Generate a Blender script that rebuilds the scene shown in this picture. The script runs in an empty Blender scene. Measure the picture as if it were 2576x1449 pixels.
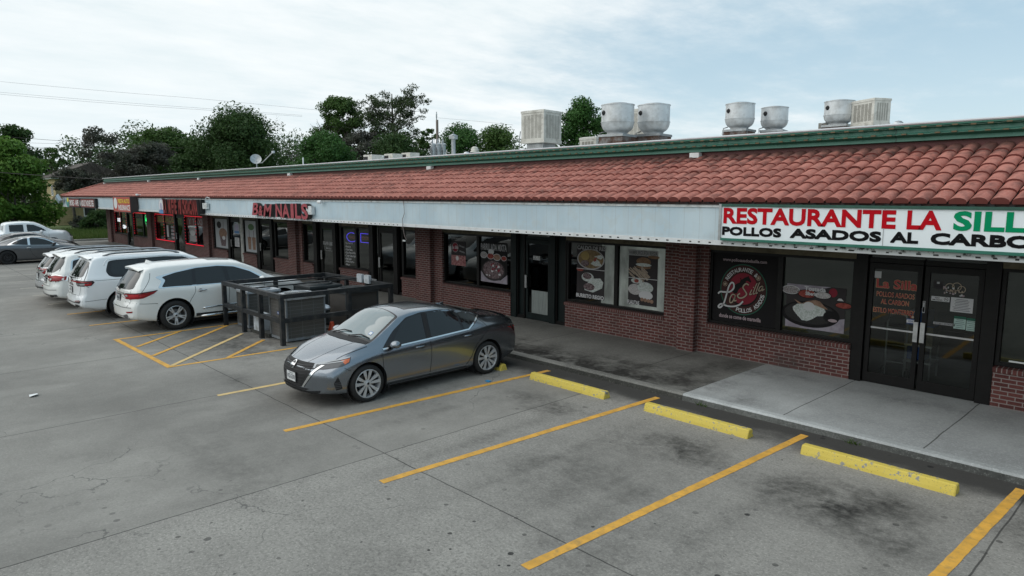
import bpy, bmesh, math, random
import numpy as np
from mathutils import Vector, Matrix
from mathutils.bvhtree import BVHTree
R = math.radians
scene = bpy.context.scene
COL = scene.collection
rng = random.Random(7)

# ---------------------------------------------------------------- helpers
def link(o, parent=None):
    COL.objects.link(o)
    if parent is not None:
        o.parent = parent
    return o

def tag(o, label=None, cat=None, group=None, kind=None):
    if label: o['label'] = label
    if cat: o['category'] = cat
    if group: o['group'] = group
    if kind: o['kind'] = kind
    return o

def thing(name, label, cat, loc=(0, 0, 0), rz=0, group=None):
    o = bpy.data.objects.new(name, None)
    link(o); o.location = loc; o.rotation_euler = (0, 0, rz)
    o.empty_display_size = .2
    return tag(o, label, cat, group)

def copy_tree(o, parent=None):
    c = o.copy(); COL.objects.link(c); c.parent = parent
    for ch in list(o.children):
        copy_tree(ch, c)
    return c

class MB:
    """collects shapes for ONE mesh object"""
    def __init__(s):
        s.v = []; s.f = []; s.m = []; s.mats = []; s.tint = []; s.t = 0.5
    def mi(s, mat):
        if mat not in s.mats: s.mats.append(mat)
        return s.mats.index(mat)
    def face(s, idx, mat):
        s.f.append(tuple(idx)); s.m.append(s.mi(mat)); s.tint.append(s.t)
    def add(s, verts, faces, mat):
        b = len(s.v); s.v += [tuple(p) for p in verts]
        k = s.mi(mat)
        for f in faces:
            s.f.append(tuple(b + i for i in f)); s.m.append(k); s.tint.append(s.t)
    def box(s, x0, x1, y0, y1, z0, z1, mat):
        v = [(x0,y0,z0),(x1,y0,z0),(x1,y1,z0),(x0,y1,z0),(x0,y0,z1),(x1,y0,z1),(x1,y1,z1),(x0,y1,z1)]
        s.add(v, [(3,2,1,0),(4,5,6,7),(0,1,5,4),(1,2,6,5),(2,3,7,6),(3,0,4,7)], mat)
    def obox(s, M, sx, sy, sz, mat, bev=0):
        """box of full size centred on the matrix M; bev chamfers the upright edges and rims"""
        if bev <= 0:
            v = [M @ Vector((a*sx/2, b*sy/2, c*sz/2)) for c in (-1,1) for a,b in ((-1,-1),(1,-1),(1,1),(-1,1))]
            s.add(v, [(3,2,1,0),(4,5,6,7),(0,1,5,4),(1,2,6,5),(2,3,7,6),(3,0,4,7)], mat); return
        v = []
        for c, i in ((-sz/2, bev), (-sz/2+bev, 0), (sz/2-bev, 0), (sz/2, bev)):
            a, b = sx/2-i, sy/2-i
            ring = [(a-bev,-b),(a,-b+bev),(a,b-bev),(a-bev,b),(-a+bev,b),(-a,b-bev),(-a,-b+bev),(-a+bev,-b)]
            v += [M @ Vector((p[0], p[1], c)) for p in ring]
        f = [tuple(range(7,-1,-1)), tuple(range(24,32))]
        for k in range(3):
            for j in range(8):
                n = (j+1) % 8
                f.append((k*8+j, k*8+n, k*8+8+n, k*8+8+j))
        s.add(v, f, mat)
    def tube(s, pts, r, mat, n=8, cap=True):
        pts = [Vector(p) for p in pts]
        rs = r if isinstance(r, (list, tuple)) else [r]*len(pts)
        vs = []
        up = Vector((0,0,1))
        for i, p in enumerate(pts):
            d = (pts[min(i+1,len(pts)-1)] - pts[max(i-1,0)])
            if d.length < 1e-9: d = Vector((0,0,1))
            d.normalize()
            a = d.cross(up)
            if a.length < .05: a = d.cross(Vector((1,0,0)))
            a.normalize(); b = d.cross(a)
            for k in range(n):
                t = 2*math.pi*k/n
                vs.append(p + a*math.cos(t)*rs[i] + b*math.sin(t)*rs[i])
        f = []
        for i in range(len(pts)-1):
            for k in range(n):
                q = (k+1) % n
                f.append((i*n+k, i*n+q, (i+1)*n+q, (i+1)*n+k))
        if cap:
            f.append(tuple(range(n-1,-1,-1))); f.append(tuple((len(pts)-1)*n+k for k in range(n)))
        s.add(vs, f, mat)
    def lathe(s, prof, mat, c=(0,0,0), n=24, axis='z', closed=False):
        vs = []; m = len(prof)
        for k in range(n):
            t = 2*math.pi*k/n; ct, st = math.cos(t), math.sin(t)
            for r, h in prof:
                p = (r*ct, r*st, h) if axis == 'z' else ((h, r*ct, r*st) if axis == 'x' else (r*st, h, r*ct))
                vs.append((p[0]+c[0], p[1]+c[1], p[2]+c[2]))
        f = []
        for k in range(n):
            q = (k+1) % n
            for j in range(m-1):
                f.append((k*m+j, q*m+j, q*m+j+1, k*m+j+1))
        if prof[0][0] > 1e-6 and closed: f.append(tuple(k*m for k in range(n-1,-1,-1)))
        if prof[-1][0] > 1e-6 and closed: f.append(tuple(k*m+m-1 for k in range(n)))
        s.add(vs, f, mat)
    def grid(s, rows, mat, close_u=False, flip=False):
        n = len(rows[0]); vs = [p for r in rows for p in r]; f = []
        for i in range(len(rows)-1):
            for j in range(n if close_u else n-1):
                q = (j+1) % n
                a = (i*n+j, i*n+q, (i+1)*n+q, (i+1)*n+j)
                f.append(a[::-1] if flip else a)
        s.add(vs, f, mat)
    # flat shapes on an upright plane facing -Y (u = +X, v = +Z) at depth y
    def flat(s, pts, y, mat):
        b = len(s.v); s.v += [(p[0], y, p[1]) for p in pts]
        s.face(range(b, b+len(pts)), mat)
    def rect(s, u0, u1, v0, v1, y, mat): s.flat([(u0,v0),(u1,v0),(u1,v1),(u0,v1)], y, mat)
    def disc(s, cu, cv, ru, rv, y, mat, n=24, a0=0, a1=360):
        s.flat([(cu+ru*math.cos(R(a0+(a1-a0)*k/n)), cv+rv*math.sin(R(a0+(a1-a0)*k/n))) for k in range(n + (0 if a1-a0 == 360 else 1))], y, mat)
    def ringf(s, cu, cv, ru, rv, w, y, mat, n=40):
        b = len(s.v)
        for k in range(n):
            t = 2*math.pi*k/n
            for d in (0, w):
                s.v.append((cu+(ru-d)*math.cos(t), y, cv+(rv-d)*math.sin(t)))
        for k in range(n):
            q = (k+1) % n
            s.face((b+2*k, b+2*q, b+2*q+1, b+2*k+1), mat)
    def stroke(s, pts, w, y, mat, smooth=True):
        if smooth and len(pts) > 2: pts = catmull(pts, 6)
        b = len(s.v); n = len(pts)
        for i, p in enumerate(pts):
            a = pts[max(i-1,0)]; c = pts[min(i+1,n-1)]
            dx, dy = c[0]-a[0], c[1]-a[1]; l = math.hypot(dx,dy) or 1
            ww = w if not callable(w) else w(i/(n-1))
            s.v.append((p[0]-dy/l*ww/2, y, p[1]+dx/l*ww/2)); s.v.append((p[0]+dy/l*ww/2, y, p[1]-dx/l*ww/2))
        for i in range(n-1):
            s.face((b+2*i, b+2*i+1, b+2*i+3, b+2*i+2), mat)
    def build(s, name, parent=None, smooth=False, loc=None, tint=False, autosmooth=None):
        me = bpy.data.meshes.new(name)
        me.from_pydata(s.v, [], s.f)
        for m in s.mats: me.materials.append(m)
        me.polygons.foreach_set('material_index', s.m)
        if smooth: me.polygons.foreach_set('use_smooth', [True]*len(s.f))
        if tint:
            at = me.attributes.new('tint', 'FLOAT', 'FACE'); at.data.foreach_set('value', s.tint)
        me.update()
        if autosmooth: me.set_sharp_from_angle(angle=R(autosmooth))
        o = bpy.data.objects.new(name, me)
        if loc: o.location = loc
        return link(o, parent)

def catmull(pts, n=6):
    out = []
    P = [pts[0]] + list(pts) + [pts[-1]]
    for i in range(1, len(P)-2):
        p0,p1,p2,p3 = P[i-1],P[i],P[i+1],P[i+2]
        for k in range(n):
            t = k/n
            out.append(tuple(.5*((2*b)+(-a+c)*t+(2*a-5*b+4*c-d)*t*t+(-a+3*b-3*c+d)*t**3) for a,b,c,d in zip(p0,p1,p2,p3)))
    out.append(tuple(pts[-1]))
    return out

def recalc(o):
    bm = bmesh.new(); bm.from_mesh(o.data)
    bmesh.ops.recalc_face_normals(bm, faces=bm.faces); bm.to_mesh(o.data); bm.free(); return o

def bevel(o, w=.01, seg=2, ang=40):
    bm = bmesh.new(); bm.from_mesh(o.data)
    bmesh.ops.remove_doubles(bm, verts=bm.verts, dist=1e-5)
    es = [e for e in bm.edges if len(e.link_faces) == 2 and e.calc_face_angle(0) > R(ang)]
    bmesh.ops.bevel(bm, geom=es, offset=w, segments=seg, affect='EDGES', profile=.7, clamp_overlap=True)
    bm.to_mesh(o.data); bm.free(); return o

# ------------------------------------------------- where photo points fall on known planes (survey of the place)
F = 1717.; PW, PH = 2576, 1449; CAMZ = 3.5
PITCH = math.atan((PH/2-490)/F); FE = math.hypot(F, PH/2-490)
YAW = math.atan((PW/2+350)/FE)
_fh = Vector((-math.cos(YAW), math.sin(YAW), 0)); _r = Vector((math.sin(YAW), math.cos(YAW), 0))
_fw = _fh*math.cos(PITCH) + Vector((0,0,-math.sin(PITCH))); _up = _r.cross(_fw)
def ray(x, y): return _fw + _r*((x-PW/2)/F) + _up*(-(y-PH/2)/F)
C0 = Vector((0,0,CAMZ))
def gz(x, y, z=0): d = ray(x,y); return C0 + d*((z-CAMZ)/d.z)
def gy(x, y, Y): d = ray(x,y); return C0 + d*(Y/d.y)
def at(x, y, dep): return C0 + ray(x,y)*dep
def px(x, y): return x*PW/4096, y*PW/4096

# ---------------------------------------------------------------- materials
def nodes(name):
    m = bpy.data.materials.new(name); m.use_nodes = True
    nt = m.node_tree; b = nt.nodes['Principled BSDF']
    return m, nt, b
def N(nt, t, **kw):
    n = nt.nodes.new(t)
    for k, v in kw.items():
        if hasattr(n, k): setattr(n, k, v)
        else: n.inputs[k].default_value = v
    return n
def L(nt, a, b): nt.links.new(a, b)
def math_(nt, op, a, b=None, c=None, clamp=False):
    n = nt.nodes.new('ShaderNodeMath'); n.operation = op; n.use_clamp = clamp
    for i, v in enumerate((a, b, c)):
        if v is None: continue
        if isinstance(v, (int, float)): n.inputs[i].default_value = v
        else: nt.links.new(v, n.inputs[i])
    return n.outputs[0]
def mixc(nt, f, a, b, mode='MIX'):
    n = nt.nodes.new('ShaderNodeMix'); n.data_type = 'RGBA'; n.blend_type = mode
    for s, v in ((n.inputs[0], f), (n.inputs[6], a), (n.inputs[7], b)):
        if isinstance(v, (int, float)): s.default_value = v
        elif isinstance(v, (tuple, list)): s.default_value = tuple(v)[:3] + (1,)
        else: nt.links.new(v, s)
    return n.outputs[2]
def ramp(nt, v, stops):
    n = nt.nodes.new('ShaderNodeValToRGB')
    while len(n.color_ramp.elements) < len(stops): n.color_ramp.elements.new(.5)
    for e, (p, c) in zip(n.color_ramp.elements, stops):
        e.position = p; e.color = (c, c, c, 1) if isinstance(c, (int, float)) else tuple(c)[:3] + (1,)
    nt.links.new(v, n.inputs[0]); return n.outputs[0]
def coords(nt, obj=True):
    if obj: return N(nt, 'ShaderNodeTexCoord').outputs['Object']
    return N(nt, 'ShaderNodeNewGeometry').outputs['Position']
def noise(nt, vec, scale, detail=4, rough=.55, stretch=None):
    n = N(nt, 'ShaderNodeTexNoise'); n.inputs['Scale'].default_value = scale
    n.inputs['Detail'].default_value = detail; n.inputs['Roughness'].default_value = rough
    if stretch:
        m = N(nt, 'ShaderNodeMapping'); m.inputs['Scale'].default_value = stretch
        nt.links.new(vec, m.inputs[0]); vec = m.outputs[0]
    nt.links.new(vec, n.inputs['Vector']); return n.outputs['Fac']
def bump(nt, b, h, dist=.01, strength=.5):
    n = N(nt, 'ShaderNodeBump'); n.inputs['Distance'].default_value = dist; n.inputs['Strength'].default_value = strength
    nt.links.new(h, n.inputs['Height']); nt.links.new(n.outputs[0], b.inputs['Normal'])

def mat(name, col, rough=.6, metal=0., var=0., vs=2., bmp=0., bs=30., coat=0., spec=.5, emit=0., dirt=None, ds=1.5, stretch=None):
    m, nt, b = nodes(name)
    b.inputs['Roughness'].default_value = rough; b.inputs['Metallic'].default_value = metal
    b.inputs['Specular IOR Level'].default_value = spec
    b.inputs['Base Color'].default_value = tuple(col) + (1,)
    if coat:
        b.inputs['Coat Weight'].default_value = coat; b.inputs['Coat Roughness'].default_value = .03
    if emit:
        b.inputs['Emission Color'].default_value = tuple(col) + (1,); b.inputs['Emission Strength'].default_value = emit
    if var or dirt or bmp:
        v = coords(nt)
    if var or dirt:
        c = None
        if var:
            f = noise(nt, v, vs, 5, .6, stretch)
            lo = tuple(x*(1-var) for x in col); hi = tuple(min(1, x*(1+var)) for x in col)
            c = mixc(nt, ramp(nt, f, [(.3, 0), (.7, 1)]), lo, hi)
        if dirt:
            f = noise(nt, v, ds, 7, .65, stretch)
            c = mixc(nt, ramp(nt, f, [(.48, 0), (.68, 1)]), c if c else tuple(col), dirt)
        L(nt, c, b.inputs['Base Color'])
    if bmp: bump(nt, b, noise(nt, v, bs, 3), .01, bmp)
    return m

def smooth01(nt, v, a, b):
    n = N(nt, 'ShaderNodeMapRange'); n.interpolation_type = 'SMOOTHSTEP'
    n.inputs['From Min'].default_value = a; n.inputs['From Max'].default_value = b
    nt.links.new(v, n.inputs['Value']); return n.outputs[0]

def linemask(nt, c, pos, half, soft=.006):
    d = math_(nt, 'ABSOLUTE', math_(nt, 'SUBTRACT', c, pos))
    return math_(nt, 'SUBTRACT', 1., smooth01(nt, d, half, half+soft))
def maxm(nt, ms):
    o = ms[0]
    for m in ms[1:]: o = math_(nt, 'MAXIMUM', o, m)
    return o
def blob(nt, sx, sy, x, y, rx, ry):
    a = math_(nt, 'DIVIDE', math_(nt, 'SUBTRACT', sx, x), rx); b = math_(nt, 'DIVIDE', math_(nt, 'SUBTRACT', sy, y), ry)
    r2 = math_(nt, 'ADD', math_(nt, 'MULTIPLY', a, a), math_(nt, 'MULTIPLY', b, b))
    return math_(nt, 'EXPONENT', math_(nt, 'MULTIPLY', r2, -1.))

def concrete(name, base, stains=(), xl=(), yl=(), spots=0., edge=None, coarse=1., blotch=.35, slabs=False):
    m, nt, b = nodes(name)
    v = coords(nt, False)
    s = N(nt, 'ShaderNodeSeparateXYZ'); L(nt, v, s.inputs[0]); sx, sy = s.outputs[0], s.outputs[1]
    n1 = noise(nt, v, .22, 6, .6); n2 = noise(nt, v, 1.6, 6, .62); n3 = noise(nt, v, 26, 4, .75); n4 = noise(nt, v, 9, 5, .65)
    streak = noise(nt, v, 3.2, 5, .6, (1., .22, 1.))
    c = mixc(nt, ramp(nt, n1, [(.35, 0), (.65, 1)]), tuple(x*(1-blotch*.55) for x in base), tuple(x*(1+blotch*.35) for x in base))
    c = mixc(nt, math_(nt, 'MULTIPLY', ramp(nt, n2, [(.42, 0), (.66, 1)]), .30), c, tuple(x*.55 for x in base))
    c = mixc(nt, math_(nt, 'MULTIPLY', ramp(nt, streak, [(.5, 0), (.7, 1)]), .22), c, tuple(x*.6 for x in base))
    grit = coarse
    if slabs:      # every slab was poured and has worn differently
        sl = smooth01(nt, sx, -7.72, -7.68)
        grit = math_(nt, 'MULTIPLY', math_(nt, 'ADD', .45, math_(nt, 'MULTIPLY', sl, .65)), math_(nt, 'ADD', .55, math_(nt, 'MULTIPLY', ramp(nt, n1, [(.35,0),(.65,1)]), .6)))
        wn = N(nt, 'ShaderNodeTexWhiteNoise'); wn.noise_dimensions = '2D'; cv = N(nt, 'ShaderNodeCombineXYZ')
        L(nt, math_(nt, 'FLOOR', math_(nt, 'DIVIDE', math_(nt, 'ADD', sx, 1.38-.63*0), 4.38)), cv.inputs[0]); L(nt, math_(nt, 'GREATER_THAN', sy, 4.87), cv.inputs[1]); L(nt, cv.outputs[0], wn.inputs['Vector'])
        c = mixc(nt, math_(nt, 'MULTIPLY', wn.outputs['Value'], .22), c, tuple(x*.55 for x in base))
        c = mixc(nt, math_(nt, 'MULTIPLY', sl, .22), c, tuple(min(1, x*1.35) for x in base))
        pt = noise(nt, v, .8, 5, .55, (1., .5, 1.))
        c = mixc(nt, math_(nt, 'MULTIPLY', ramp(nt, pt, [(.50, 0), (.60, 1)]), .30), c, tuple(x*.62 for x in base))
        c = mixc(nt, math_(nt, 'MULTIPLY', ramp(nt, pt, [(.34, 1), (.44, 0)]), .30), c, tuple(x*1.3 for x in base))
    c = mixc(nt, math_(nt, 'MULTIPLY', ramp(nt, n4, [(.35, 1), (.6, 0)]), (math_(nt, 'MULTIPLY', grit, .30) if slabs else .30*coarse)), c, tuple(min(1, x*1.35) for x in base))
    c = mixc(nt, math_(nt, 'MULTIPLY', ramp(nt, n3, [(.38, 1), (.52, 0)]), (math_(nt, 'MULTIPLY', grit, .55) if slabs else .55*coarse)), c, tuple(x*.45 for x in base))
    n5 = noise(nt, v, 38, 3, .7)
    c = mixc(nt, math_(nt, 'MULTIPLY', ramp(nt, n5, [(.53, 0), (.64, 1)]), (math_(nt, 'MULTIPLY', grit, .5) if slabs else .55*coarse)), c, tuple(min(1, x*1.7) for x in base))
    for (x, y, rx, ry, k) in stains:
        g = blob(nt, sx, sy, x, y, rx, ry)
        g = math_(nt, 'MULTIPLY', g, math_(nt, 'MULTIPLY', ramp(nt, n2, [(.34, .15), (.6, 1)]), ramp(nt, n4, [(.30, .45), (.62, 1.15)])))
        c = mixc(nt, math_(nt, 'MULTIPLY', g, k, clamp=True), c, (.022, .021, .019))
    if edge:                                        # grime swept up along a kerb, between two distances
        for (y0, y1, k, x0, x1) in edge:
            g = math_(nt, 'MULTIPLY', smooth01(nt, math_(nt, 'ADD', sy, math_(nt, 'MULTIPLY', math_(nt, 'SUBTRACT', n2, .5), .9)), y0, y1), k)
            g = math_(nt, 'MULTIPLY', g, math_(nt, 'MULTIPLY', smooth01(nt, sx, x0, x0+2), math_(nt, 'SUBTRACT', 1., smooth01(nt, sx, x1-.02, x1))))
            c = mixc(nt, g, c, (.035, .034, .032))
    if spots:
        vo = N(nt, 'ShaderNodeTexVoronoi'); vo.inputs['Scale'].default_value = 2.1; vo.inputs['Randomness'].default_value = 1
        L(nt, v, vo.inputs['Vector'])
        sp = N(nt, 'ShaderNodeSeparateXYZ'); L(nt, vo.outputs['Color'], sp.inputs[0])
        rad = math_(nt, 'MULTIPLY', math_(nt, 'POWER', sp.outputs[0], 3.), .105)
        wob = math_(nt, 'MULTIPLY', math_(nt, 'SUBTRACT', noise(nt, v, 22, 3), .5), .07)
        g = math_(nt, 'LESS_THAN', math_(nt, 'ADD', vo.outputs['Distance'], wob), rad)
        vo2 = N(nt, 'ShaderNodeTexVoronoi'); vo2.inputs['Scale'].default_value = 5.3; L(nt, v, vo2.inputs['Vector'])
        sp2 = N(nt, 'ShaderNodeSeparateXYZ'); L(nt, vo2.outputs['Color'], sp2.inputs[0])
        g2 = math_(nt, 'LESS_THAN', math_(nt, 'ADD', vo2.outputs['Distance'], wob), math_(nt, 'MULTIPLY', math_(nt, 'POWER', sp2.outputs[1], 2.6), .22))
        g = math_(nt, 'MAXIMUM', g, math_(nt, 'MULTIPLY', g2, ramp(nt, n1, [(.38, 0), (.55, 1)])))
        g = math_(nt, 'MULTIPLY', g, smooth01(nt, math_(nt, 'ADD', sx, math_(nt, 'MULTIPLY', n1, 9.)), -6.5, 1.))
        c = mixc(nt, math_(nt, 'MULTIPLY', g, spots), c, (.018, .017, .017))
    wv = math_(nt, 'MULTIPLY', math_(nt, 'SUBTRACT', noise(nt, v, 1.2, 4), .5), .05)
    lm = [linemask(nt, math_(nt, 'ADD', sx, wv), p, .006) for p in xl] + [linemask(nt, math_(nt, 'ADD', sy, wv), p, .006) for p in yl]
    if lm:
        c = mixc(nt, math_(nt, 'MULTIPLY', maxm(nt, lm), math_(nt, 'ADD', .45, math_(nt, 'MULTIPLY', n2, .7)), clamp=True), c, (.03, .029, .027))
    # hairline cracks
    w = N(nt, 'ShaderNodeTexVoronoi'); w.feature = 'DISTANCE_TO_EDGE'; w.inputs['Scale'].default_value = .33
    dv = N(nt, 'ShaderNodeVectorMath'); dv.operation = 'ADD'
    nn = N(nt, 'ShaderNodeTexNoise'); nn.inputs['Scale'].default_value = 1.3; nn.inputs['Detail'].default_value = 5; L(nt, v, nn.inputs['Vector'])
    L(nt, v, dv.inputs[0]); L(nt, nn.outputs['Color'], dv.inputs[1]); L(nt, dv.outputs[0], w.inputs['Vector'])
    ck = math_(nt, 'MULTIPLY', math_(nt, 'LESS_THAN', w.outputs['Distance'], .0022), ramp(nt, n1, [(.5, 0), (.6, 1)]))
    if coarse > .5: c = mixc(nt, math_(nt, 'MULTIPLY', ck, .6), c, (.05, .05, .05))
    L(nt, c, b.inputs['Base Color'])
    b.inputs['Roughness'].default_value = .82; b.inputs['Specular IOR Level'].default_value = .35
    bump(nt, b, math_(nt, 'ADD', n3, math_(nt, 'MULTIPLY', n4, .6)), .006, .55)
    return m
# ---------------------------------------------------------------- special materials
def brick_mat(name, rowlock=False, a=(.085,.023,.021), c2=(.145,.043,.037), mortar=(.27,.232,.218)):
    m, nt, b = nodes(name)
    v = coords(nt, False)
    g = N(nt, 'ShaderNodeNewGeometry')
    s = N(nt, 'ShaderNodeSeparateXYZ'); L(nt, v, s.inputs[0])
    sn = N(nt, 'ShaderNodeSeparateXYZ'); L(nt, g.outputs['True Normal'], sn.inputs[0])
    ax = math_(nt, 'GREATER_THAN', math_(nt, 'ABSOLUTE', sn.outputs[0]), .7)
    u = math_(nt, 'ADD', math_(nt, 'MULTIPLY', s.outputs[0], math_(nt, 'SUBTRACT', 1., ax)), math_(nt, 'MULTIPLY', s.outputs[1], ax))
    cb = N(nt, 'ShaderNodeCombineXYZ'); L(nt, u, cb.inputs[0])
    if rowlock: cb.inputs[1].default_value = .03
    else: L(nt, math_(nt, 'ADD', s.outputs[2], .015), cb.inputs[1])
    br = N(nt, 'ShaderNodeTexBrick'); L(nt, cb.outputs[0], br.inputs['Vector'])
    br.inputs['Scale'].default_value = 1.; br.inputs['Mortar Size'].default_value = .0082
    br.inputs['Mortar Smooth'].default_value = .15; br.inputs['Bias'].default_value = -.1
    br.inputs['Brick Width'].default_value = .0677 if rowlock else .2032; br.inputs['Row Height'].default_value = 2. if rowlock else .0677
    br.offset = .5
    br.inputs['Color1'].default_value = a + (1,); br.inputs['Color2'].default_value = c2 + (1,); br.inputs['Mortar'].default_value = mortar + (1,)
    n = noise(nt, v, 2.2, 6); n2 = noise(nt, v, 40, 3)
    c = mixc(nt, math_(nt, 'MULTIPLY', ramp(nt, n, [(.45, 0), (.7, 1)]), .45), br.outputs['Color'], (.05, .03, .027))
    c = mixc(nt, math_(nt, 'MULTIPLY', ramp(nt, n2, [(.5, 0), (.7, 1)]), .25), c, (.24, .10, .08))
    if not rowlock:   # old splash stain low on the wall beside the newer pavement
        g2 = blob(nt, s.outputs[0], s.outputs[2], -5.75, .12, .38, .3)
        c = mixc(nt, math_(nt, 'MULTIPLY', math_(nt, 'MULTIPLY', g2, ramp(nt, noise(nt, v, 6, 5), [(.3, .2), (.6, 1)])), .85, clamp=True), c, (.05, .043, .04))
    L(nt, c, b.inputs['Base Color']); b.inputs['Roughness'].default_value = .85
    bump(nt, b, math_(nt, 'SUBTRACT', math_(nt, 'MULTIPLY', n2, .3), br.outputs['Fac']), .006, .6)
    return m

def tile_mat():
    m, nt, b = nodes('terracotta roof tile')
    v = coords(nt, False)
    s = N(nt, 'ShaderNodeSeparateXYZ'); L(nt, v, s.inputs[0])
    t = N(nt, 'ShaderNodeAttribute'); t.attribute_name = 'tint'
    n1 = noise(nt, v, .5, 5); n2 = noise(nt, v, 5.5, 6, .62, (1., .55, .55)); n3 = noise(nt, v, 30, 4, .7)
    c = mixc(nt, t.outputs['Fac'], (.330, .098, .070), (.49, .185, .140))
    c = mixc(nt, math_(nt, 'MULTIPLY', ramp(nt, n3, [(.4, 0), (.62, 1)]), .35), c, (.55, .29, .245))
    d = math_(nt, 'MULTIPLY', ramp(nt, n2, [(.45, 0), (.64, 1)]), math_(nt, 'ADD', .32, math_(nt, 'MULTIPLY', ramp(nt, n1, [(.4, 0), (.65, 1)]), .42)))
    c = mixc(nt, d, c, (.085, .036, .030))
    # soot and lichen settled on the top courses
    k = math_(nt, 'MULTIPLY', smooth01(nt, math_(nt, 'ADD', s.outputs[1], math_(nt, 'MULTIPLY', math_(nt, 'SUBTRACT', n2, .5), 1.6)), 12.1, 12.85), .75)
    c = mixc(nt, k, c, (.060, .040, .036))
    L(nt, c, b.inputs['Base Color']); b.inputs['Roughness'].default_value = .78; b.inputs['Specular IOR Level'].default_value = .3
    bump(nt, b, n3, .004, .4)
    return m

def fascia_mat():
    m, nt, b = nodes('weathered white metal fascia')
    v = coords(nt, False)
    s = N(nt, 'ShaderNodeSeparateXYZ'); L(nt, v, s.inputs[0])
    n1 = noise(nt, v, 1.1, 5); n2 = noise(nt, v, 7, 6, .6, (1., 1., .18)); n3 = noise(nt, v, 3., 6)
    c = mixc(nt, ramp(nt, n1, [(.35, 0), (.65, 1)]), (.47, .595, .67), (.57, .685, .745))
    c = mixc(nt, math_(nt, 'MULTIPLY', ramp(nt, n2, [(.5, 0), (.72, 1)]), .45), c, (.50, .545, .555))
    # ghosts of letters and patches long removed
    c = mixc(nt, math_(nt, 'MULTIPLY', ramp(nt, n3, [(.60, 0), (.63, 1)]), .22), c, (.50, .535, .52))
    seam = math_(nt, 'ABSOLUTE', math_(nt, 'SUBTRACT', math_(nt, 'FRACT', math_(nt, 'DIVIDE', s.outputs[0], .3048)), .5))
    c = mixc(nt, math_(nt, 'MULTIPLY', math_(nt, 'GREATER_THAN', seam, .488), .6), c, (.36, .40, .41))
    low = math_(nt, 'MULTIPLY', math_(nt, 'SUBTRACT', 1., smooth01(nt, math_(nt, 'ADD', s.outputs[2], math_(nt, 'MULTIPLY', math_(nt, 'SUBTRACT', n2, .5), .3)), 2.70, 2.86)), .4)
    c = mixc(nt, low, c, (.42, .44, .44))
    L(nt, c, b.inputs['Base Color']); b.inputs['Roughness'].default_value = .55
    return m

def glass_mat(name, tint=(.30,.34,.32), ior=1.62):
    m = bpy.data.materials.new(name); m.use_nodes = True
    nt = m.node_tree; nt.nodes.remove(nt.nodes['Principled BSDF'])
    out = nt.nodes['Material Output']
    tr = N(nt, 'ShaderNodeBsdfTransparent'); tr.inputs[0].default_value = tint + (1,)
    gl = N(nt, 'ShaderNodeBsdfGlossy'); gl.inputs['Roughness'].default_value = .015; gl.inputs['Color'].default_value = (.93,.97,.95,1)
    fr = N(nt, 'ShaderNodeFresnel'); fr.inputs['IOR'].default_value = ior
    v = coords(nt, False)
    bp = N(nt, 'ShaderNodeBump'); bp.inputs['Distance'].default_value = .004; bp.inputs['Strength'].default_value = .35
    L(nt, noise(nt, v, 1.4, 2), bp.inputs['Height']); L(nt, bp.outputs[0], gl.inputs['Normal'])
    mx = N(nt, 'ShaderNodeMixShader'); L(nt, fr.outputs[0], mx.inputs[0]); L(nt, tr.outputs[0], mx.inputs[1]); L(nt, gl.outputs[0], mx.inputs[2])
    L(nt, mx.outputs[0], out.inputs[0]); return m

BRICK = brick_mat('red brick'); ROWLOCK = brick_mat('brick rowlock sill', True)
TILE = tile_mat(); FASCIA = fascia_mat()
GLASS = glass_mat('storefront glass', (.46,.50,.48)); GLASSD = glass_mat('dark tinted storefront glass', (.10,.12,.115))
BRONZE = mat('dark bronze aluminium', (.008,.0075,.0075), .45, .0, spec=.25, var=.3, vs=6)
DKGREEN = mat('very dark green painted panel', (.007,.013,.013), .5, var=.3, vs=3, spec=.25)
ALU = mat('mill aluminium', (.52,.53,.54), .38, .85, var=.15, vs=8)
STUCCO = mat('dirty beige stucco', (.165,.142,.095), .9, var=.25, vs=3, dirt=(.07,.06,.04), ds=2.5)
WHITE = mat('white paint', (.74,.76,.76), .5, var=.06, vs=4)
TRIM = mat('white trim with grime', (.70,.73,.74), .55, var=.1, vs=5, dirt=(.40,.40,.38), ds=6)
BLACK = mat('flat black', (.012,.012,.013), .7)
BLACKG = mat('gloss black', (.012,.012,.014), .2)
GREENT = mat('green enamelled gutter', (.032,.165,.118), .38, .2, var=.14, vs=5, bmp=.15, bs=60)
GREEND = mat('dark green frame', (.022,.085,.062), .45, var=.2, vs=8)
MAROON = mat('maroon flashing', (.125,.030,.028), .5, var=.25, vs=3)
SOFFIT = mat('grey soffit', (.10,.095,.085), .85, var=.2)
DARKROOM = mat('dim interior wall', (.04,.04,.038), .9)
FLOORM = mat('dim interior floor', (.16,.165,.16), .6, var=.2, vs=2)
ROOFM = mat('pale roof membrane', (.46,.46,.45), .8, var=.2, vs=1.5)
GALV = mat('galvanised steel', (.44,.46,.47), .45, .75, var=.22, vs=4, dirt=(.30,.31,.31), ds=3)
GALVB = mat('bright spun aluminium', (.68,.70,.71), .42, .35, var=.12, vs=3, dirt=(.46,.46,.45), ds=2.4)
RUST = mat('rusty greasy sheet', (.10,.055,.038), .75, .2, var=.5, vs=7, dirt=(.30,.30,.30), ds=2.6)
BEIGE = mat('beige appliance enamel', (.68,.66,.60), .5, var=.08, vs=3, dirt=(.44,.42,.37), ds=4)
BEIGED = mat('beige louvre shadow', (.30,.285,.25), .7)
YELLOWP = mat('road yellow paint', (.68,.36,.055), .75, var=.16, vs=4, dirt=(.44,.26,.07), ds=9)
PALEY = mat('faded road yellow paint', (.66,.47,.20), .8, var=.16, vs=4, dirt=(.46,.36,.2), ds=8)
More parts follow.
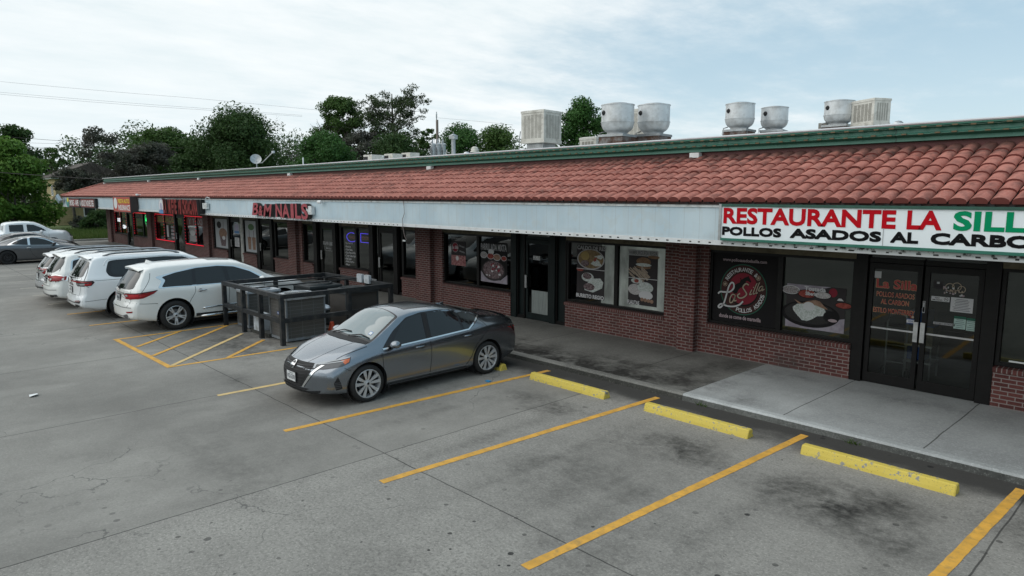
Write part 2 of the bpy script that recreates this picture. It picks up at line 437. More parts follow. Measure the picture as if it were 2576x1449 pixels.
PALEW = mat('faded road white paint', (.48,.45,.38), .85, var=.15, vs=4, dirt=(.30,.29,.26), ds=6)
def stop_mat():
    m, nt, b = nodes('chipped yellow kerb paint')
    v = coords(nt, False)
    n1 = noise(nt, v, 16, 5, .7); n2 = noise(nt, v, 3, 4); n3 = noise(nt, v, 70, 2)
    c = mixc(nt, n2, (.60, .45, .065), (.68, .55, .12))
    c = mixc(nt, ramp(nt, math_(nt, 'ADD', n1, math_(nt, 'MULTIPLY', math_(nt, 'SUBTRACT', n2, .5), .6)), [(.60, 0), (.625, 1)]), c, (.27, .27, .25))
    c = mixc(nt, math_(nt, 'MULTIPLY', ramp(nt, n3, [(.66, 0), (.70, 1)]), .8), c, (.06, .05, .02))
    L(nt, c, b.inputs['Base Color']); b.inputs['Roughness'].default_value = .7; bump(nt, b, n1, .006, .4); return m
STOPM = stop_mat()
RED = mat('sign red', (.48,.004,.012), .6, spec=.1); GREENS = mat('sign green', (.0,.26,.11), .6, spec=.1); SBLACK = mat('sign black', (.006,.006,.007), .6, spec=.1)
SIGNW = mat('sign white', (.80,.86,.89), .4, var=.04, vs=1)

# ---------------------------------------------------------------- world: daylight sky with thin bright cloud
world = bpy.data.worlds.new('World'); scene.world = world; world.use_nodes = True
def build_world():
    nt = world.node_tree
    bg = nt.nodes['Background']
    sky = N(nt, 'ShaderNodeTexSky'); sky.sky_type = 'NISHITA'; sky.sun_disc = False
    sky.sun_elevation = R(SUN_EL); sky.sun_rotation = R(SUN_ROT); sky.air_density = 1.; sky.dust_density = 1.2; sky.ozone_density = 1.5
    tc = N(nt, 'ShaderNodeTexCoord').outputs['Generated']
    s = N(nt, 'ShaderNodeSeparateXYZ'); L(nt, tc, s.inputs[0])
    zc = math_(nt, 'ADD', math_(nt, 'MAXIMUM', s.outputs[2], 0.), .10)
    cb = N(nt, 'ShaderNodeCombineXYZ')
    L(nt, math_(nt, 'DIVIDE', s.outputs[0], zc), cb.inputs[0]); L(nt, math_(nt, 'DIVIDE', s.outputs[1], zc), cb.inputs[1])
    p = cb.outputs[0]
    n1 = noise(nt, p, .55, 9, .60, (1., .8, 1.)); n2 = noise(nt, p, 2.6, 9, .62, (1., .55, 1.)); n3 = noise(nt, p, .23, 4, .5)
    d = math_(nt, 'ADD', math_(nt, 'MULTIPLY', n1, .55), math_(nt, 'ADD', math_(nt, 'MULTIPLY', n2, .22), math_(nt, 'MULTIPLY', n3, .33)))
    # the veil is denser towards the west (left of the picture)
    west = math_(nt, 'ADD', math_(nt, 'MULTIPLY', s.outputs[0], -.8), math_(nt, 'MULTIPLY', s.outputs[1], -.55))
    d = math_(nt, 'ADD', d, math_(nt, 'MULTIPLY', west, .16))
    cover = smooth01(nt, d, .44, .67)
    low = math_(nt, 'SUBTRACT', 1., smooth01(nt, s.outputs[2], .0, .30))        # haze layer near the horizon
    thin = mixc(nt, low, (3.7, 5.25, 6.1), (5.5, 6.8, 7.4))
    blue = mixc(nt, .72, sky.outputs[0], thin)
    white = mixc(nt, ramp(nt, n2, [(.35, 0), (.7, 1)]), (6.4, 7.1, 7.35), (7.7, 8.0, 8.1))
    c = mixc(nt, cover, blue, white)
    c = mixc(nt, math_(nt, 'MULTIPLY', math_(nt, 'MULTIPLY', low, smooth01(nt, west, .1, .7)), .75, clamp=True), c, (6.75, 7.45, 7.7))
    L(nt, c, bg.inputs['Color']); bg.inputs['Strength'].default_value = SKY_STR
SUN_EL, SUN_ROT, SKY_STR = 48., 215., .128
build_world()
sl = bpy.data.lights.new('sun', 'SUN'); sl.energy = 1.15; sl.angle = R(85); sl.color = (1., .95, .88)
so = bpy.data.objects.new('sun', sl); link(so)
# Nishita sun_rotation is measured clockwise from +Y seen from above
_a = R(SUN_ROT); _sd = Vector((math.sin(_a)*math.cos(R(SUN_EL)), math.cos(_a)*math.cos(R(SUN_EL)), math.sin(R(SUN_EL))))
so.rotation_euler = _sd.to_track_quat('Z', 'Y').to_euler(); so.location = (-10, -10, 30)

# ---------------------------------------------------------------- camera
cd = bpy.data.cameras.new('camera'); cd.sensor_width = 36; cd.lens = F/PW*36; cd.clip_end = 4000; cd.clip_start = .1
co = bpy.data.objects.new('camera', cd); link(co); co.location = C0
co.rotation_euler = Matrix(((_r.x, _up.x, -_fw.x), (_r.y, _up.y, -_fw.y), (_r.z, _up.z, -_fw.z))).to_euler()
scene.camera = co
scene.view_settings.view_transform = 'Standard'; scene.view_settings.look = 'None'; scene.view_settings.exposure = 0; scene.view_settings.gamma = 1
scene.cycles.max_bounces = 8; scene.cycles.transparent_max_bounces = 12; scene.cycles.use_adaptive_sampling = True
scene.cycles.use_denoising = True; scene.cycles.caustics_reflective = False; scene.cycles.caustics_refractive = False

# ---------------------------------------------------------------- ground
def ground_mat():
    m, nt, b = nodes('rough grass ground')
    v = coords(nt, False)
    n1 = noise(nt, v, .15, 6); n2 = noise(nt, v, 3, 6, .65); n3 = noise(nt, v, 20, 3)
    c = mixc(nt, ramp(nt, n1, [(.35, 0), (.65, 1)]), (.045, .082, .016), (.085, .135, .030))
    c = mixc(nt, math_(nt, 'MULTIPLY', ramp(nt, n2, [(.4, 0), (.7, 1)]), .5), c, (.028, .05, .012))
    c = mixc(nt, math_(nt, 'MULTIPLY', ramp(nt, n3, [(.5, 0), (.7, 1)]), .4), c, (.14, .16, .06))
    L(nt, c, b.inputs['Base Color']); b.inputs['Roughness'].default_value = .95; bump(nt, b, n3, .05, .8); return m
GRASSM = ground_mat()
g = MB(); g.rect(-1, 1, -1, 1, 0, GRASSM)
g = MB(); S_ = 2500.
g.add([(-S_,-S_,-.03),(S_,-S_,-.03),(S_,S_,-.03),(-S_,S_,-.03)], [(0,1,2,3)], GRASSM)
tag(g.build('ground'), kind='structure')
XL = [-1.38, -7.70, -12.05, -16.42, -20.9, -25.3, -29.7, -34.1, -38.5, -43., -48., -53., -58.]
LOTM = concrete('worn parking lot concrete', (.272,.260,.237),
    stains=[(-7.75,8.05,.75,.35,.95),(-5.15,7.85,.75,.42,1.0),(-4.95,8.2,.4,.3,.7),(-2.95,7.75,.75,.5,1.),(-2.6,8.15,.5,.35,1.),(-2.35,7.35,.7,.4,.7),
            (-5.6,6.2,1.2,.9,.45),(-10.6,6.6,1.4,2.,.35),(-15.6,6.1,1.6,.8,.75),(-17.2,6.2,1.2,.8,.45),(-17.0,8.4,2.,1.7,.8),(-1.2,8.6,.45,.5,.8),(-3.4,5.0,1.6,1.,.35),(-19.8,5.2,2.,.8,.45),(-22.3,5.2,2.,1.,.45),(-12.9,4.9,.7,.25,.5),
            (-7.2,6.3,.13,2.,.30),(-8.65,6.4,.14,2.,.26),(-4.55,6.2,.14,2.1,.30),(-6.0,6.4,.12,1.9,.26),(-2.0,6.2,.14,1.9,.30),(-3.5,6.5,.13,2.,.26),(-4.5,3.3,1.6,.5,.35),(-8.3,3.2,1.8,.5,.3)],
    xl=XL, yl=[4.87, -.9, -7.], spots=.92, blotch=.6, coarse=1., slabs=True, edge=[(8.95,9.6,.93,-13.5,40.)])
g = MB(); g.add([(-60.3,-40,0),(40,-40,0),(40,13.,0),(-60.3,13.,0)], [(0,1,2,3)], LOTM)
g.add([(-60.3,13.,0),(-57.6,13.,0),(-57.6,40,0),(-60.3,40,0)], [(0,1,2,3)], LOTM)
tag(g.build('parking_lot'), kind='structure')
WALKOLD = concrete('old stained pavement concrete', (.205,.203,.188), xl=[-7.83,-10.98,-12.70,-14.6,-16.5,-18.4,-20.3,-22.2,-24.1,-26.,-28.,-30.,-32.,-34.,-36.,-38.,-40.,-42.,-44.,-46.,-48.,-50.,-52.,-54.],
    stains=[(-6.9,11.3,.5,1.1,.55),(-9.2,10.25,3.6,.5,1.5),(-8.,10.9,1.6,.5,.9),(-11.,10.9,1.2,.4,.7),(-8.,12.6,1.,.35,.4),(-6.5,10.4,.5,.8,.8),(-6.75,12.2,.45,.5,.7),(-14,10.6,2.,.7,.6),(-12.2,12.7,.8,.4,.5)], spots=0, coarse=.6, blotch=.6)
WALKNEW = concrete('newer pale pavement concrete', (.375,.390,.390), xl=[-4.54,-2.60,-.66,1.28,3.2],
    stains=[(-5.95,12.3,.32,.25,.75),(-6.1,11.2,.25,.8,.45),(-5.5,10.35,.6,.3,.4),(-3.3,12.35,.9,.2,.3),(-5.25,12.45,.2,.15,.6)], spots=0, coarse=.45, blotch=.6)
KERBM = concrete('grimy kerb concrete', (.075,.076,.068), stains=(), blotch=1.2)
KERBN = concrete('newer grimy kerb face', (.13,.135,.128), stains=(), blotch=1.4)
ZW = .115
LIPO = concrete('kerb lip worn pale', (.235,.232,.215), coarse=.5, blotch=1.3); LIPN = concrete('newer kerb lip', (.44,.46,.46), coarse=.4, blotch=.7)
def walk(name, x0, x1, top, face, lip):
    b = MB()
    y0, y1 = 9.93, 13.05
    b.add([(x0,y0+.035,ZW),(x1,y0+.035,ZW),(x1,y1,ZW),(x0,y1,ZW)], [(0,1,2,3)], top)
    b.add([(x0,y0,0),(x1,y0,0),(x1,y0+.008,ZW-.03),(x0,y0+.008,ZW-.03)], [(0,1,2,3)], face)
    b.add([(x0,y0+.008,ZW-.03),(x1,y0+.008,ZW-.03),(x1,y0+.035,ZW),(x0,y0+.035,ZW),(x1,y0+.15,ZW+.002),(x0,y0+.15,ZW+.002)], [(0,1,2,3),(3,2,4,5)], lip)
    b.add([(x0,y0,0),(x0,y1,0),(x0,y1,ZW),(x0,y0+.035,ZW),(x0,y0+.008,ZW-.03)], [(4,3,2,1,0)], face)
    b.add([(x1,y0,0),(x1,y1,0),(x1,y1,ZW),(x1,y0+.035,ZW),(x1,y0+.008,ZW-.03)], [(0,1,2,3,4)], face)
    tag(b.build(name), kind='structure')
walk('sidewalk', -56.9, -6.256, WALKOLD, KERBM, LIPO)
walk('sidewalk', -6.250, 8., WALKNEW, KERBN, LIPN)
b = MB(); b.box(-60.6, -60.3, -40, 40, -.03, .14, mat('pale kerb concrete', (.33,.325,.30), .85, var=.25, vs=1.5)); bevel(b.build('kerb'), .03, 2)
tag(bpy.data.objects['kerb'], kind='structure')

# painted markings
def stripe(p, q, w, m, name='stall_line', z=.004):
    p = Vector((p[0],p[1],0)); q = Vector((q[0],q[1],0)); d = (q-p).normalized(); n = Vector((-d.y,d.x,0))
    b = MB(); k = max(6, int((q-p).length/.12)); rows = []
    for i in range(k+1):
        c = p + (q-p)*(i/k); j = rng.uniform(-.004,.004); j2 = rng.uniform(-.004,.004)
        rows.append([(c+n*(w/2+j)+Vector((0,0,z)))[:], (c-n*(w/2+j2)+Vector((0,0,z)))[:]])
    b.grid(rows, m, flip=True); o = b.build(name); tag(o, kind='structure'); return o
W_ = .105
for p, q in (((-9.47,4.27),(-9.2,9.72)), ((-6.91,4.32),(-6.63,9.76)), ((-4.31,4.24),(-4.05,9.75)), ((-1.70,4.25),(-1.46,9.78))): stripe(p, q, .115, YELLOWP)
stripe((-12.01,4.23),(-11.9,9.8), .11, PALEY)
for x in (-36.45,-33.78,-31.17,-28.63): stripe((x,4.02),(x+.1,9.6), .09, PALEW)
stripe((-39.1,4.0),(-39.,9.6), .09, PALEW)
stripe((-26.0,4.05),(-25.9,9.6), .1, PALEW); stripe((-23.45,4.1),(-23.35,9.6), .1, YELLOWP); stripe((-21.0,4.15),(-20.9,9.6), .1, YELLOWP)
hz = .008
stripe((-18.50,4.17),(-18.62,9.7), .10, YELLOWP); stripe((-18.55,4.19),(-14.68,4.27), .11, YELLOWP, z=.006)
stripe((-14.74,4.22),(-14.55,9.7), .10, YELLOWP)
for p, q in (((-17.25,4.33),(-18.52,5.70)), ((-16.02,4.32),(-18.45,6.86)), ((-14.80,4.33),(-17.1,6.72)), ((-14.66,5.38),(-15.98,6.79))): stripe(p, q, .10, PALEY if p[0] > -15.5 and p[1] < 5 else YELLOWP, z=hz)

# wheel stops
def wheel_stop(x0, x1, label, y=9.07):
    b = MB(); hw, ht = .095, .055; h = .125
    prof = [(-hw,0),(-hw+.012,.045),(-ht,h-.012),(-ht+.014,h),(ht-.014,h),(ht,h-.012),(hw-.012,.045),(hw,0)]
    xs = [x0, x0+.012] + [x0+.012+(x1-x0-.024)*k/14 for k in range(1,14)] + [x1-.012, x1]
    rows = [[(x, y+p[0]*(1 if 0<i<len(xs)-1 else .9)+rng.uniform(-.002,.002), p[1]*(1 if 0<i<len(xs)-1 else .93)) for p in prof] for i, x in enumerate(xs)]
    b.grid(rows, STOPM); b.face(range(0, len(prof)), STOPM); n = len(b.v); b.face(range(n-1, n-1-len(prof), -1), STOPM)
    o = recalc(b.build('wheel_stop')); tag(o, label, 'wheel stop', 'yellow wheel stops along the kerb')
wheel_stop(-3.78,-1.95,'long yellow concrete wheel stop lying straight before the double glass door')
wheel_stop(-6.37,-4.55,'yellow concrete wheel stop with grey chips, in the middle of three empty bays')
wheel_stop(-9.02,-7.20,'yellow concrete wheel stop in the bay right beside the grey sedan')
wheel_stop(-11.6,-9.83,'yellow concrete wheel stop partly hidden behind the sedan rear tyre')
# ================================================================= strip mall
mall = thing('strip_mall', 'long single storey brick shop row with red tiled awning roof and white fascia', 'building', (-25,13,0))
def part(name, mb, parent=None, **k):
    o = mb.build(name, None, **k)
    p = parent if parent is not None else mall
    o.parent = p
    o.matrix_parent_inverse = Matrix.Translation(-p.location) if p is mall else Matrix.Identity(4)
    if p is not mall: o.matrix_parent_inverse = (Matrix.Translation(-mall.location) if False else Matrix.Identity(4))
    return o
WY = 12.95; SILL = .775; HEAD = 2.33; SOF = 2.66
def pier(x0, x1, px0=None, px1=None):
    b = MB(); b.box(x0, x1, WY, WY+.3, 0, SOF+.6, BRICK)
    part('brick_pier', b)
    if px0 is not None:
        b = MB(); b.box(px0, px1, WY-.15, WY-.001, 0, SOF+.6, BRICK); part('pillar', b)
pier(-56.4,-55.0,-56.4,-55.4); pier(-46.85,-45.7,-46.75,-45.9); pier(-37.15,-36.1,-37.05,-36.3); pier(-27.28,-26.22,-27.2,-26.5)
pier(-18.07,-16.86,-18.07,-17.29); pier(-8.70,-7.62,-8.26,-7.84); pier(1.4,2.5,1.7,2.2); pier(7.,24.,7.2,7.8)
def knee(x0, x1):
    b = MB(); b.box(x0, x1, WY+.012, WY+.26, 0, SILL-.075, BRICK); part('knee_wall', b)
    b = MB(); b.add([(x0,WY-.035,SILL-.082),(x1,WY-.035,SILL-.082),(x1,WY-.035,SILL-.012),(x0,WY-.035,SILL-.012),(x0,WY+.26,SILL-.08),(x1,WY+.26,SILL-.08),(x1,WY+.26,SILL+.008),(x0,WY+.26,SILL+.008)],
        [(0,1,2,3),(3,2,6,7),(1,5,6,2),(4,0,3,7),(0,4,5,1)], ROWLOCK); part('brick_sill', b)
def header(x0, x1):
    b = MB(); b.box(x0, x1, WY+.02, WY+.2, HEAD+.02, SOF+.6, STUCCO); part('header_panel', b)
FY = WY+.07
def window(x0, x1, mulls=(), glass=GLASS, z0=SILL+.01, frame=BRONZE, fw=.055):
    knee(x0, x1); header(x0, x1)
    b = MB(); z1 = HEAD+.02
    b.box(x0, x1, FY, FY+.1, z0, z0+fw, frame); b.box(x0, x1, FY, FY+.1, z1-fw, z1, frame)
    e = [x0] + list(mulls) + [x1]
    b.box(x0, x0+fw, FY, FY+.1, z0+fw, z1-fw, frame); b.box(x1-fw, x1, FY, FY+.1, z0+fw, z1-fw, frame)
    for m in mulls: b.box(m-.05, m+.05, FY, FY+.1, z0+fw, z1-fw, frame)
    w = part('window', b)
    for i in range(len(e)-1):
        a = e[i] + (fw if i == 0 else .05); c = e[i+1] - (fw if i == len(e)-2 else .05)
        g = MB(); g.rect(a, c, z0+fw, z1-fw, FY+.055, glass); o = g.build('pane', w)
    return w
def side_panel(x0, x1, m, glass=True):
    """full height side light or blank panel beside a door"""
    b = MB(); y = FY
    b.box(x0, x0+.04, y, y+.1, ZW, SOF+.3, BRONZE); b.box(x1-.04, x1, y, y+.1, ZW, SOF+.3, BRONZE)
    b.box(x0+.04, x1-.04, y, y+.1, ZW, ZW+.09, BRONZE)
    w = part('side_light', b)
    g = MB(); g.rect(x0+.04, x1-.04, ZW+.09, SOF+.3, y+.055, m); g.build('pane', w)
def post(x0, x1, m=BRONZE):
    b = MB(); b.box(x0, x1, WY+.03, WY+.24, ZW-.01, SOF+.5, m); part('door_post', b)
def door(x0, x1, glass=GLASS, frame=BRONZE, handle='R', kick=None, y=None, bar=False, st=.085):
    y = FY+.012 if y is None else y
    top = 2.30
    t = MB(); t.box(x0, x1, y-.004, y+.1, top+.012, top+.09, frame); t.box(x0, x1, y-.004, y+.1, SOF-.06, SOF+.3, frame); part('transom', t)
    g = MB(); g.rect(x0, x1, top+.09, SOF-.06, y+.05, glass); part('transom_light', g)
    b = MB()
    b.box(x0+.008, x0+st, y, y+.05, ZW+.015, top, frame); b.box(x1-st, x1-.008, y, y+.05, ZW+.015, top, frame)
    b.box(x0+st, x1-st, y, y+.05, ZW+.015, ZW+.19, frame); b.box(x0+st, x1-st, y, y+.05, top-.11, top, frame)
    if bar: b.box(x0+st, x1-st, y+.02, y+.06, 1.12, 1.15, ALU)
    d = part('door', b)
    g = MB(); g.rect(x0+st, x1-st, ZW+.19, top-.11, y+.028, glass); g.build('pane', d)
    hx = x1-st*.5 if handle == 'R' else x0+st*.5
    h = MB(); h.box(hx-.035, hx+.035, y-.05, y-.038, .98, 1.33, ALU); h.box(hx-.015, hx+.015, y-.04, y, 1.0, 1.03, ALU); h.box(hx-.015, hx+.015, y-.04, y, 1.28, 1.31, ALU)
    h.build('handle', d)
    if kick:
        k = MB(); k.rect(x0+st+kick[2], x1-st, kick[0], kick[1], y+.02, ALUK); k.build('kick_plate', d)
    return d
ALUK = mat('brushed kick plate', (.34,.38,.37), .4, .6, var=.2, vs=3, stretch=(9,1,1))
FROST = mat('greyish film behind glass', (.095,.097,.082), .35, var=.12, vs=1.5)
FILM = mat('silvery window film', (.52,.56,.53), .25, .25, var=.5, vs=1.1, stretch=(1.6,1,.8))
# --- from left to right
window(-55.0,-52.0,(-53.6,)); door(-51.75,-50.75, handle='L'); post(-52.0,-51.78); post(-50.72,-50.45); window(-50.45,-46.85,(-48.35,))
window(-45.7,-42.2,(-44.05,)); post(-42.2,-41.95); door(-41.92,-40.75, handle='L'); post(-40.72,-40.4); window(-40.4,-37.15,(-38.65,))
WFR = mat('whitewashed frame', (.45,.45,.43), .6, var=.3, vs=6)
window(-36.1,-34.2); post(-34.2,-33.95); door(-33.85,-32.62, frame=BRONZE, handle='L'); post(-32.6,-32.3, WFR); window(-32.3,-30.8)
post(-30.8,-30.5); door(-30.45,-29.38, GLASSD, handle='L'); post(-29.36,-29.12); side_panel(-29.12,-28.92, GLASS); window(-28.9,-27.28, glass=GLASSD)
window(-26.22,-25.32); post(-25.32,-25.05); side_panel(-25.05,-24.75, GLASS); door(-24.74,-23.78, handle='L'); post(-23.77,-23.53); side_panel(-23.53,-23.24, GLASS)
window(-23.22,-21.16,(-22.1,)); post(-21.16,-20.9); side_panel(-20.9,-20.58, GLASS); door(-20.56,-19.62, handle='L'); post(-19.61,-19.39); side_panel(-19.39,-19.13, GLASS); window(-19.12,-18.07)
window(-16.86,-13.78,(-15.24,), GLASSD); post(-13.78,-13.57, DKGREEN); side_panel(-13.57,-13.27, DKGREEN); door(-13.24,-12.32, GLASSD, DKGREEN, 'L', kick=(.30,.93,.13)); post(-12.31,-12.11, DKGREEN); side_panel(-12.11,-11.74, DKGREEN)
window(-11.72,-8.70,(-10.14,)); window(-7.62,-4.66,(-6.08,))
post(-4.66,-4.46); door(-4.45,-3.58, handle='R', bar=True); door(-3.56,-2.69, handle='L', bar=True); post(-2.68,-2.47)
window(-2.46,1.4,(-.5,)); window(2.5,7.,(4.6,))
b = MB(); b.box(-4.46,-2.68, WY+.1, WY+.22, SOF-.22, SOF+.3, BRONZE); part('door_header', b)
# interior shell
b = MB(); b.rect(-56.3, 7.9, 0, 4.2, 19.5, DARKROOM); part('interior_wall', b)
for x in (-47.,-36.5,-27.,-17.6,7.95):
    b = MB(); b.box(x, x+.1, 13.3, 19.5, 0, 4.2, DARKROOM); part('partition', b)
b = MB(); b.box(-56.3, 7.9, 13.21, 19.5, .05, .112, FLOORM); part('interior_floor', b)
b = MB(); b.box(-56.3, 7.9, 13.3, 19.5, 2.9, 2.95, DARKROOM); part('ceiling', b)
b = MB(); b.box(-56.4, -56.1, 13.25, 32, 0, 4.3, BRICK); b.box(7.8, 8, 13.25, 32, 0, 4.3, BRICK); b.box(-56.1, 7.8, 31.7, 32, 0, 4.3, BRICK); part('rear_wall', b)
b = MB(); b.box(-56.1, 24., 13.25, 31.7, 4.2, 4.3, ROOFM); part('roof_deck', b)
# soffit + fascia
EY = 10.50; EX0 = -58.2; EX1 = 24.
b = MB(); b.box(EX0+.05, EX1, EY+.08, WY+.02, SOF, SOF+.03, SOFFIT); part('soffit', b)
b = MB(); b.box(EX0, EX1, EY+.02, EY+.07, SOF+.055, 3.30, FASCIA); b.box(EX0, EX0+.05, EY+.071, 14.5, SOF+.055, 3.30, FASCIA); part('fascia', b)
def slot_mat():
    m, nt, b = nodes('white trim with slots and moss'); v = coords(nt, False); s = N(nt, 'ShaderNodeSeparateXYZ'); L(nt, v, s.inputs[0])
    wob = math_(nt, 'MULTIPLY', noise(nt, v, 1.7, 2), .35)
    f = math_(nt, 'LESS_THAN', math_(nt, 'FRACT', math_(nt, 'DIVIDE', math_(nt, 'ADD', s.outputs[0], wob), .215)), .24)
    z = math_(nt, 'MULTIPLY', math_(nt, 'GREATER_THAN', s.outputs[2], SOF+.018), math_(nt, 'LESS_THAN', s.outputs[2], SOF+.042))
    gap = math_(nt, 'MULTIPLY', math_(nt, 'GREATER_THAN', s.outputs[0], -15.6), math_(nt, 'LESS_THAN', s.outputs[0], -11.9))
    n = noise(nt, v, 6, 6); n2 = noise(nt, v, 11, 6)
    c = mixc(nt, n, (.62,.65,.66), (.76,.78,.79)); c = mixc(nt, math_(nt, 'MULTIPLY', ramp(nt, n, [(.5,0),(.7,1)]), .5), c, (.42,.42,.40))
    c = mixc(nt, math_(nt, 'MULTIPLY', f, math_(nt, 'MULTIPLY', z, math_(nt, 'SUBTRACT', 1., gap))), c, (.012,.012,.012))
    c = mixc(nt, math_(nt, 'MULTIPLY', math_(nt, 'MULTIPLY', ramp(nt, n2, [(.52,0),(.6,1)]), smooth01(nt, s.outputs[0], -6.3, -5.6)), smooth01(nt, s.outputs[2], SOF+.02, SOF+.06)), c, (.03,.032,.025))
    L(nt, c, b.inputs['Base Color']); b.inputs['Roughness'].default_value = .6; return m
b = MB(); b.box(EX0-.01, EX1, EY-.005, EY+.075, 3.29, 3.375, TRIM); part('fascia_trim', b)
b = MB(); b.box(EX0-.01, EX1, EY-.004, EY+.018, SOF-.005, SOF+.075, slot_mat()); b.box(EX0-.01, EX1, EY+.018, EY+.2, SOF-.007, SOF-.002, TRIM); part('drip_edge', b)
# roof tiles ---------------------------------------------------
ZE = 3.385; TY, TZ = 12.88, 4.25
LIP = mat('tile butt edge', (.17,.042,.034), .8)
def roof_tiles():
    b = MB(); pitch = .2286; rowsn = 7; seg = 7
    sl = Vector((0, TY-EY+.05, TZ-ZE)); Ln = sl.length; sl.normalize(); nn = Vector((0, -sl.z, sl.y))
    base = Vector((0, EY-.05, ZE)); rl = Ln/rowsn; r = random.Random(5)
    cols = int((EX1-EX0)/pitch)
    for c in range(cols):
        xc = EX0 + (c+.5)*pitch
        for k in range(rowsn):
            frac = (k+1)/rowsn
            if xc < EX0 + 1.8*frac - .1: continue
            lift = r.uniform(0,.005) + (.012 if r.random() < .03 else 0); dx = r.uniform(-.003,.003); sk = r.uniform(-.003,.003)
            b.t = min(1, max(0, r.gauss(.5,.24)))
            s0 = k*rl - .012 + r.uniform(-.008,.008); s1 = (k+1)*rl + .05
            rows = []
            for s_, w, h, up in ((s0,.1045,.064,.022+lift),(s0+.13,.1035,.063,.015+lift),(s1,.100,.060,.0)):
                row = []
                for j in range(seg+1):
                    a = math.pi*j/seg
                    xx = -math.cos(a)*w; hh = max(0, math.sin(a))**.92*h
                    p = base + sl*s_ + nn*(hh+up) + Vector((xc+xx+dx+(sk if s_ == s1 else 0),0,0))
                    row.append(p[:])
                rows.append(row)
            b.grid(rows, TILE)
            # butt end: thickness of the clay
            n0 = len(b.v); inner = []
            for j in range(seg+1):
                a = math.pi*j/seg
                inner.append((base + sl*s0 + nn*(max(0, math.sin(a))**.92*(.064-.016)+lift+.010 if k else 0.0) + Vector((xc-math.cos(a)*(.1045*.9)+dx,0,0)))[:])
            tt = b.t; b.t = .0
            b.grid([inner, rows[0]], LIP); b.t = tt
            if k == 0:
                b.t = .0; b.face([n0+j for j in range(seg,-1,-1)], BLACK) if False else None
    return b
o = part('tiled_roof', roof_tiles(), smooth=True, tint=True); o.data.set_sharp_from_angle(angle=R(50))
UND = mat('dark underlay between tiles', (.050,.022,.018), .9)
b = MB(); b.add([(EX0,EY-.03,ZE-.008),(EX1,EY-.03,ZE-.008),(EX1,TY+.1,TZ+.028),(EX0+1.8,TY+.1,TZ+.028)], [(0,1,2,3)], UND)
b.add([(EX0,EY-.03,ZE-.008),(EX0,EY-.03,ZE-.05),(EX1,EY-.03,ZE-.05),(EX1,EY-.03,ZE-.008)], [(0,1,2,3)], UND)
part('roof_underlay', b)
b = MB(); b.add([(EX0,EY-.03,ZE),(EX0+1.8,TY+.1,TZ+.03),(EX0+1.8,18,TZ+.03),(EX0,18,ZE)], [(0,3,2,1)], TILE); b.t = .5; part('hip_return', b, tint=True)
b = MB(); pts = [(EX0,EY-.05,ZE+.07),(EX0+1.8,TY,TZ+.09)]
for k in range(7):
    a = Vector(pts[0]).lerp(Vector(pts[1]), k/7); c = Vector(pts[0]).lerp(Vector(pts[1]), (k+1.15)/7)
    b.tube([a[:], c[:]], [.085,.075], TILE, 8)
part('hip_cap', b, smooth=True, tint=True)
# parapet: maroon flashing below a green double gutter
b = MB(); b.box(-56.3, EX1, WY-.04, WY+.25, 4.05, 4.40, MAROON); part('parapet_wall', b)
prof = [(13.25,4.645),(12.715,4.645),(12.715,4.615),(12.80,4.578),(12.79,4.520),(12.752,4.505),(12.752,4.482),(12.83,4.447),(12.815,4.385),(12.90,4.375)]
def gutter_mat():
    m, nt, b = nodes('green enamelled gutter with seams'); v = coords(nt, False); s = N(nt, 'ShaderNodeSeparateXYZ'); L(nt, v, s.inputs[0])
    n = noise(nt, v, 2.5, 6, .6, (.5,1,3)); n2 = noise(nt, v, 30, 3)
    c = mixc(nt, ramp(nt, n, [(.3,0),(.7,1)]), (.024,.135,.092), (.045,.195,.140)); c = mixc(nt, math_(nt, 'MULTIPLY', ramp(nt, n2, [(.55,0),(.75,1)]), .3), c, (.10,.17,.13))
    c = mixc(nt, maxm(nt, [linemask(nt, s.outputs[0], p, .004, .004) for p in (-1.2,-4.1,-7.2,-13.3,-19.4,-25.5,-31.6,-40.)]), c, (.008,.02,.015))
    L(nt, c, b.inputs['Base Color']); b.inputs['Roughness'].default_value = .42; return m
GUTM = gutter_mat()
b = MB(); xs = [-56.3 + (EX1+56.3)*k/40 for k in range(41)]
b.grid([[(x, p[0], p[1]+.0015*math.sin(x*1.3)) for p in prof] for x in xs], GUTM); part('gutter', b)
CAPM = mat('pale roof cap', (.62,.65,.68), .5, var=.1)
b = MB(); b.tube([(x, 12.72, 4.662+.0015*math.sin(x*1.3)) for x in xs], .022, CAPM, 6); b.box(-56.3, EX1, 12.73, 13.25, 4.648, 4.656, CAPM); part('coping', b)
for d in (1105/1.59*0+259+2, 373, 500, 729, 1082, 1748):
    p = gy(d, 440, 12.82); b = MB(); b.box(p.x-.11, p.x+.11, 12.76, 12.889, 4.27, 4.372, WHITE); part('outlet', b)
# strings of small LED modules clipped to gutter and eaves
LEDT = mat('tan LED module', (.15,.11,.055), .6); LEDW = mat('pale wire', (.10,.17,.13), .6)
def led_string(y, z, x0, x1, step, mt, wire, label, r=.0035, size=(.075,.018,.022)):
    b = MB(); x = x0; rr = random.Random(int(z*100)); pts = []
    while x < x1:
        dz = rr.uniform(-.006,.006)
        b.box(x, x+size[0], y-size[1], y, z+dz-size[2]/2, z+dz+size[2]/2, mt); pts += [(x, y-.008, z+dz), (x+size[0], y-.008, z+dz), (x+size[0]+step*.35, y-.006, z-.012)]
        x += step*rr.uniform(.92,1.08)
    b.tube(pts, r, wire, 4); o = b.build('led_string'); tag(o, label, 'light string', 'strings of small lights on the shop row')
led_string(12.712, 4.602, -45, 3, .235, LEDT, LEDW, 'upper string of tan light modules along the top lip of the green gutter')
led_string(12.748, 4.495, -45, 3, .235, LEDT, LEDW, 'lower string of tan light modules along the middle of the green gutter')
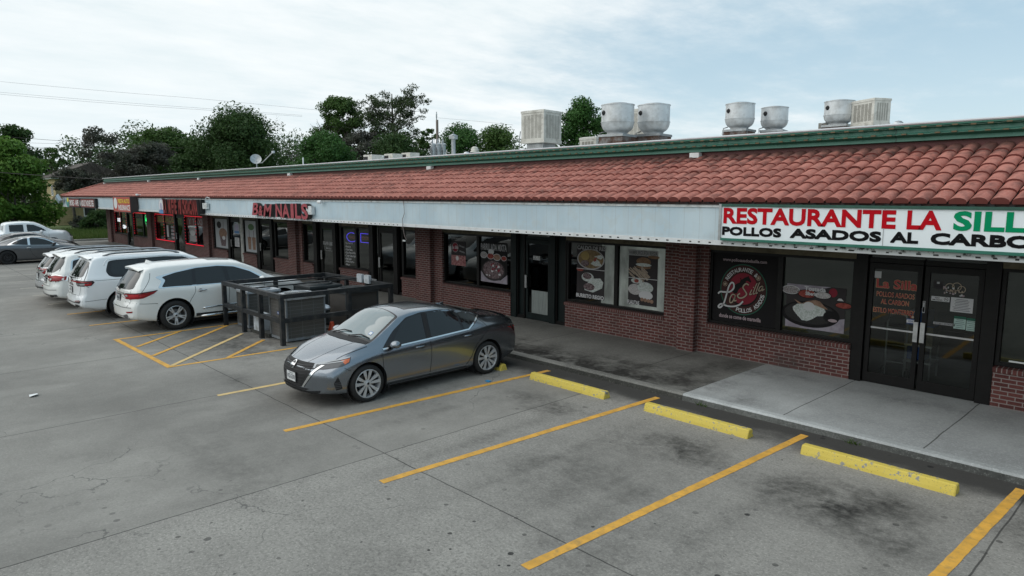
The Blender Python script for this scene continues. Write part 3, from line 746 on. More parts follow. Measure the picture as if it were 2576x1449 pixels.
led_string(10.47, 3.358, -57, 3, .20, BLACK, BLACK, 'string of black light modules tucked under the lowest row of roof tiles', size=(.055,.02,.026))

# ---------------------------------------------------------------- lettering
def text_mesh(s, bold=0., shear=0., extr=0., res=3, space=1.):
    cu = bpy.data.curves.new('t', 'FONT'); cu.body = s; cu.size = 1; cu.offset = bold; cu.shear = shear; cu.extrude = extr; cu.resolution_u = res; cu.space_character = space
    o = bpy.data.objects.new('t', cu); COL.objects.link(o)
    bpy.context.view_layer.update()
    me = bpy.data.meshes.new_from_object(o.evaluated_get(bpy.context.evaluated_depsgraph_get()))
    bpy.data.objects.remove(o); bpy.data.curves.remove(cu)
    v = [tuple(p.co) for p in me.vertices]; f = [tuple(p.vertices) for p in me.polygons]; nz = [p.normal.z for p in me.polygons]
    bpy.data.meshes.remove(me); return v, f, nz
def put_text(mb, s, u0, v0, w, h, y, m, bold=.0, shear=0., depth=0., side=None, rot=0., space=1., xf=None, fat=0.):
    if fat:      # thicken the level strokes of very wide lettering
        for k, d in enumerate((-.5, .5)): put_text(mb, s, u0, v0+fat*h*(.5+d), w, h*(1-fat), y+.0012*(k+1), m, bold, shear)
        put_text(mb, s, u0, v0+fat*h*.5, w, h*(1-fat), y, m, bold, shear); return
    """text filling the box u0..u0+w, v0..v0+h on the upright plane y, facing -Y"""
    v, f, nz = text_mesh(s, bold, shear, .5 if depth else 0., space=space)
    x0 = min(p[0] for p in v); x1 = max(p[0] for p in v); y0 = min(p[1] for p in v); y1 = max(p[1] for p in v)
    q = []
    for p in v:
        a = (p[0]-x0)/(x1-x0)*w; c = (p[1]-y0)/(y1-y0)*h if y1 > y0 else 0
        if rot: a, c = a*math.cos(rot)-c*math.sin(rot), a*math.sin(rot)+c*math.cos(rot)
        q.append((u0+a, y-(p[2]+.5)*depth if depth else y, v0+c))
    if xf: q = [xf(p) for p in q]
    base = len(mb.v); mb.v += q
    for fc, n in zip(f, nz):
        mb.face([base+i for i in fc], m if (not depth or n > .5) else (side or m))
def arc_text(mb, s, cu, cv, rad, a0, a1, h, w, y, m, inside=False, bold=.02):
    n = len(s)
    for i, ch in enumerate(s):
        if ch == ' ': continue
        a = R(a0 + (a1-a0)*i/(n-1)); rt = a - math.pi/2 if not inside else a + math.pi/2
        bu, bv = cu+rad*math.cos(a), cv+rad*math.sin(a)
        wl = w*(.45 if ch in 'I1' else 1)
        put_text(mb, ch, -wl/2, -h/2, wl, h, y, m, bold, xf=lambda p, c=math.cos(rt), q=math.sin(rt), bu=bu, bv=bv: (bu+p[0]*c-p[2]*q, p[1], bv+p[0]*q+p[2]*c))

# --- big restaurant sign
def U(d, y, Y): return gy(d, y, Y).x
def V(d, y, Y): return gy(d, y, Y).z
SY = 10.40
su0 = gy(1808,560,SY).x; st = gy(1812,513,SY).z; sb = gy(1808,604,SY).z
sg = thing('restaurant_sign', 'long white sign board with red, green and black lettering in a green frame', 'sign', (su0, SY, sb))
def put(o, parent):
    o.parent = parent; o.matrix_parent_inverse = Matrix.Translation(-Vector(parent.location)); return o
SX1 = 2.3
b = MB(); b.box(su0+.03, SX1, SY+.01, EY-.008, sb+.03, st-.03, SIGNW); put(b.build('panel'), sg)
b = MB(); b.box(su0, su0+.045, SY-.01, EY-.007, sb, st, GALV); b.box(su0+.045, SX1, SY-.01, EY-.007, sb, sb+.04, GREENT); b.box(su0+.045, SX1, SY-.01, EY-.007, st-.042, st, GREEND); put(b.build('frame'), sg)
b = MB(); b.rect(U(2224,540,SY), U(2226,540,SY), sb+.04, st-.04, SY+.005, mat('grey seam', (.4,.42,.43))); put(b.build('seam'), sg)
def row(words, m, top, bot, bold, name='lettering', fat=0.):
    for s, d0, d1 in words:
        b = MB()
        zt = V((d0+d1)/2, top(d0+(d1-d0)/2), SY); zb = V((d0+d1)/2, bot((d0+d1)/2), SY)
        put_text(b, s, U(d0, 560, SY), zb, U(d1, 560, SY)-U(d0, 560, SY), zt-zb, SY+.004, m, bold, fat=fat)
        put(b.build(name), sg)
r1t = lambda d: 522+(d-1820)*.0150; r1b = lambda d: 563+(d-1820)*.0310
r2t = lambda d: 569.5+(d-1818)*.031; r2b = lambda d: 591.5+(d-1818)*.046
row([('RESTAURANTE',1819,2253),('LA',2281,2369)], RED, r1t, r1b, .03, fat=.04)
row([('SILLA',2398,2668)], GREENS, r1t, r1b, .03, fat=.04)
row([('POLLOS',1817,1966),('ASADOS',1988,2219),('AL',2242,2313),('CARBON',2344,2668)], SBLACK, r2t, r2b, .034, fat=.09)
# --- nail salon channel letters
NY = 10.34
PINK = mat('faded red letter face', (.36,.06,.075), .5, var=.12, vs=3, dirt=(.26,.035,.045), ds=3); LSIDE = mat('dark letter return', (.035,.028,.026), .5)
ns = thing('channel_letter_sign', 'faded red raised letters of the nail salon on dark returns', 'sign', (gy(705,540,NY).x, NY, 2.7))
bb, tt = (lambda d: 544+(d-633)*.062), (lambda d: 513+(d-633)*-.002)
def letters(words, bold, shear=0.):
    for s, d0, d1, vb, vt in words:
        b = MB(); zb = V(d0, vb, NY); zt = V(d0, vt, NY); x0 = U(d0, (vb+vt)/2, NY); x1 = U(d1, (vb+vt)/2, NY)
        put_text(b, s, x0, zb, x1-x0, zt-zb, EY-.012, PINK, bold, shear, depth=EY-.012-NY, side=LSIDE)
        put(b.build('letter'), ns)
letters([('B',633,649,541,510),('&',650,660,543,517),('M',662,684,545,513)], .022, .22)
letters([('N',693,709,546,512),('A',709.5,728,548,512),('I',731,738.5,549,512),('L',742,756,550,512),('S',757.5,774,552,512)], .03)
b = MB(); b.box(U(795-15,545,EY)+.0, U(795-15,545,EY)+.36, EY-.13, EY-.01, 2.87, 3.14, TRIM); put(bevel(b.build('transformer_box'), .012), ns)
# --- frozen dessert shop letters
DRED = mat('dull red letter face', (.20,.016,.014), .5, var=.25, vs=5, spec=.2)
NY2 = 10.22
ls = thing('channel_letter_sign', 'dark red crowded raised letters of the dessert shop beside a white oval emblem', 'sign', (U(455,540,NY2), NY2, 2.6))
x0, x1 = U(410,520,NY2), U(496,520,NY2)
b = MB(); b.box(x0-.02, x1+.1, EY-.16, EY-.012, 2.70, 3.30, BLACK); put(b.build('raceway'), ls)
words = 'LA NIEVE MICHOACANA'; n = len(words); w = (x1-x0)/n
for i, ch in enumerate(words):
    if ch == ' ': continue
    b = MB(); ww = w*(.5 if ch == 'I' else 1.0); put_text(b, ch, x0+i*w, 2.64, ww, .66, EY-.165, DRED, .05, depth=EY-.165-NY2, side=LSIDE); put(b.build('letter'), ls)
EMB = mat('pale emblem blue', (.10,.25,.50), .5); EMV = mat('pale emblem violet', (.45,.42,.55), .5)
b = MB(); ex = U(403,518,10.3); b.disc(ex, 2.99, .36, .33, 10.34, WHITE, 28); b.ringf(ex, 2.99, .34, .31, .035, 10.337, EMV, 30)
b.flat([(ex-.30,2.62),(ex+.30,2.62),(ex+.36,2.74),(ex+.2,2.80),(ex-.2,2.80),(ex-.36,2.74)], 10.333, EMB); b.disc(ex, 2.95, .17, .18, 10.333, EMV, 18)
b.lathe([(.33,0),(.33,.15)], LSIDE, (ex, 10.35, 2.99), 24, axis='y'); put(b.build('emblem'), ls)
# --- insurance box sign
IY = 10.12
fs = thing('box_sign', 'red box sign with yellow and white lettering and an empty white oval', 'sign', (U(310,515,IY), IY, 2.5))
fx0 = gy(*px(458,885), IY).x; fx1 = gy(*px(526,885), IY).x; fz1 = gy(*px(490,786), IY).z; fz0 = gy(*px(490,849), IY).z
b = MB(); b.box(fx0, fx1, IY+.004, EY-.012, fz0, fz1, mat('brown sign cabinet', (.045,.032,.03), .5)); put(b.build('cabinet'), fs)
SRED = mat('bright sign red', (.45,.045,.028), .4); SYEL = mat('sign yellow', (.75,.62,.02), .4)
b = MB(); b.rect(fx0+.05, fx1-.03, fz0+.03, fz1-.03, IY, SRED); put(b.build('face'), fs)
fw = fx1-fx0; fh = fz1-fz0
b = MB(); b.disc(fx0+fw*.15, fz0+fh*.56, fw*.105, fh*.36, IY-.003, WHITE, 28); put(b.build('oval'), fs)
b = MB(); put_text(b, 'FIESTA AUTO', fx0+fw*.31, fz0+fh*.57, fw*.65, fh*.27, IY-.003, SYEL, .03); put(b.build('lettering'), fs)
b = MB(); put_text(b, 'INSURANCE', fx0+fw*.31, fz0+fh*.12, fw*.66, fh*.35, IY-.003, WHITE, .03); put(b.build('lettering'), fs)
# --- smoke shop sign
KY = 10.36
sx0 = gy(*px(277,830), KY).x; sx1 = gy(*px(382,830), KY).x
ss = thing('smoke_shop_sign', 'two red panels with white letters in black frames at the far end of the fascia', 'sign', (sx0, KY, 2.7))
mid = sx0+(sx1-sx0)*.42
b = MB(); b.box(sx0, mid, KY+.004, EY-.01, 2.66, 3.27, BLACK); b.box(mid+.42, sx1, KY+.004, EY-.01, 2.66, 3.27, BLACK); b.box(mid+.002, mid+.418, KY+.02, EY-.01, 2.7, 3.22, BLACK); put(b.build('cabinet'), ss)
b = MB(); b.rect(sx0+.12, mid-.1, 2.72, 3.22, KY, DRED); b.rect(mid+.52, sx1-.3, 2.72, 3.22, KY, DRED); put(b.build('face'), ss)
b = MB(); put_text(b, 'SMOKE - VAPE', sx0+.2, 2.77, mid-sx0-.4, .39, KY-.003, WHITE, .03); put_text(b, '&', mid+.1, 2.80, .22, .34, KY+.016, WHITE, .03); put_text(b, 'ADULT NOVELTIES', mid+.6, 2.77, sx1-mid-1., .39, KY-.003, WHITE, .03); put(b.build('lettering'), ss)
b = MB(); b.disc(sx0-.65, 2.98, .5, .34, KY+.06, mat('sign teal', (.05,.25,.22), .5), 20); b.disc(sx0-.6, 3.15, .28, .16, KY+.057, SYEL, 16); put(b.build('emblem'), ss)
# flood light on the corner
b = MB(); p = gy(*px(232,797), 10.2); M_ = Matrix.Translation(p) @ Matrix.Rotation(R(25), 4, 'X') @ Matrix.Rotation(R(-15), 4, 'Y')
b.obox(M_, .9, .12, .42, mat('pale lamp glass', (.55,.68,.78), .2)); b.obox(M_ @ Matrix.Translation((0,.08,0)), .96, .10, .48, ALU); b.tube([p+Vector((0,.1,0)), p+Vector((.9,.2,.02)), (EX0, EY+.1, 2.9)], .03, ALU, 6)
tag(b.build('flood_light'), 'pale flood light on a short arm at the far corner of the fascia', 'light')
# junction box and cameras
b = MB(); p = gy(*px(822,825), 10.42); b.box(p.x-.24, p.x+.24, 10.38, 10.49, p.z-.11, p.z+.13, TRIM); b.tube([(p.x,10.44,p.z+.12),(p.x+.02,10.42,p.z+.30),(p.x+.22,10.42,p.z+.38),(p.x+.5,10.44,p.z+.33)], .02, mat('grey conduit', (.3,.31,.3), .6), 6)
tag(bevel(b.build('junction_box'), .01), 'white electric box with grey conduit right of the dark red letters', 'junction box')
def camera_thing(p, d, label):
    b = MB(); b.lathe([(.0,-.1),(.045,-.1),(.05,-.08),(.05,.1),(.04,.12),(0,.12)], WHITE, p, 12, axis='x'); b.lathe([(0,-.11),(.032,-.11),(.036,-.10)], BLACKG, p, 10, axis='x')
    b.tube([p, p+Vector((.06,.06,.0)), (p.x+.08, EY+.02, p.z+.01)], .02, WHITE, 6); tag(b.build('security_camera', smooth=False), label, 'camera')
camera_thing(gy(*px(1278,808), 10.38), 1, 'small white security camera right of the nail salon letters')
camera_thing(gy(*px(548,783), 10.35)+Vector((0,0,.05)), 1, 'small white security camera just right of the red box sign')
# hanging wire
b = MB(); p0 = gy(1014,502,10.48); b.tube([p0[:], (p0.x+.05,10.47,3.2), (p0.x+.06,10.47,3.0), (p0.x-.04,10.475,2.86), (p0.x-.03,10.47,2.66), (p0.x+.02,10.49,2.4), (p0.x+.06,10.52,2.3)], .009, mat('grey wire', (.22,.18,.17)), 5)
b.box(p0.x-.05, p0.x+.05, 10.47, 10.5, 2.26, 2.30, TRIM)
tag(b.build('dangling_cable'), 'loose cable hanging down the white fascia from the eave', 'cable')
# ================================================================= cars
def pchip(keys):
    X = np.array([k[0] for k in keys], float); Y = np.array([k[1] for k in keys], float)
    h = np.diff(X); d = np.diff(Y)/h; m = np.zeros(len(X))
    for i in range(1, len(X)-1):
        if d[i-1]*d[i] > 0:
            w1 = 2*h[i]+h[i-1]; w2 = h[i]+2*h[i-1]; m[i] = (w1+w2)/(w1/d[i-1]+w2/d[i])
    m[0] = d[0]; m[-1] = d[-1]
    def f(x):
        x = min(max(x, X[0]), X[-1]); i = min(int(np.searchsorted(X, x, 'right'))-1, len(X)-2); i = max(i, 0)
        t = (x-X[i])/h[i]; t2, t3 = t*t, t**3
        return float((2*t3-3*t2+1)*Y[i] + (t3-2*t2+t)*h[i]*m[i] + (-2*t3+3*t2)*Y[i+1] + (t3-t2)*h[i]*m[i+1])
    return f
def bspline(P, n):
    """clamped cubic B-spline through a control polygon, n samples"""
    P = np.array(P, float); k = 3; m = len(P)
    kn = np.concatenate([np.zeros(k), np.linspace(0, 1, m-k+1), np.ones(k)])
    out = []
    for t in np.linspace(0, 1-1e-9, n):
        i = int(np.searchsorted(kn, t, 'right'))-1
        d = [P[j+i-k].copy() for j in range(k+1)]
        for r in range(1, k+1):
            for j in range(k, r-1, -1):
                den = kn[j+1+i-r]-kn[j+i-k]; a = 0 if den == 0 else (t-kn[j+i-k])/den
                d[j] = (1-a)*d[j-1]+a*d[j]
        out.append(d[k])
    return np.array(out)

def rounded(poly, r, n=4):
    out = []; m = len(poly)
    for i in range(m):
        p = Vector(poly[i][:2]); a = Vector(poly[i-1][:2]); c = Vector(poly[(i+1) % m][:2])
        rr = r if not isinstance(r, (list, tuple)) else r[i]
        if len(poly[i]) > 2: rr = poly[i][2]
        da = (a-p); dc = (c-p); q = min(rr, da.length*.45, dc.length*.45)
        if q < 1e-4: out.append(tuple(p)); continue
        p0 = p+da.normalized()*q; p2 = p+dc.normalized()*q
        for k in range(n+1):
            t = k/n; out.append(tuple((1-t)**2*p0+2*t*(1-t)*p+t*t*p2))
    return out

class Car:
    NK = 46
    def __init__(s, name, label, cat, spec, paint, loc, rz, group=None):
        s.sp = spec; s.root = thing(name, label, cat, loc, rz, group)
        s.paint = paint; s.build_body()
    def add(s, o, parent=None):
        o.parent = parent or s.root; return o
    def build_body(s):
        sp = s.sp; Ln = sp['L']; W = sp['W']/2
        zt = pchip(sp['top']); zr = pchip(sp['rail']); wr = pchip(sp['railw']); zs = pchip(sp['belt']); wp = pchip(sp['plan']); zb = pchip(sp['under'])
        ws_in = sp.get('shoulder', .055)
        fz = pchip(sp['nose']); rzp = pchip(sp['tail']); pf, pr = sp.get('plan_f', .34), sp.get('plan_r', .16)
        tum = sp.get('flare', .0)
        nx = sp.get('nx', 120)
        xs = np.unique(np.concatenate([np.linspace(0, Ln, nx), np.linspace(0, .12, 6), np.linspace(Ln-.12, Ln, 6)]))
        def endfix(x, y, z):
            E = .95
            u = max(0, (x-(Ln-E))/E); x2 = x
            if u > 0: x2 -= u**1.6*(fz(z)+pf*(abs(y)/W)**2.6)
            u = max(0, (E-x)/E)
            if u > 0: x2 += u**1.6*(rzp(z)+pr*(abs(y)/W)**3)
            return x2
        s.endfix = endfix
        rings = []
        for x in xs:
            wm = wp(x)*W; b = zb(x); zsh = zs(x); T = zt(x); zR = min(zr(x), T-.004); wR = min(wr(x)*W, wm-.02)
            wsx = wm-ws_in; zR = max(zR, zsh+.006)
            lo = b+(zsh-b)*.42
            P = [(0,b),(.5*wm,b),(.82*wm,b),(.93*wm-.0,b+.01),(.972*wm,b+.09),(wm-.012+tum,lo),(wm+.0,lo+(zsh-lo)*.45),(wm-.006,zsh-.085),(wsx+.028,zsh-.022),(wsx+.008,zsh+.004),
                 (wsx*.7+wR*.3,zsh*.7+zR*.3+.003),(wR+.022,zR-.06*min(1,(zR-zsh)/.2)),(wR-.006,zR-.004),(wR-.075,zR+(T-zR)*.35),(wR*.55,T-.006-.25*(T-zR)*.2),(wR*.25,T),(0,T)]
            C = bspline(P, s.NK)
            q = 0
            for xe in (x/.07, (Ln-x)/.07):
                if xe < 1: q = 1-xe
            if q > 0:
                k = 1-.055*(1-math.sqrt(max(0, 1-q*q))); zc = (b+T)/2
                C = np.column_stack([C[:,0]*k, zc+(C[:,1]-zc)*k])
            rings.append(C)
        mb = MB(); rows = []
        for x, C in zip(xs, rings):
            right = [(endfix(x, -y, z), -y, z) for y, z in C[::-1]]
            left = [(endfix(x, y, z), y, z) for y, z in C[1:]] if False else [(endfix(x, y, z), y, z) for y, z in C[1:-1]]
            rows.append(right + left)
        n = len(rows[0])
        mb.grid(rows, s.paint, close_u=True)
        for x, C, flip in ((0, rings[0], False), (Ln, rings[-1], True)):
            zc = float((C[:,1].min()+C[:,1].max())/2); prev = rows[0] if not flip else rows[-1]; rr = [prev]
            for k in (.97,.9,.8,.68,.55,.4,.25,.1):
                rr.append([(endfix(x, p0[1]*k, zc+(p0[2]-zc)*k), p0[1]*k, zc+(p0[2]-zc)*k) for p0 in prev])
            mb.grid(rr, s.paint, close_u=True, flip=not flip)
            b0 = len(mb.v); mb.v += rr[-1]; mb.face(range(b0, b0+n) if not flip else range(b0+n-1, b0-1, -1), s.paint)
        s.full = BVHTree.FromPolygons([Vector(p) for p in mb.v], mb.f)
        # wheel openings
        Ra = sp['arch']; zw = sp['rt']; keep = []; V_ = [Vector(p) for p in mb.v]; dead = set()
        for i, f in enumerate(mb.f):
            c = sum((V_[j] for j in f), Vector())/len(f); rm = False
            for xw in sp['wheels']:
                if abs(c.y) > W-.30 and math.hypot(c.x-xw, c.z-zw) < Ra and c.z < zw+Ra: rm = True
            (dead.add(i) if rm else keep.append(i))
        bv = set(j for i in dead for j in mb.f[i]) & set(j for i in keep for j in mb.f[i])
        for j in bv:
            p = V_[j]
            if abs(p.y) < W-.27: continue
            for xw in sp['wheels']:
                d = math.hypot(p.x-xw, p.z-zw)
                if abs(d-Ra) < .09 and d > 0: V_[j] = Vector((xw+(p.x-xw)*Ra/d, p.y, zw+(p.z-zw)*Ra/d))
        mb.v = [tuple(p) for p in V_]; mb.f = [mb.f[i] for i in keep]; mb.m = [mb.m[i] for i in keep]; mb.tint = [mb.tint[i] for i in keep]
        o = mb.build('body', smooth=True); recalc(o); o.data.polygons.foreach_set('use_smooth', [True]*len(o.data.polygons)); s.add(o)
        s.body = o
        # dark wheel wells
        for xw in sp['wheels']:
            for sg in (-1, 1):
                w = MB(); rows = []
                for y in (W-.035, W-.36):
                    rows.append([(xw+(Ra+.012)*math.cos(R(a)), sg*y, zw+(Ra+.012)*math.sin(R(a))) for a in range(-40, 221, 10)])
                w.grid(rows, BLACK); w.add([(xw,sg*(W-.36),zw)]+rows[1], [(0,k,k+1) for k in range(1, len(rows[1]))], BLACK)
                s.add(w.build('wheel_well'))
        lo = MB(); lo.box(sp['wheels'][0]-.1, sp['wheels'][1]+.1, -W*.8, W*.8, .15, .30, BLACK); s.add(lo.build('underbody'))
    # ---- shapes laid on the skin
    def hit(s, view, a, b, sg=1):
        Ln = s.sp['L']
        if view == 'side': o, d = Vector((a, sg*3, b)), Vector((0,-sg,0))
        elif view == 'front': o, d = Vector((Ln+2, a, b)), Vector((-1,0,0))
        elif view == 'rear': o, d = Vector((-2, a, b)), Vector((1,0,0))
        else: o, d = Vector((a, b, 4)), Vector((0,0,-1))
        p, n, i, ds = s.full.ray_cast(o, d)
        if p is None:
            p, n, i, ds = s.full.find_nearest(o+d*(3 if view in ('side','top') else 2)); 
        if n.dot(d) > 0: n = -n
        return p, n
    def patch(s, mb, view, poly, m, off=.004, sg=1, step=.06):
        bm = bmesh.new()
        vs = [bm.verts.new((p[0], p[1], 0)) for p in poly]
        try: bm.faces.new(vs)
        except Exception: bm.free(); return
        bmesh.ops.triangulate(bm, faces=bm.faces[:])
        for ax in (0, 1):
            lo = min(p[ax] for p in poly); hi = max(p[ax] for p in poly); k = int((hi-lo)/step)
            for i in range(1, k+1):
                c = [0,0,0]; c[ax] = lo+(hi-lo)*i/(k+1); nn = [0,0,0]; nn[ax] = 1
                bmesh.ops.bisect_plane(bm, geom=bm.verts[:]+bm.edges[:]+bm.faces[:], plane_co=c, plane_no=nn)
        base = len(mb.v); bm.verts.index_update()
        for v in bm.verts:
            p, n = s.hit(view, v.co.x, v.co.y, sg); mb.v.append((p+n*off)[:])
        outd = {'side': Vector((0,sg,0)), 'front': Vector((1,0,0)), 'rear': Vector((-1,0,0)), 'top': Vector((0,0,1))}[view]
        for f in bm.faces:
            idx = [base+v.index for v in f.verts]; a, b_, c = (Vector(mb.v[i]) for i in idx[:3])
            if (b_-a).cross(c-a).dot(outd) < 0: idx.reverse()
            mb.face(idx, m)
        bm.free()
    def line(s, mb, view, pts, w, m, off=.003, sg=1, smooth=False, step=.05):
        if smooth: pts = catmull(pts, 6)
        q = [pts[0]]
        for a, b in zip(pts, pts[1:]):
            k = max(1, int(math.hypot(b[0]-a[0], b[1]-a[1])/step))
            q += [(a[0]+(b[0]-a[0])*i/k, a[1]+(b[1]-a[1])*i/k) for i in range(1, k+1)]
        rows = []
        for i, p in enumerate(q):
            a = q[max(0,i-1)]; c = q[min(len(q)-1,i+1)]; dx, dy = c[0]-a[0], c[1]-a[1]; l = math.hypot(dx,dy) or 1
            r = []
            for k in (-.5, .5):
                h, n = s.hit(view, p[0]-dy/l*w*k, p[1]+dx/l*w*k, sg); r.append((h+n*off)[:])
            rows.append(r)
        b0 = len(mb.f); mb.grid(rows, m)
        outd = {'side': Vector((0,sg,0)), 'front': Vector((1,0,0)), 'rear': Vector((-1,0,0)), 'top': Vector((0,0,1))}[view]
        for i in range(b0, len(mb.f)):
            f = mb.f[i]; a, b_, c = (Vector(mb.v[k]) for k in f[:3])
            if (b_-a).cross(c-a).dot(outd) < 0: mb.f[i] = f[::-1]
    def make(s, name, fn, smooth=True, parent=None):
        mb = MB(); fn(mb)
        if not mb.f: return None
        return s.add(mb.build(name, smooth=smooth), parent)
    def each_side(s, name, fn, smooth=True, sides=(1,-1)):
        for sg in sides: s.make(name, lambda mb, sg=sg: fn(mb, sg), smooth)
    # ---- wheels, mirrors, handles
    def wheels(s, style, rim_r, tyre_w=.215, rimmat=None, dark=None):
        sp = s.sp; W = sp['W']/2; rt = sp['rt']; proto = None
        for xw in sp['wheels']:
            for sg in (1, -1):
                e = bpy.data.objects.new('wheel', None); COL.objects.link(e); e.parent = s.root; e.empty_display_size = .1
                e.location = (xw, sg*(W-.012-tyre_w/2), rt); e.rotation_euler = (0, 0, 0 if sg > 0 else math.pi)
                t = MB(); hw = tyre_w/2
                t.lathe([(rim_r-.01,-hw*.9),(rim_r+.01,-hw),(rt-.045,-hw*.99),(rt-.012,-hw*.84),(rt,-hw*.6),(rt,hw*.6),(rt-.012,hw*.84),(rt-.045,hw*.99),(rim_r+.02,hw),(rim_r-.005,hw*.88)], TYRE, n=36, axis='y')
                o = t.build('tyre', e, smooth=True)
                k = MB(); y = hw*.80
                k.lathe([(rim_r+.004,y+.012),(rim_r-.012,y+.016),(rim_r-.02,y-.01),(rim_r-.03,-hw*.5)], rimmat, n=36, axis='y')
                k.lathe([(rim_r-.02,y-.10),(0,y-.10)], dark, n=24, axis='y')
                k.lathe([(.0,y+.008),(.024,y+.008),(.03,y+.002),(.062,y-.004),(.075,y-.03)], rimmat, n=16, axis='y')
                k.lathe([(0,y+.0095),(.023,y+.0095)], dark, n=14, axis='y')
                k.lathe([(.15,y-.085),(.02,y-.085)], ROTOR, n=18, axis='y')
                def spoke(a, w0, w1, m, r0=.05, r1=None, yo=0., tw=0.):
                    r1 = r1 or rim_r-.012; ca, sa = math.cos(a), math.sin(a); vs = []
                    for rr, ww, dy in ((r0,w0,-.012),((r0+r1)/2,(w0*.45+w1*.55),.002),(r1,w1,.006)):
                        ct = tw*(rr-r0)
                        for q in (-1, 1):
                            u = q*ww/2+ct; vs.append((rr*ca-u*sa, y+dy+yo, rr*sa+u*ca))
                    bk = [(p[0], p[1]-.03, p[2]) for p in vs]
                    k.add(vs+bk, [(0,1,3,2),(2,3,5,4),(6,8,9,7),(8,10,11,9),(0,2,8,6),(2,4,10,8),(1,7,9,3),(3,9,11,5)], m)
                if style == 'split5':
                    for i in range(5):
                        a = math.pi/2+i*2*math.pi/5
                        spoke(a-.30, .028, .062, rimmat, tw=.05); spoke(a+.30, .028, .062, rimmat, tw=-.05)
                        spoke(a-.24, .05, .05, dark, yo=-.014); spoke(a+.24, .05, .05, dark, yo=-.014)
                elif style == 'double5':
                    for i in range(5):
                        a = math.pi/2+.63+i*2*math.pi/5
                        spoke(a-.13, .035, .034, rimmat); spoke(a+.13, .035, .034, rimmat); spoke(a, .05, .05, dark, yo=-.012)
                elif style == 'mesh':
                    for i in range(10):
                        a = i*2*math.pi/10; spoke(a, .03, .014, rimmat, tw=.22); spoke(a, .03, .014, rimmat, tw=-.22)
                else:
                    for i in range(6):
                        a = i*2*math.pi/6; spoke(a, .06, .075, rimmat)
                o = recalc(k.build('rim', e)); 
    def mirror(s, x, z, m, m2, w=.20, h=.13):
        W = s.sp['W']/2
        for sg in (1, -1):
            p, n = s.hit('side', x, z, sg); mb = MB()
            c = Vector((x-.02, p.y+sg*.15, z+.035))
            rows = []
            for i in range(9):
                t = i/8; f_ = max(0, math.sin(math.pi*(t*.86+.10)))**.55; r = []
                for k in range(12):
                    a = 2*math.pi*k/12; yy = math.cos(a); zz = math.sin(a)
                    r.append((c.x-.085+.18*t, c.y+sg*.012*t+yy*w/2*f_, c.z+zz*h/2*f_*(1. if zz > 0 else .92)))
                rows.append(r)
            mb.grid(rows, m, close_u=True); b0 = len(mb.v); mb.v += rows[0]; mb.face(range(b0, b0+12), BLACKG); b0 = len(mb.v); mb.v += rows[-1]; mb.face(range(b0, b0+12), m)
            mb.tube([(x+.03,p.y-sg*.03,z-.02),(x+.0,p.y+sg*.06,z+.0),(c.x,c.y-sg*.02,c.z-.03)], .026, m2, 8)
            s.add(recalc(mb.build('mirror', smooth=True)))
    def handle(s, x, z, m, ln=.21, sides=(1,-1), drop=.0):
        for sg in sides:
            mb = MB(); pts = []
            for i in range(9):
                t = i/8; xx = x+(t-.5)*ln; p, n = s.hit('side', xx, z-drop*(t-.5), sg); pts.append(p+n*(.010+.022*math.sin(math.pi*t)))
            mb.tube(pts, [.006,.014,.016,.016,.016,.016,.016,.014,.006], m, 8)
            cup = MB(); s.patch(mb, 'side', [(x-.055+.06*math.cos(R(a))+.01, z+.042*math.sin(R(a))) for a in range(0, 360, 24)], SEAM2, .0025, sg)
            s.add(mb.build('door_handle', smooth=True))
    def plate(s, view, z, m, words=None, w=.305, h=.155, y0=0., frame=None):
        mb = MB(); sgn = 1 if view == 'front' else -1
        p, n = s.hit(view, y0, z); x = p.x+sgn*.022
        def q(u, v, d=0): return (x+sgn*d, (y0+u) if sgn > 0 else (y0-u), z+v)
        def rc(u0,u1,v0,v1,d,mm): mb.add([q(u0,v0,d),q(u1,v0,d),q(u1,v1,d),q(u0,v1,d)], [(0,1,2,3)], mm)
        fr = frame or BLACK
        mb.box(min(x-sgn*.02,x), max(x-sgn*.02,x), y0-w/2-.012, y0+w/2+.012, z-h/2-.012, z+h/2+.012, fr)
        rc(-w/2,w/2,-h/2,h/2,.002,m)
        if words:
            for tx, u0, v0, ww, hh, tm in words:
                put_text(mb, tx, u0, v0, ww, hh, 0, tm, .012, xf=lambda pp: q(pp[0], pp[2], .004))
        s.add(mb.build('number_plate'))
TYRE = mat('tyre rubber', (.018,.018,.018), .82, bmp=.3, bs=60)
ROTOR = mat('brake disc', (.22,.22,.22), .5, .6)
SEAM = mat('panel gap', (.006,.006,.007), .8); SEAM2 = mat('recess shadow paint', (.045,.05,.055), .35, .3)
CHROME = mat('chrome', (.75,.76,.77), .10, 1.)
CARGL = mat('tinted car glass', (.010,.012,.013), .03, spec=.62)
CARGLB = mat('car windscreen glass', (.105,.155,.165), .04, spec=1., coat=1.)
LAMPR = mat('tail lamp red', (.24,.004,.007), .2); LAMPR2 = mat('tail lamp bright red', (.42,.012,.018), .25); LAMPD = mat('tail lamp dark', (.025,.004,.006), .2)
LAMPW = mat('clear lamp', (.34,.36,.38), .12, .2, coat=1.); LAMPG = mat('head lamp interior', (.035,.042,.05), .12, .2, coat=1.); AMBER = mat('amber lamp', (.55,.10,.012), .15, coat=1.)
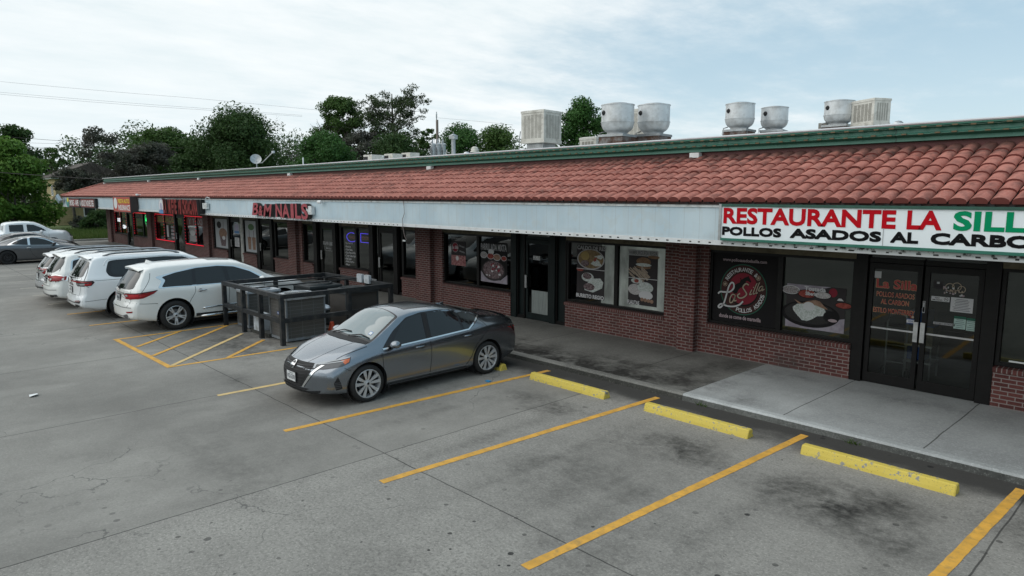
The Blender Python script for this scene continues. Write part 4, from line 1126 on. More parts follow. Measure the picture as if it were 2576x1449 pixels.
def paint(name, col, metal=.0, rough=.28, coat=1., flake=0.):
    m, nt, b = nodes(name)
    v = coords(nt)
    n1 = noise(nt, v, 2.2, 4); n2 = noise(nt, v, 600, 2, .6)
    c = mixc(nt, n1, tuple(x*.96 for x in col), tuple(min(1,x*1.04) for x in col))
    if flake: c = mixc(nt, math_(nt, 'MULTIPLY', ramp(nt, n2, [(.45,0),(.7,1)]), flake), c, tuple(min(1,x*1.8) for x in col))
    L(nt, c, b.inputs['Base Color']); b.inputs['Metallic'].default_value = metal; b.inputs['Roughness'].default_value = rough
    b.inputs['Coat Weight'].default_value = coat; b.inputs['Coat Roughness'].default_value = .025
    return m
PGREY = paint('gun grey metallic paint', (.225,.250,.282), .95, .24, flake=.15)
PWHITE = paint('pearl white paint', (.80,.81,.79), .0, .30)
PWHITE2 = paint('bright white paint', (.80,.83,.85), .0, .28)
PSILV = paint('silver metallic paint', (.55,.57,.59), .55, .32, flake=.2)
PGRAPH = paint('graphite metallic paint', (.125,.13,.138), .8, .28, flake=.2)
PDARK = paint('dark metallic paint', (.10,.103,.112), .8, .28)
RIMS = mat('machined rim', (.58,.60,.62), .32, .45); RIMD = mat('black rim pocket', (.014,.014,.015), .35); RIMB = mat('satin black rim', (.02,.02,.021), .4, .4); RIMG = mat('dark grey rim', (.16,.165,.17), .3, .8)
TEXT_D = mat('plate lettering', (.03,.035,.06), .5); PLATEW = mat('plate white', (.70,.72,.73), .4); CLAD = mat('dark plastic cladding', (.035,.036,.038), .6)
GUNM = mat('grey bumper plastic', (.10,.10,.105), .55)

# ----------------------------------------------------------------- grey saloon
SED = dict(L=4.64, W=1.815, rt=.325, arch=.375, wheels=(1.0,3.70), flare=.0,
    top=[(0,.99),(.12,1.055),(.5,1.095),(.78,1.135),(1.2,1.275),(1.7,1.39),(2.15,1.438),(2.5,1.440),(2.85,1.40),(3.2,1.225),(3.52,1.045),(3.64,1.0),(3.9,.955),(4.2,.885),(4.45,.80),(4.58,.735),(4.64,.67)],
    rail=[(0,.965),(.5,1.07),(.85,1.10),(1.2,1.22),(1.7,1.325),(2.15,1.375),(2.5,1.375),(2.85,1.325),(3.2,1.15),(3.52,.985),(3.9,.905),(4.3,.81),(4.64,.63)],
    railw=[(0,.70),(.6,.70),(.95,.70),(1.3,.665),(2.2,.665),(2.8,.685),(3.3,.755),(3.6,.80),(3.9,.80),(4.3,.78),(4.64,.62)],
    belt=[(0,.90),(.4,.965),(.9,.985),(1.5,.945),(2.5,.895),(3.4,.855),(3.9,.80),(4.3,.735),(4.64,.60)],
    plan=[(0,.90),(.3,.955),(.8,.99),(1.5,1.),(3.6,1.),(4.1,.975),(4.45,.93),(4.64,.885)],
    under=[(0,.30),(.35,.22),(.9,.19),(3.8,.18),(4.3,.20),(4.64,.235)],
    nose=[(.15,.05),(.30,.0),(.5,.0),(.65,.045),(.8,.13),(1.0,.22)], tail=[(.2,.10),(.4,.02),(.6,.0),(.8,.05),(1.0,.07),(1.15,.13)], plan_f=.42, plan_r=.22, nx=150)
car = Car('parked_car', 'grey metallic four door saloon with sunroof, alone in its bay by the steel cage', 'car', SED, PGREY, (-10.74, 9.66, 0), R(-90), 'cars parked along the shop row')
S = car
gl_f = [(3.20,.885),(2.46,.915),(2.40,1.325),(2.62,1.315),(2.86,1.235)]
gl_r = [(2.34,.92),(1.62,.955),(1.60,1.285),(1.88,1.325),(2.28,1.335)]
gl_q = [(1.56,.96),(1.42,.98),(1.13,1.13),(1.30,1.205),(1.54,1.27)]
dlo = [(3.40,.855),(1.44,.945),(1.02,1.13),(1.30,1.245),(1.66,1.335),(2.0,1.362),(2.42,1.362),(2.74,1.315),(3.05,1.135)]
S.each_side('window_surround', lambda mb, sg: S.patch(mb, 'side', rounded(dlo, .05), BLACKG, .003, sg))
for gp in (gl_f, gl_r, gl_q):
    S.each_side('side_window', lambda mb, sg, gp=gp: S.patch(mb, 'side', rounded(gp, .035), CARGL, .007, sg))
S.each_side('pillar_trim', lambda mb, sg: S.patch(mb, 'side', [(2.45,.915),(2.35,.92),(2.29,1.345),(2.39,1.345)], BLACK, .008, sg))
S.each_side('chrome_trim', lambda mb, sg: (S.line(mb, 'side', [(3.38,.862),(2.4,.905),(1.46,.952),(1.36,1.0),(1.05,1.145)], .022, CHROME, .010, sg)))
S.each_side('panel_gap', lambda mb, sg: (S.line(mb, 'side', [(3.42,.85),(3.40,.6),(3.36,.26)], .009, SEAM, .002, sg), S.line(mb, 'side', [(2.38,.905),(2.37,.6),(2.40,.26)], .009, SEAM, .002, sg),
    S.line(mb, 'side', [(1.10,1.10),(1.02,.98),(1.05,.86),(1.30,.62),(1.42,.42),(1.55,.27)], .009, SEAM, .002, sg, True), S.line(mb, 'side', [(3.36,.255),(1.55,.255)], .008, SEAM, .002, sg),
    S.line(mb, 'side', [(4.02,.60),(4.12,.66)], .007, SEAM, .002, sg)))
S.each_side('black_pillar_panel', lambda mb, sg: S.patch(mb, 'side', [(1.0,1.145),(.74,1.125),(.40,1.082),(.78,1.088),(1.06,1.105)], BLACKG, .004, sg))
S.make('windscreen', lambda mb: S.patch(mb, 'top', rounded([(3.50,-.66),(3.56,0),(3.50,.66),(2.90,.545),(2.84,0),(2.90,-.545)], .05), CARGLB, .005, step=.05))
S.make('windscreen_border', lambda mb: S.patch(mb, 'top', rounded([(3.60,-.71),(3.67,0),(3.60,.71),(2.87,.585),(2.81,0),(2.87,-.585)], .05), BLACKG, .0025, step=.05))
S.make('rear_window', lambda mb: S.patch(mb, 'top', rounded([(.80,-.60),(.76,0),(.80,.60),(1.45,.52),(1.50,0),(1.45,-.52)], .05), CARGL, .004))
S.make('sunroof', lambda mb: S.patch(mb, 'top', rounded([(2.62,-.40),(2.62,.40),(1.98,.42),(1.98,-.42)], .05), BLACKG, .004))
S.make('panel_gap', lambda mb: (S.line(mb, 'top', [(3.62,-.74),(3.9,-.73),(4.25,-.66),(4.46,-.55),(4.53,-.3),(4.545,0),(4.53,.3),(4.46,.55),(4.25,.66),(3.9,.73),(3.62,.74)], .009, SEAM, .002, smooth=True)))
S.make('panel_gap', lambda mb: (S.line(mb, 'top', [(.70,-.62),(.36,-.58),(.30,0),(.36,.58),(.70,.62)], .009, SEAM, .002)))
# bonnet ridges as slim raised folds
S.make('bonnet_ridge', lambda mb: [S.line(mb, 'top', [(3.66,sg*.46),(4.1,sg*.40),(4.48,sg*.28)], .02, PGREY, .004, smooth=True) for sg in (1,-1)])
S.make('cowl', lambda mb: S.patch(mb, 'top', [(3.62,-.70),(3.71,-.4),(3.74,0),(3.71,.4),(3.62,.70),(3.55,.68),(3.60,0),(3.55,-.68)], BLACK, .006))
S.make('wiper', lambda mb: [mb.tube([S.hit('top', 3.60, y0)[0]+Vector((0,0,.02)), S.hit('top', 3.50, (y0+y1)/2)[0]+Vector((0,0,.028)), S.hit('top', 3.49, y1)[0]+Vector((0,0,.02))], .010, BLACK, 6) for y0, y1 in ((.1,.62),(-.45,.02))])
# front end
SLAT = mat('dark grille slat', (.03,.03,.032), .45, spec=.3)
grille = [(-.52,.715),(-.40,.725),(.40,.725),(.52,.715),(.44,.52),(.30,.325),(-.30,.325),(-.44,.52)]
S.make('grille', lambda mb: (S.patch(mb, 'front', rounded(grille, .05), BLACK, .004), [S.line(mb, 'front', [(-w_,z_),(-w_*.5,z_-.012),(0,z_-.016),(w_*.5,z_-.012),(w_,z_)], .013, SLAT, .012) for z_, w_ in ((.69,.46),(.65,.45),(.61,.43),(.56,.40),(.51,.38),(.46,.35),(.41,.32),(.37,.30))]))
S.make('chrome_trim', lambda mb: [S.patch(mb, 'front', [(sg*.565,.70),(sg*.61,.70),(sg*.485,.50),(sg*.355,.335),(sg*.315,.335),(sg*.435,.50)], CHROME, .014) for sg in (1,-1)])
S.make('emblem', lambda mb: [S.patch(mb, 'front', [(r_*math.cos(R(a)), .655+r_*math.sin(R(a))) for a in range(0,360,20)], m_, o_) for r_, m_, o_ in ((.062,CHROME,.022),(.048,BLACKG,.024))] + [S.patch(mb, 'front', [(-.068,.645),(.068,.645),(.068,.667),(-.068,.667)], CHROME, .026)])
S.make('lower_lip', lambda mb: S.patch(mb, 'front', rounded([(-.66,.30),(-.45,.275),(.45,.275),(.66,.30),(.62,.245),(-.62,.245)], .02), BLACK, .006))
S.make('lower_intake', lambda mb: S.patch(mb, 'front', rounded([(-.46,.315),(.46,.315),(.40,.285),(-.40,.285)], .01), BLACK, .010))
hl = [(3.96,.815),(4.20,.775),(4.44,.715),(4.50,.655),(4.40,.645),(4.15,.685),(4.02,.735)]
S.each_side('headlight', lambda mb, sg: (S.patch(mb, 'side', hl, LAMPG, .005, sg, .05), S.patch(mb, 'side', [(3.99,.795),(4.12,.772),(4.10,.715),(4.03,.745)], AMBER, .008, sg, .05),
    S.line(mb, 'side', [(3.98,.812),(4.20,.77),(4.43,.71),(4.48,.66)], .014, LAMPW, .010, sg)))
for sg_ in (1, -1): S.make('headlight', lambda mb, sg=sg_: S.patch(mb, 'front', [(sg*.50,.715),(sg*.66,.735),(sg*.80,.765),(sg*.80,.70),(sg*.66,.655),(sg*.53,.655)], LAMPG, .006) or S.line(mb, 'front', [(sg*.51,.712),(sg*.66,.735),(sg*.79,.762)], .014, LAMPW, .011))
S.each_side('air_vent', lambda mb, sg: (S.patch(mb, 'side', [(4.235,.53),(4.30,.42),(4.26,.30),(4.16,.32),(4.19,.42)], BLACK, .006, sg, .04), [S.line(mb, 'side', [(4.18,z_),(4.29,z_)], .008, GUNM, .009, sg) for z_ in (.34,.37,.40,.43)]))
S.plate('front', .475, PLATEW, [('TEXAS',-.07,.043,.14,.022,TEXT_D),('VCR-5370',-.138,-.045,.276,.075,TEXT_D)], y0=.02)
# tail and sills
tl = [(.06,.86),(.34,.90),(.36,.875),(.22,.75),(.10,.735)]
S.each_side('tail_light', lambda mb, sg: (S.patch(mb, 'side', tl, LAMPD, .006, sg, .04), S.patch(mb, 'side', [(.10,.85),(.27,.87),(.24,.835),(.12,.825)], LAMPR2, .010, sg, .04), S.patch(mb, 'side', [(.11,.81),(.22,.815),(.18,.77),(.12,.765)], LAMPR2, .010, sg, .04)))
S.make('tail_light', lambda mb: [S.patch(mb, 'rear', [(sg*.86,.87),(sg*.5,.90),(sg*.5,.80),(sg*.80,.76)], LAMPR, .006) for sg in (1,-1)])
S.make('boot_spoiler', lambda mb: S.patch(mb, 'top', [(.06,-.62),(.03,0),(.06,.62),(.26,.66),(.24,0),(.26,-.66)], PGREY, .018))
S.each_side('sill', lambda mb, sg: (S.line(mb, 'side', [(3.28,.235),(1.42,.235)], .012, SEAM, .003, sg), S.line(mb, 'side', [(3.28,.285),(1.42,.285)], .006, CHROME, .004, sg)))
S.each_side('mud_flap', lambda mb, sg: (mb.box(3.265,3.285,sg*.80-.07,sg*.80+.07,.14,.30,BLACK), mb.box(.585,.605,sg*.80-.07,sg*.80+.07,.15,.33,BLACK)))
S.wheels('split5', .245, .215, RIMS, RIMD)
S.mirror(3.22, .905, PGREY, BLACK, .22, .145)
S.handle(2.62, .80, PGREY); S.handle(1.50, .845, PGREY)
S.make('roof_antenna', lambda mb: mb.add([S.hit('top',1.42,-.02)[0][:], S.hit('top',1.60,0)[0][:], S.hit('top',1.42,.02)[0][:], (S.hit('top',1.42,0)[0]+Vector((-.02,0,.055)))[:]], [(0,1,3),(1,2,3),(2,0,3)], PGREY))
S.make('windscreen_sticker', lambda mb: (S.patch(mb, 'top', [(3.42,.46),(3.42,.55),(3.35,.54),(3.35,.45)], mat('sticker blue', (.04,.16,.42), .4), .007), S.patch(mb, 'top', [(3.412,.47),(3.412,.54),(3.36,.53),(3.36,.46)], WHITE, .009)))

# ----------------------------------------------------------------- tall family cars
def suv(name, label, L_, W_, H_, pt, loc, k, rz=90):
    """k: variation dictionary"""
    r = H_/1.74
    def sc(a): return [(x*L_/5.05, z*r) for x, z in a]
    rt = k.get('rt', .37)
    sp = dict(L=L_, W=W_, rt=rt, arch=rt+.075, wheels=k.get('wheels', (1.08*L_/5.05, 4.0*L_/5.05)),
        top=sc(k.get('top', [(0,1.62),(.15,1.655),(.6,1.69),(1.4,1.725),(2.2,1.738),(2.8,1.70),(3.3,1.535),(3.75,1.275),(3.95,1.18),(4.3,1.12),(4.7,1.04),(4.95,.93),(5.05,.80)])),
        rail=sc(k.get('rail', [(0,1.56),(.6,1.62),(1.4,1.655),(2.2,1.66),(2.8,1.615),(3.3,1.45),(3.75,1.19),(4.3,1.06),(4.7,.98),(5.05,.72)])),
        railw=[(0,.70),(.6,.72),(2.2*L_/5.05,.735),(2.9*L_/5.05,.745),(3.5*L_/5.05,.79),(3.9*L_/5.05,.83),(4.5*L_/5.05,.83),(L_,.66)],
        belt=sc(k.get('belt', [(0,1.17),(.6,1.16),(1.6,1.115),(3.2,1.07),(3.9,1.03),(4.4,.97),(5.05,.68)])),
        plan=[(0,.93),(.4,.975),(1.1,1.),(3.9*L_/5.05,1.),(4.5*L_/5.05,.975),(L_,.88)],
        under=[(0,.36),(.5,.28),(1.2,.24),(4.*L_/5.05,.24),(L_,.28)],
        nose=[(.2,.05),(.5,.0),(.8,.03),(1.0,.10),(1.2,.2)],
        tail=[(z*r, d) for z, d in k.get('tail', [(.3,.06),(.45,.0),(.68,.0),(.78,.05),(1.05,.09),(1.2,.17),(1.45,.36),(1.6,.46),(1.72,.50)])], plan_f=.40, plan_r=k.get('plan_r', .22), shoulder=.06, nx=110)
    c = Car(name, label, 'car', sp, pt, loc, R(rz), 'cars parked along the shop row'); S = c
    X = lambda x: x*L_/5.05
    Z = lambda z: z*r
    P = lambda poly: [(X(p[0]), Z(p[1])) + tuple(p[2:]) for p in poly]
    gls = k['glass']
    if k.get('trim', True):
        S.each_side('window_surround', lambda mb, sg: S.patch(mb, 'side', rounded(P(k['dlo']), .06), k.get('dlom', CHROME), .003, sg, .08))
        S.each_side('window_backing', lambda mb, sg: S.patch(mb, 'side', rounded(P(k['dlo2']), .05), BLACKG, .006, sg, .08))
    for gpoly in gls:
        S.each_side('side_window', lambda mb, sg, gp=gpoly: S.patch(mb, 'side', rounded(P(gp), .04), CARGL, .010, sg, .08))
    rg = k['rear_glass']
    S.make('rear_window', lambda mb: S.patch(mb, 'rear', rounded([(y, Z(z)) for y, z in rg], .08), CARGL, .005, step=.07))
    S.make('windscreen', lambda mb: S.patch(mb, 'top', rounded([(X(3.72),-.70*W_/2),(X(3.80),0),(X(3.72),.70*W_/2),(X(2.98),.60*W_/2),(X(2.92),0),(X(2.98),-.60*W_/2)], .06), CARGL, .005, step=.07))
    S.each_side('panel_gap', lambda mb, sg: [S.line(mb, 'side', P(l_), .010, SEAM, .002, sg, True) for l_ in k['gaps']])
    S.make('panel_gap', lambda mb: [S.line(mb, 'rear', [(y, Z(z)) for y, z in l_], .010, SEAM, .002) for l_ in k.get('rear_gaps', [])])
    S.each_side('cladding', lambda mb, sg: S.patch(mb, 'side', P(k.get('sill', [(1.62,.30),(3.55,.28),(3.55,.36),(1.62,.38)])), CLAD, .006, sg, .1))
    S.make('rear_bumper', lambda mb: S.patch(mb, 'rear', rounded([(y, Z(z)) for y, z in k.get('bumper', [(-.80,.46),(.80,.46),(.72,.36),(-.72,.36)])], .04), k.get('bumpm', CLAD), .006, step=.08))
    for sg in (1, -1):
        S.make('tail_light', lambda mb: [S.patch(mb, v_, [(q[0]*(sg if v_ == 'rear' else 1), Z(q[1])) for q in poly] if v_ == 'rear' else P(poly), m_, o_, sg, .05) for v_, poly, m_, o_ in k['tail_lights']])
    S.make('wiper', lambda mb: mb.tube([S.hit('rear', k.get('wy', .0)+q*.32, Z(k.get('wz', 1.10)+.03*q))[0]+Vector((-.02,0,0)) for q in (0,.5,1)], [.022,.014,.010], BLACK, 6))
    S.plate('rear', Z(k.get('pz', .93)), k.get('platem', PLATEW), k.get('words'), y0=k.get('py', 0.), frame=k.get('pframe'))
    if 'emblem' in k:
        ez, er = k['emblem']; S.make('emblem', lambda mb: S.line(mb, 'rear', [(er*1.25*math.cos(R(a)), Z(ez)+er*math.sin(R(a))) for a in range(0,361,24)], .014, CHROME, .014))
    if 'chrome_bar' in k: S.make('chrome_trim', lambda mb: S.patch(mb, 'rear', [(y, Z(z)) for y, z in k['chrome_bar']], CHROME, .02))
    if 'side_chrome' in k: S.each_side('chrome_trim', lambda mb, sg: [mb.tube([S.hit('side', q[0], q[1], sg)[0] for q in catmull(P(l_), 5)], w_*.5, CHROME, 8) for l_, w_ in k['side_chrome']])
    if 'rear_chrome' in k: S.make('chrome_trim', lambda mb: [S.line(mb, 'rear', [(y, Z(z)) for y, z in l_], w_, CHROME, .012) for l_, w_ in k['rear_chrome']])
    # roof spoiler over the rear window
    b = MB(); rows = []
    for y in np.linspace(-.62*W_/2, .62*W_/2, 13):
        t = 1-(abs(y)/(.62*W_/2))**4*.4
        p, n = S.hit('top', X(.52), y); e, _n = S.hit('top', X(.85), y)
        rows.append([(e.x, y, e.z+.004), (p.x, y, p.z+.006), (p.x-.19*t, y, p.z-.022+.0), (p.x-.195*t, y, p.z-.05), (p.x+.04, y, p.z-.08)])
    b.grid(rows, pt); S.add(recalc(b.build('roof_spoiler', smooth=True)))
    if k.get('rails'):
        for sg in (1, -1):
            b = MB(); pts = []
            for t in np.linspace(0, 1, 13):
                x = X(.75)+(X(2.75)-X(.75))*t; p, n = S.hit('top', x, sg*.60*W_/2); pts.append(p+Vector((0,0,.012+.055*min(1, math.sin(math.pi*t)*3))))
            b.tube(pts, .017, k['rails'], 8)
            if k['rails'] is not BLACK: b.tube([p+Vector((0,0,-.028)) for p in pts], .013, BLACK, 6)
            S.add(b.build('roof_rail', smooth=True))
    if k.get('sunroof'): S.make('sunroof', lambda mb: S.patch(mb, 'top', rounded([(X(2.75),-.42),(X(2.75),.42),(X(k['sunroof']),.44),(X(k['sunroof']),-.44)], .06), BLACKG, .005, step=.1))
    S.wheels(k.get('rim', 'double5'), rt*.66, .245, k.get('rimm', RIMS), RIMD)
    S.mirror(X(3.42), Z(1.12), k.get('mirror', pt), BLACK, .25, .18)
    for hx, hz_ in k.get('handles', ((1.95,1.0),(2.95,.97))): S.handle(X(hx), Z(hz_), CHROME if k.get('chrome_handle', True) else pt, .24)
    if k.get('fin'): S.make('roof_antenna', lambda mb: (lambda q, a: mb.add([(a.x+.12,-.035,a.z),(a.x+.12,.035,a.z),(a.x-.10,0,a.z+.09),(a.x-.13,.03,a.z),(a.x-.13,-.03,a.z)], [(0,1,2),(1,3,2),(3,4,2),(4,0,2)], pt))(0, S.hit('top', X(k['fin']), 0)[0]))
    if k.get('bumper_lamp'): S.make('reflector', lambda mb: [S.patch(mb, 'rear', [(sg*y, Z(z)) for y, z in k['bumper_lamp']], LAMPR, .009) for sg in (1,-1)])
    if k.get('pipes'): S.make('exhaust_tip', lambda mb: [(S.patch(mb, 'rear', rounded([(sg*(.60+u), Z(.40)+v) for u, v in ((-.13,-.05),(.13,-.03),(.11,.05),(-.11,.05))], .03), CHROME, .016), S.patch(mb, 'rear', rounded([(sg*(.60+u), Z(.40)+v) for u, v in ((-.10,-.03),(.10,-.015),(.085,.033),(-.085,.033))], .02), BLACK, .02)) for sg in (1,-1)])
    return c
QX = dict(rt=.385, wheels=(1.13,4.03),
    dlo=[(.72,1.115),(.86,1.30),(.70,1.395),(1.0,1.46),(1.7,1.585),(2.3,1.60),(2.75,1.555),(3.2,1.39),(3.62,1.135),(3.66,1.085),(2.2,1.105)],
    dlo2=[(.82,1.14),(.95,1.31),(.86,1.385),(1.2,1.475),(1.75,1.56),(2.3,1.575),(2.72,1.53),(3.15,1.37),(3.5,1.15),(2.2,1.13)],
    glass=[[(.86,1.15),(.99,1.31),(.93,1.38),(1.25,1.47),(1.62,1.53),(1.58,1.125)],[(1.66,1.13),(1.70,1.54),(2.25,1.56),(2.40,1.55),(2.46,1.125)],[(2.56,1.125),(2.51,1.54),(2.74,1.505),(3.12,1.355),(3.36,1.185),(3.40,1.12)]],
    rear_glass=[(-.72,1.14),(-.60,1.105),(0,1.10),(.60,1.105),(.72,1.14),(.66,1.40),(.58,1.53),(0,1.55),(-.58,1.53),(-.66,1.40)],
    gaps=[[(1.63,1.10),(1.62,.95),(1.48,.72),(1.44,.60)],[(2.50,1.10),(2.50,.8),(2.44,.36)],[(3.50,1.05),(3.46,.7),(3.40,.36)],[(.62,1.50),(.55,1.30),(.30,.98)],[(.05,.80),(.35,.76),(.7,.74)]],
    rear_gaps=[[(-.66,1.10),(-.70,.80),(-.60,.66),(.60,.66),(.70,.80),(.66,1.10)]],
    tail_lights=[('rear',[(.34,.985),(.60,1.0),(.93,1.04),(.93,.90),(.66,.86),(.45,.90)],LAMPR,.007),('rear',[(.42,.965),(.56,.975),(.57,.93),(.46,.93)],LAMPW,.011),('rear',[(.60,.975),(.90,1.0),(.90,.945),(.62,.925)],LAMPR2,.011),
                 ('side',[(.02,.99),(.30,1.03),(.72,1.075),(.62,1.0),(.38,.90),(.10,.865)],LAMPR,.007),('side',[(.02,1.0),(.35,1.045),(.72,1.085),(.70,1.065),(.35,1.022),(.02,.985)],LAMPD,.010),('side',[(.10,.95),(.45,.985),(.40,.955),(.15,.915)],LAMPR2,.010)],
    chrome_bar=[(-.40,1.02),(.40,1.02),(.36,.975),(-.36,.975)], emblem=(1.06,.040), pz=.88, words=[('SFN-4826',-.12,-.045,.24,.07,TEXT_D)], platem=mat('grey plate', (.32,.34,.36), .4),
    side_chrome=[([(1.80,.50),(2.4,.53),(3.45,.55)],.045)], rear_chrome=[([(-.78,.665),(0,.665),(.78,.665)],.018)], bumper=[(-.62,.50),(-.40,.44),(.40,.44),(.62,.50),(.70,.38),(-.70,.38)], bumpm=GUNM, bumper_lamp=[(.58,.55),(.82,.58),(.80,.54),(.62,.52)],
    rails=None, sunroof=2.15, fin=.85, rim='double5', rimm=RIMS, handles=((1.80,.985),(2.72,.97)), plan_r=.26)
c1 = suv('parked_car', 'pearl white family wagon with slanted red tail light, nearest the steel cage', 5.09, 1.96, 1.75, PWHITE, (-19.72, 4.56, 0), QX)
b = MB()
for sg in (-1,): b.tube([(1.72,sg*1.0,.30),(1.9,sg*1.05,.31),(3.3,sg*1.05,.31),(3.5,sg*1.0,.30)], .035, CHROME, 8)
c1.add(b.build('running_board', smooth=True))
GC = dict(rt=.39, wheels=(1.16,4.25), top=[(0,1.66),(.15,1.70),(.6,1.735),(1.4,1.755),(2.2,1.755),(2.8,1.715),(3.3,1.54),(3.75,1.275),(3.95,1.19),(4.3,1.15),(4.7,1.09),(4.95,.98),(5.05,.84)],
    rail=[(0,1.60),(.6,1.66),(1.4,1.68),(2.2,1.68),(2.8,1.625),(3.3,1.45),(3.75,1.19),(4.3,1.09),(4.7,1.03),(5.05,.76)],
    dlo=[(.80,1.17),(.74,1.30),(.84,1.56),(1.0,1.585),(2.3,1.61),(2.8,1.575),(3.2,1.40),(3.62,1.14),(3.6,1.10),(.95,1.13)],
    dlo2=[(.83,1.19),(.78,1.30),(.87,1.54),(1.0,1.56),(2.3,1.59),(2.76,1.555),(3.15,1.39),(3.5,1.15),(.97,1.15)],
    glass=[[(.90,1.20),(.86,1.30),(.92,1.51),(1.04,1.535),(1.56,1.555),(1.56,1.17)],[(1.62,1.16),(1.62,1.55),(1.66,1.55),(2.40,1.57),(2.44,1.16)],[(2.52,1.16),(2.48,1.565),(2.74,1.53),(3.12,1.37),(3.40,1.17)]], dlom=BLACKG,
    rear_glass=[(-.74,1.20),(-.66,1.155),(0,1.145),(.66,1.155),(.74,1.20),(.68,1.50),(.60,1.56),(0,1.575),(-.60,1.56),(-.68,1.50)],
    gaps=[[(1.60,1.12),(1.58,.95),(1.5,.68)],[(2.48,1.12),(2.48,.8),(2.44,.36)],[(.42,1.56),(.32,1.30),(.20,1.02),(.30,.90)],[(.25,1.07),(1.6,1.08)],[(.05,.52),(.7,.56)]],
    rear_gaps=[[(-.70,1.15),(-.74,.90),(-.66,.68),(.66,.68),(.74,.90),(.70,1.15)]],
    tail_lights=[('rear',[(.46,1.06),(.94,1.08),(.94,.965),(.88,.93),(.56,.925)],LAMPD,.007),('rear',[(.50,1.045),(.92,1.062),(.92,1.03),(.52,1.015)],LAMPR,.011),('rear',[(.58,1.0),(.72,1.005),(.72,.95),(.60,.945)],GUNM,.011),('rear',[(.74,1.0),(.93,1.01),(.92,.965),(.74,.95)],LAMPW,.011),
                 ('side',[(.02,1.08),(.40,1.075),(.44,1.03),(.36,.945),(.04,.925)],LAMPD,.007),('side',[(.05,1.055),(.38,1.05),(.36,1.03),(.05,1.02)],LAMPR,.011),('side',[(.06,1.0),(.20,1.0),(.18,.955),(.06,.945)],LAMPW,.011),('side',[(.22,1.0),(.38,1.01),(.33,.955),(.20,.955)],LAMPR2,.011)],
    pz=.80, words=[('TEXAS',-.06,.035,.12,.022,TEXT_D),('KDP-7713',-.12,-.045,.24,.07,TEXT_D)], emblem=(1.03,.012),
    rear_chrome=[([(-.60,1.135),(-.3,1.122),(0,1.118),(.3,1.122),(.60,1.135)],.016),([(-.80,.55),(-.5,.50),(.5,.50),(.80,.55)],.016)], bumper=[(-.80,.545),(-.45,.49),(.45,.49),(.80,.545),(.76,.47),(-.76,.47)], bumper_lamp=[(.50,.53),(.76,.56),(.76,.52),(.52,.495)],
    side_chrome=[([(.72,1.45),(.80,1.575),(1.0,1.605),(2.3,1.63),(2.8,1.595),(3.3,1.36)],.018)], rails=ALU, sunroof=1.2, rim='double5', pipes=True, handles=((1.85,1.02),(2.8,1.0)), plan_r=.20,
    tail=[(.3,.10),(.45,.0),(.60,.0),(.68,.06),(1.0,.07),(1.15,.13),(1.45,.32),(1.6,.42),(1.72,.46)])
suv('parked_car', 'bright white boxy wagon with thin dark tail lamp and chrome roof rails', 5.20, 1.98, 1.82, PWHITE2, (-22.67, 4.06, 0), GC)
EN = dict(rt=.38, wheels=(1.12,4.08),
    dlo=[(.55,1.16),(.62,1.46),(.9,1.54),(2.3,1.585),(2.8,1.54),(3.2,1.38),(3.6,1.12),(.8,1.12)], dlo2=[(.6,1.17),(.66,1.45),(.95,1.52),(2.3,1.565),(2.76,1.52),(3.12,1.37),(3.5,1.14),(.82,1.14)],
    glass=[[(.66,1.18),(.70,1.43),(1.0,1.50),(1.56,1.53),(1.56,1.15)],[(1.64,1.15),(1.64,1.53),(2.40,1.55),(2.44,1.15)],[(2.52,1.15),(2.48,1.545),(2.74,1.50),(3.10,1.35),(3.40,1.16)]],
    rear_glass=[(-.66,1.16),(-.52,1.10),(0,1.08),(.52,1.10),(.66,1.16),(.76,1.30),(.70,1.46),(.54,1.56),(0,1.58),(-.54,1.56),(-.70,1.46),(-.76,1.30)],
    gaps=[[(1.60,1.12),(1.58,.95),(1.5,.68)],[(2.48,1.12),(2.48,.8),(2.44,.36)],[(.52,1.60),(.42,1.40),(.30,1.15)]], rear_gaps=[[(-.45,1.09),(-.50,.70),(.50,.70),(.45,1.09)]],
    tail_lights=[('rear',[(.40,.98),(.48,1.02),(.70,1.05),(.96,1.02),(.96,.88),(.80,.83),(.46,.83),(.40,.88)],CHROME,.006),('rear',[(.43,.975),(.50,1.005),(.70,1.03),(.95,1.005),(.95,.90),(.80,.855),(.48,.85),(.43,.90)],LAMPR,.010),('rear',[(.46,.93),(.58,.935),(.58,.88),(.50,.87),(.46,.89)],LAMPW,.014),('rear',[(.62,1.005),(.92,.995),(.92,.95),(.62,.94)],LAMPR2,.014),
                 ('side',[(.02,1.03),(.22,1.02),(.34,.97),(.30,.90),(.16,.85),(.02,.84)],CHROME,.006),('side',[(.03,1.01),(.21,1.0),(.31,.96),(.28,.91),(.15,.865),(.03,.86)],LAMPR,.010)],
    pz=.86, words=[('TEXAS',-.06,.035,.12,.022,TEXT_D),('GXB-2094',-.12,-.045,.24,.07,TEXT_D)], emblem=(1.03,.05), chrome_bar=[(-.30,.995),(.30,.995),(.30,.955),(-.30,.955)],
    rear_chrome=[([(-.80,.60),(-.4,.575),(.4,.575),(.80,.60)],.020)], bumper=[(-.82,.46),(-.5,.44),(.5,.44),(.82,.46),(.78,.34),(-.78,.34)], bumpm=GUNM, rails=ALU, sunroof=1.9, pipes=True, plan_r=.34, wz=1.13,
    tail=[(.3,.08),(.45,.0),(.66,.0),(.74,.03),(.9,.05),(1.08,.12),(1.45,.36),(1.6,.46),(1.72,.52)])
suv('parked_car', 'white rounded wagon with large oval red tail lamp, third from the steel cage', 5.12, 2.0, 1.77, PWHITE, (-25.44, 3.91, 0), EN)
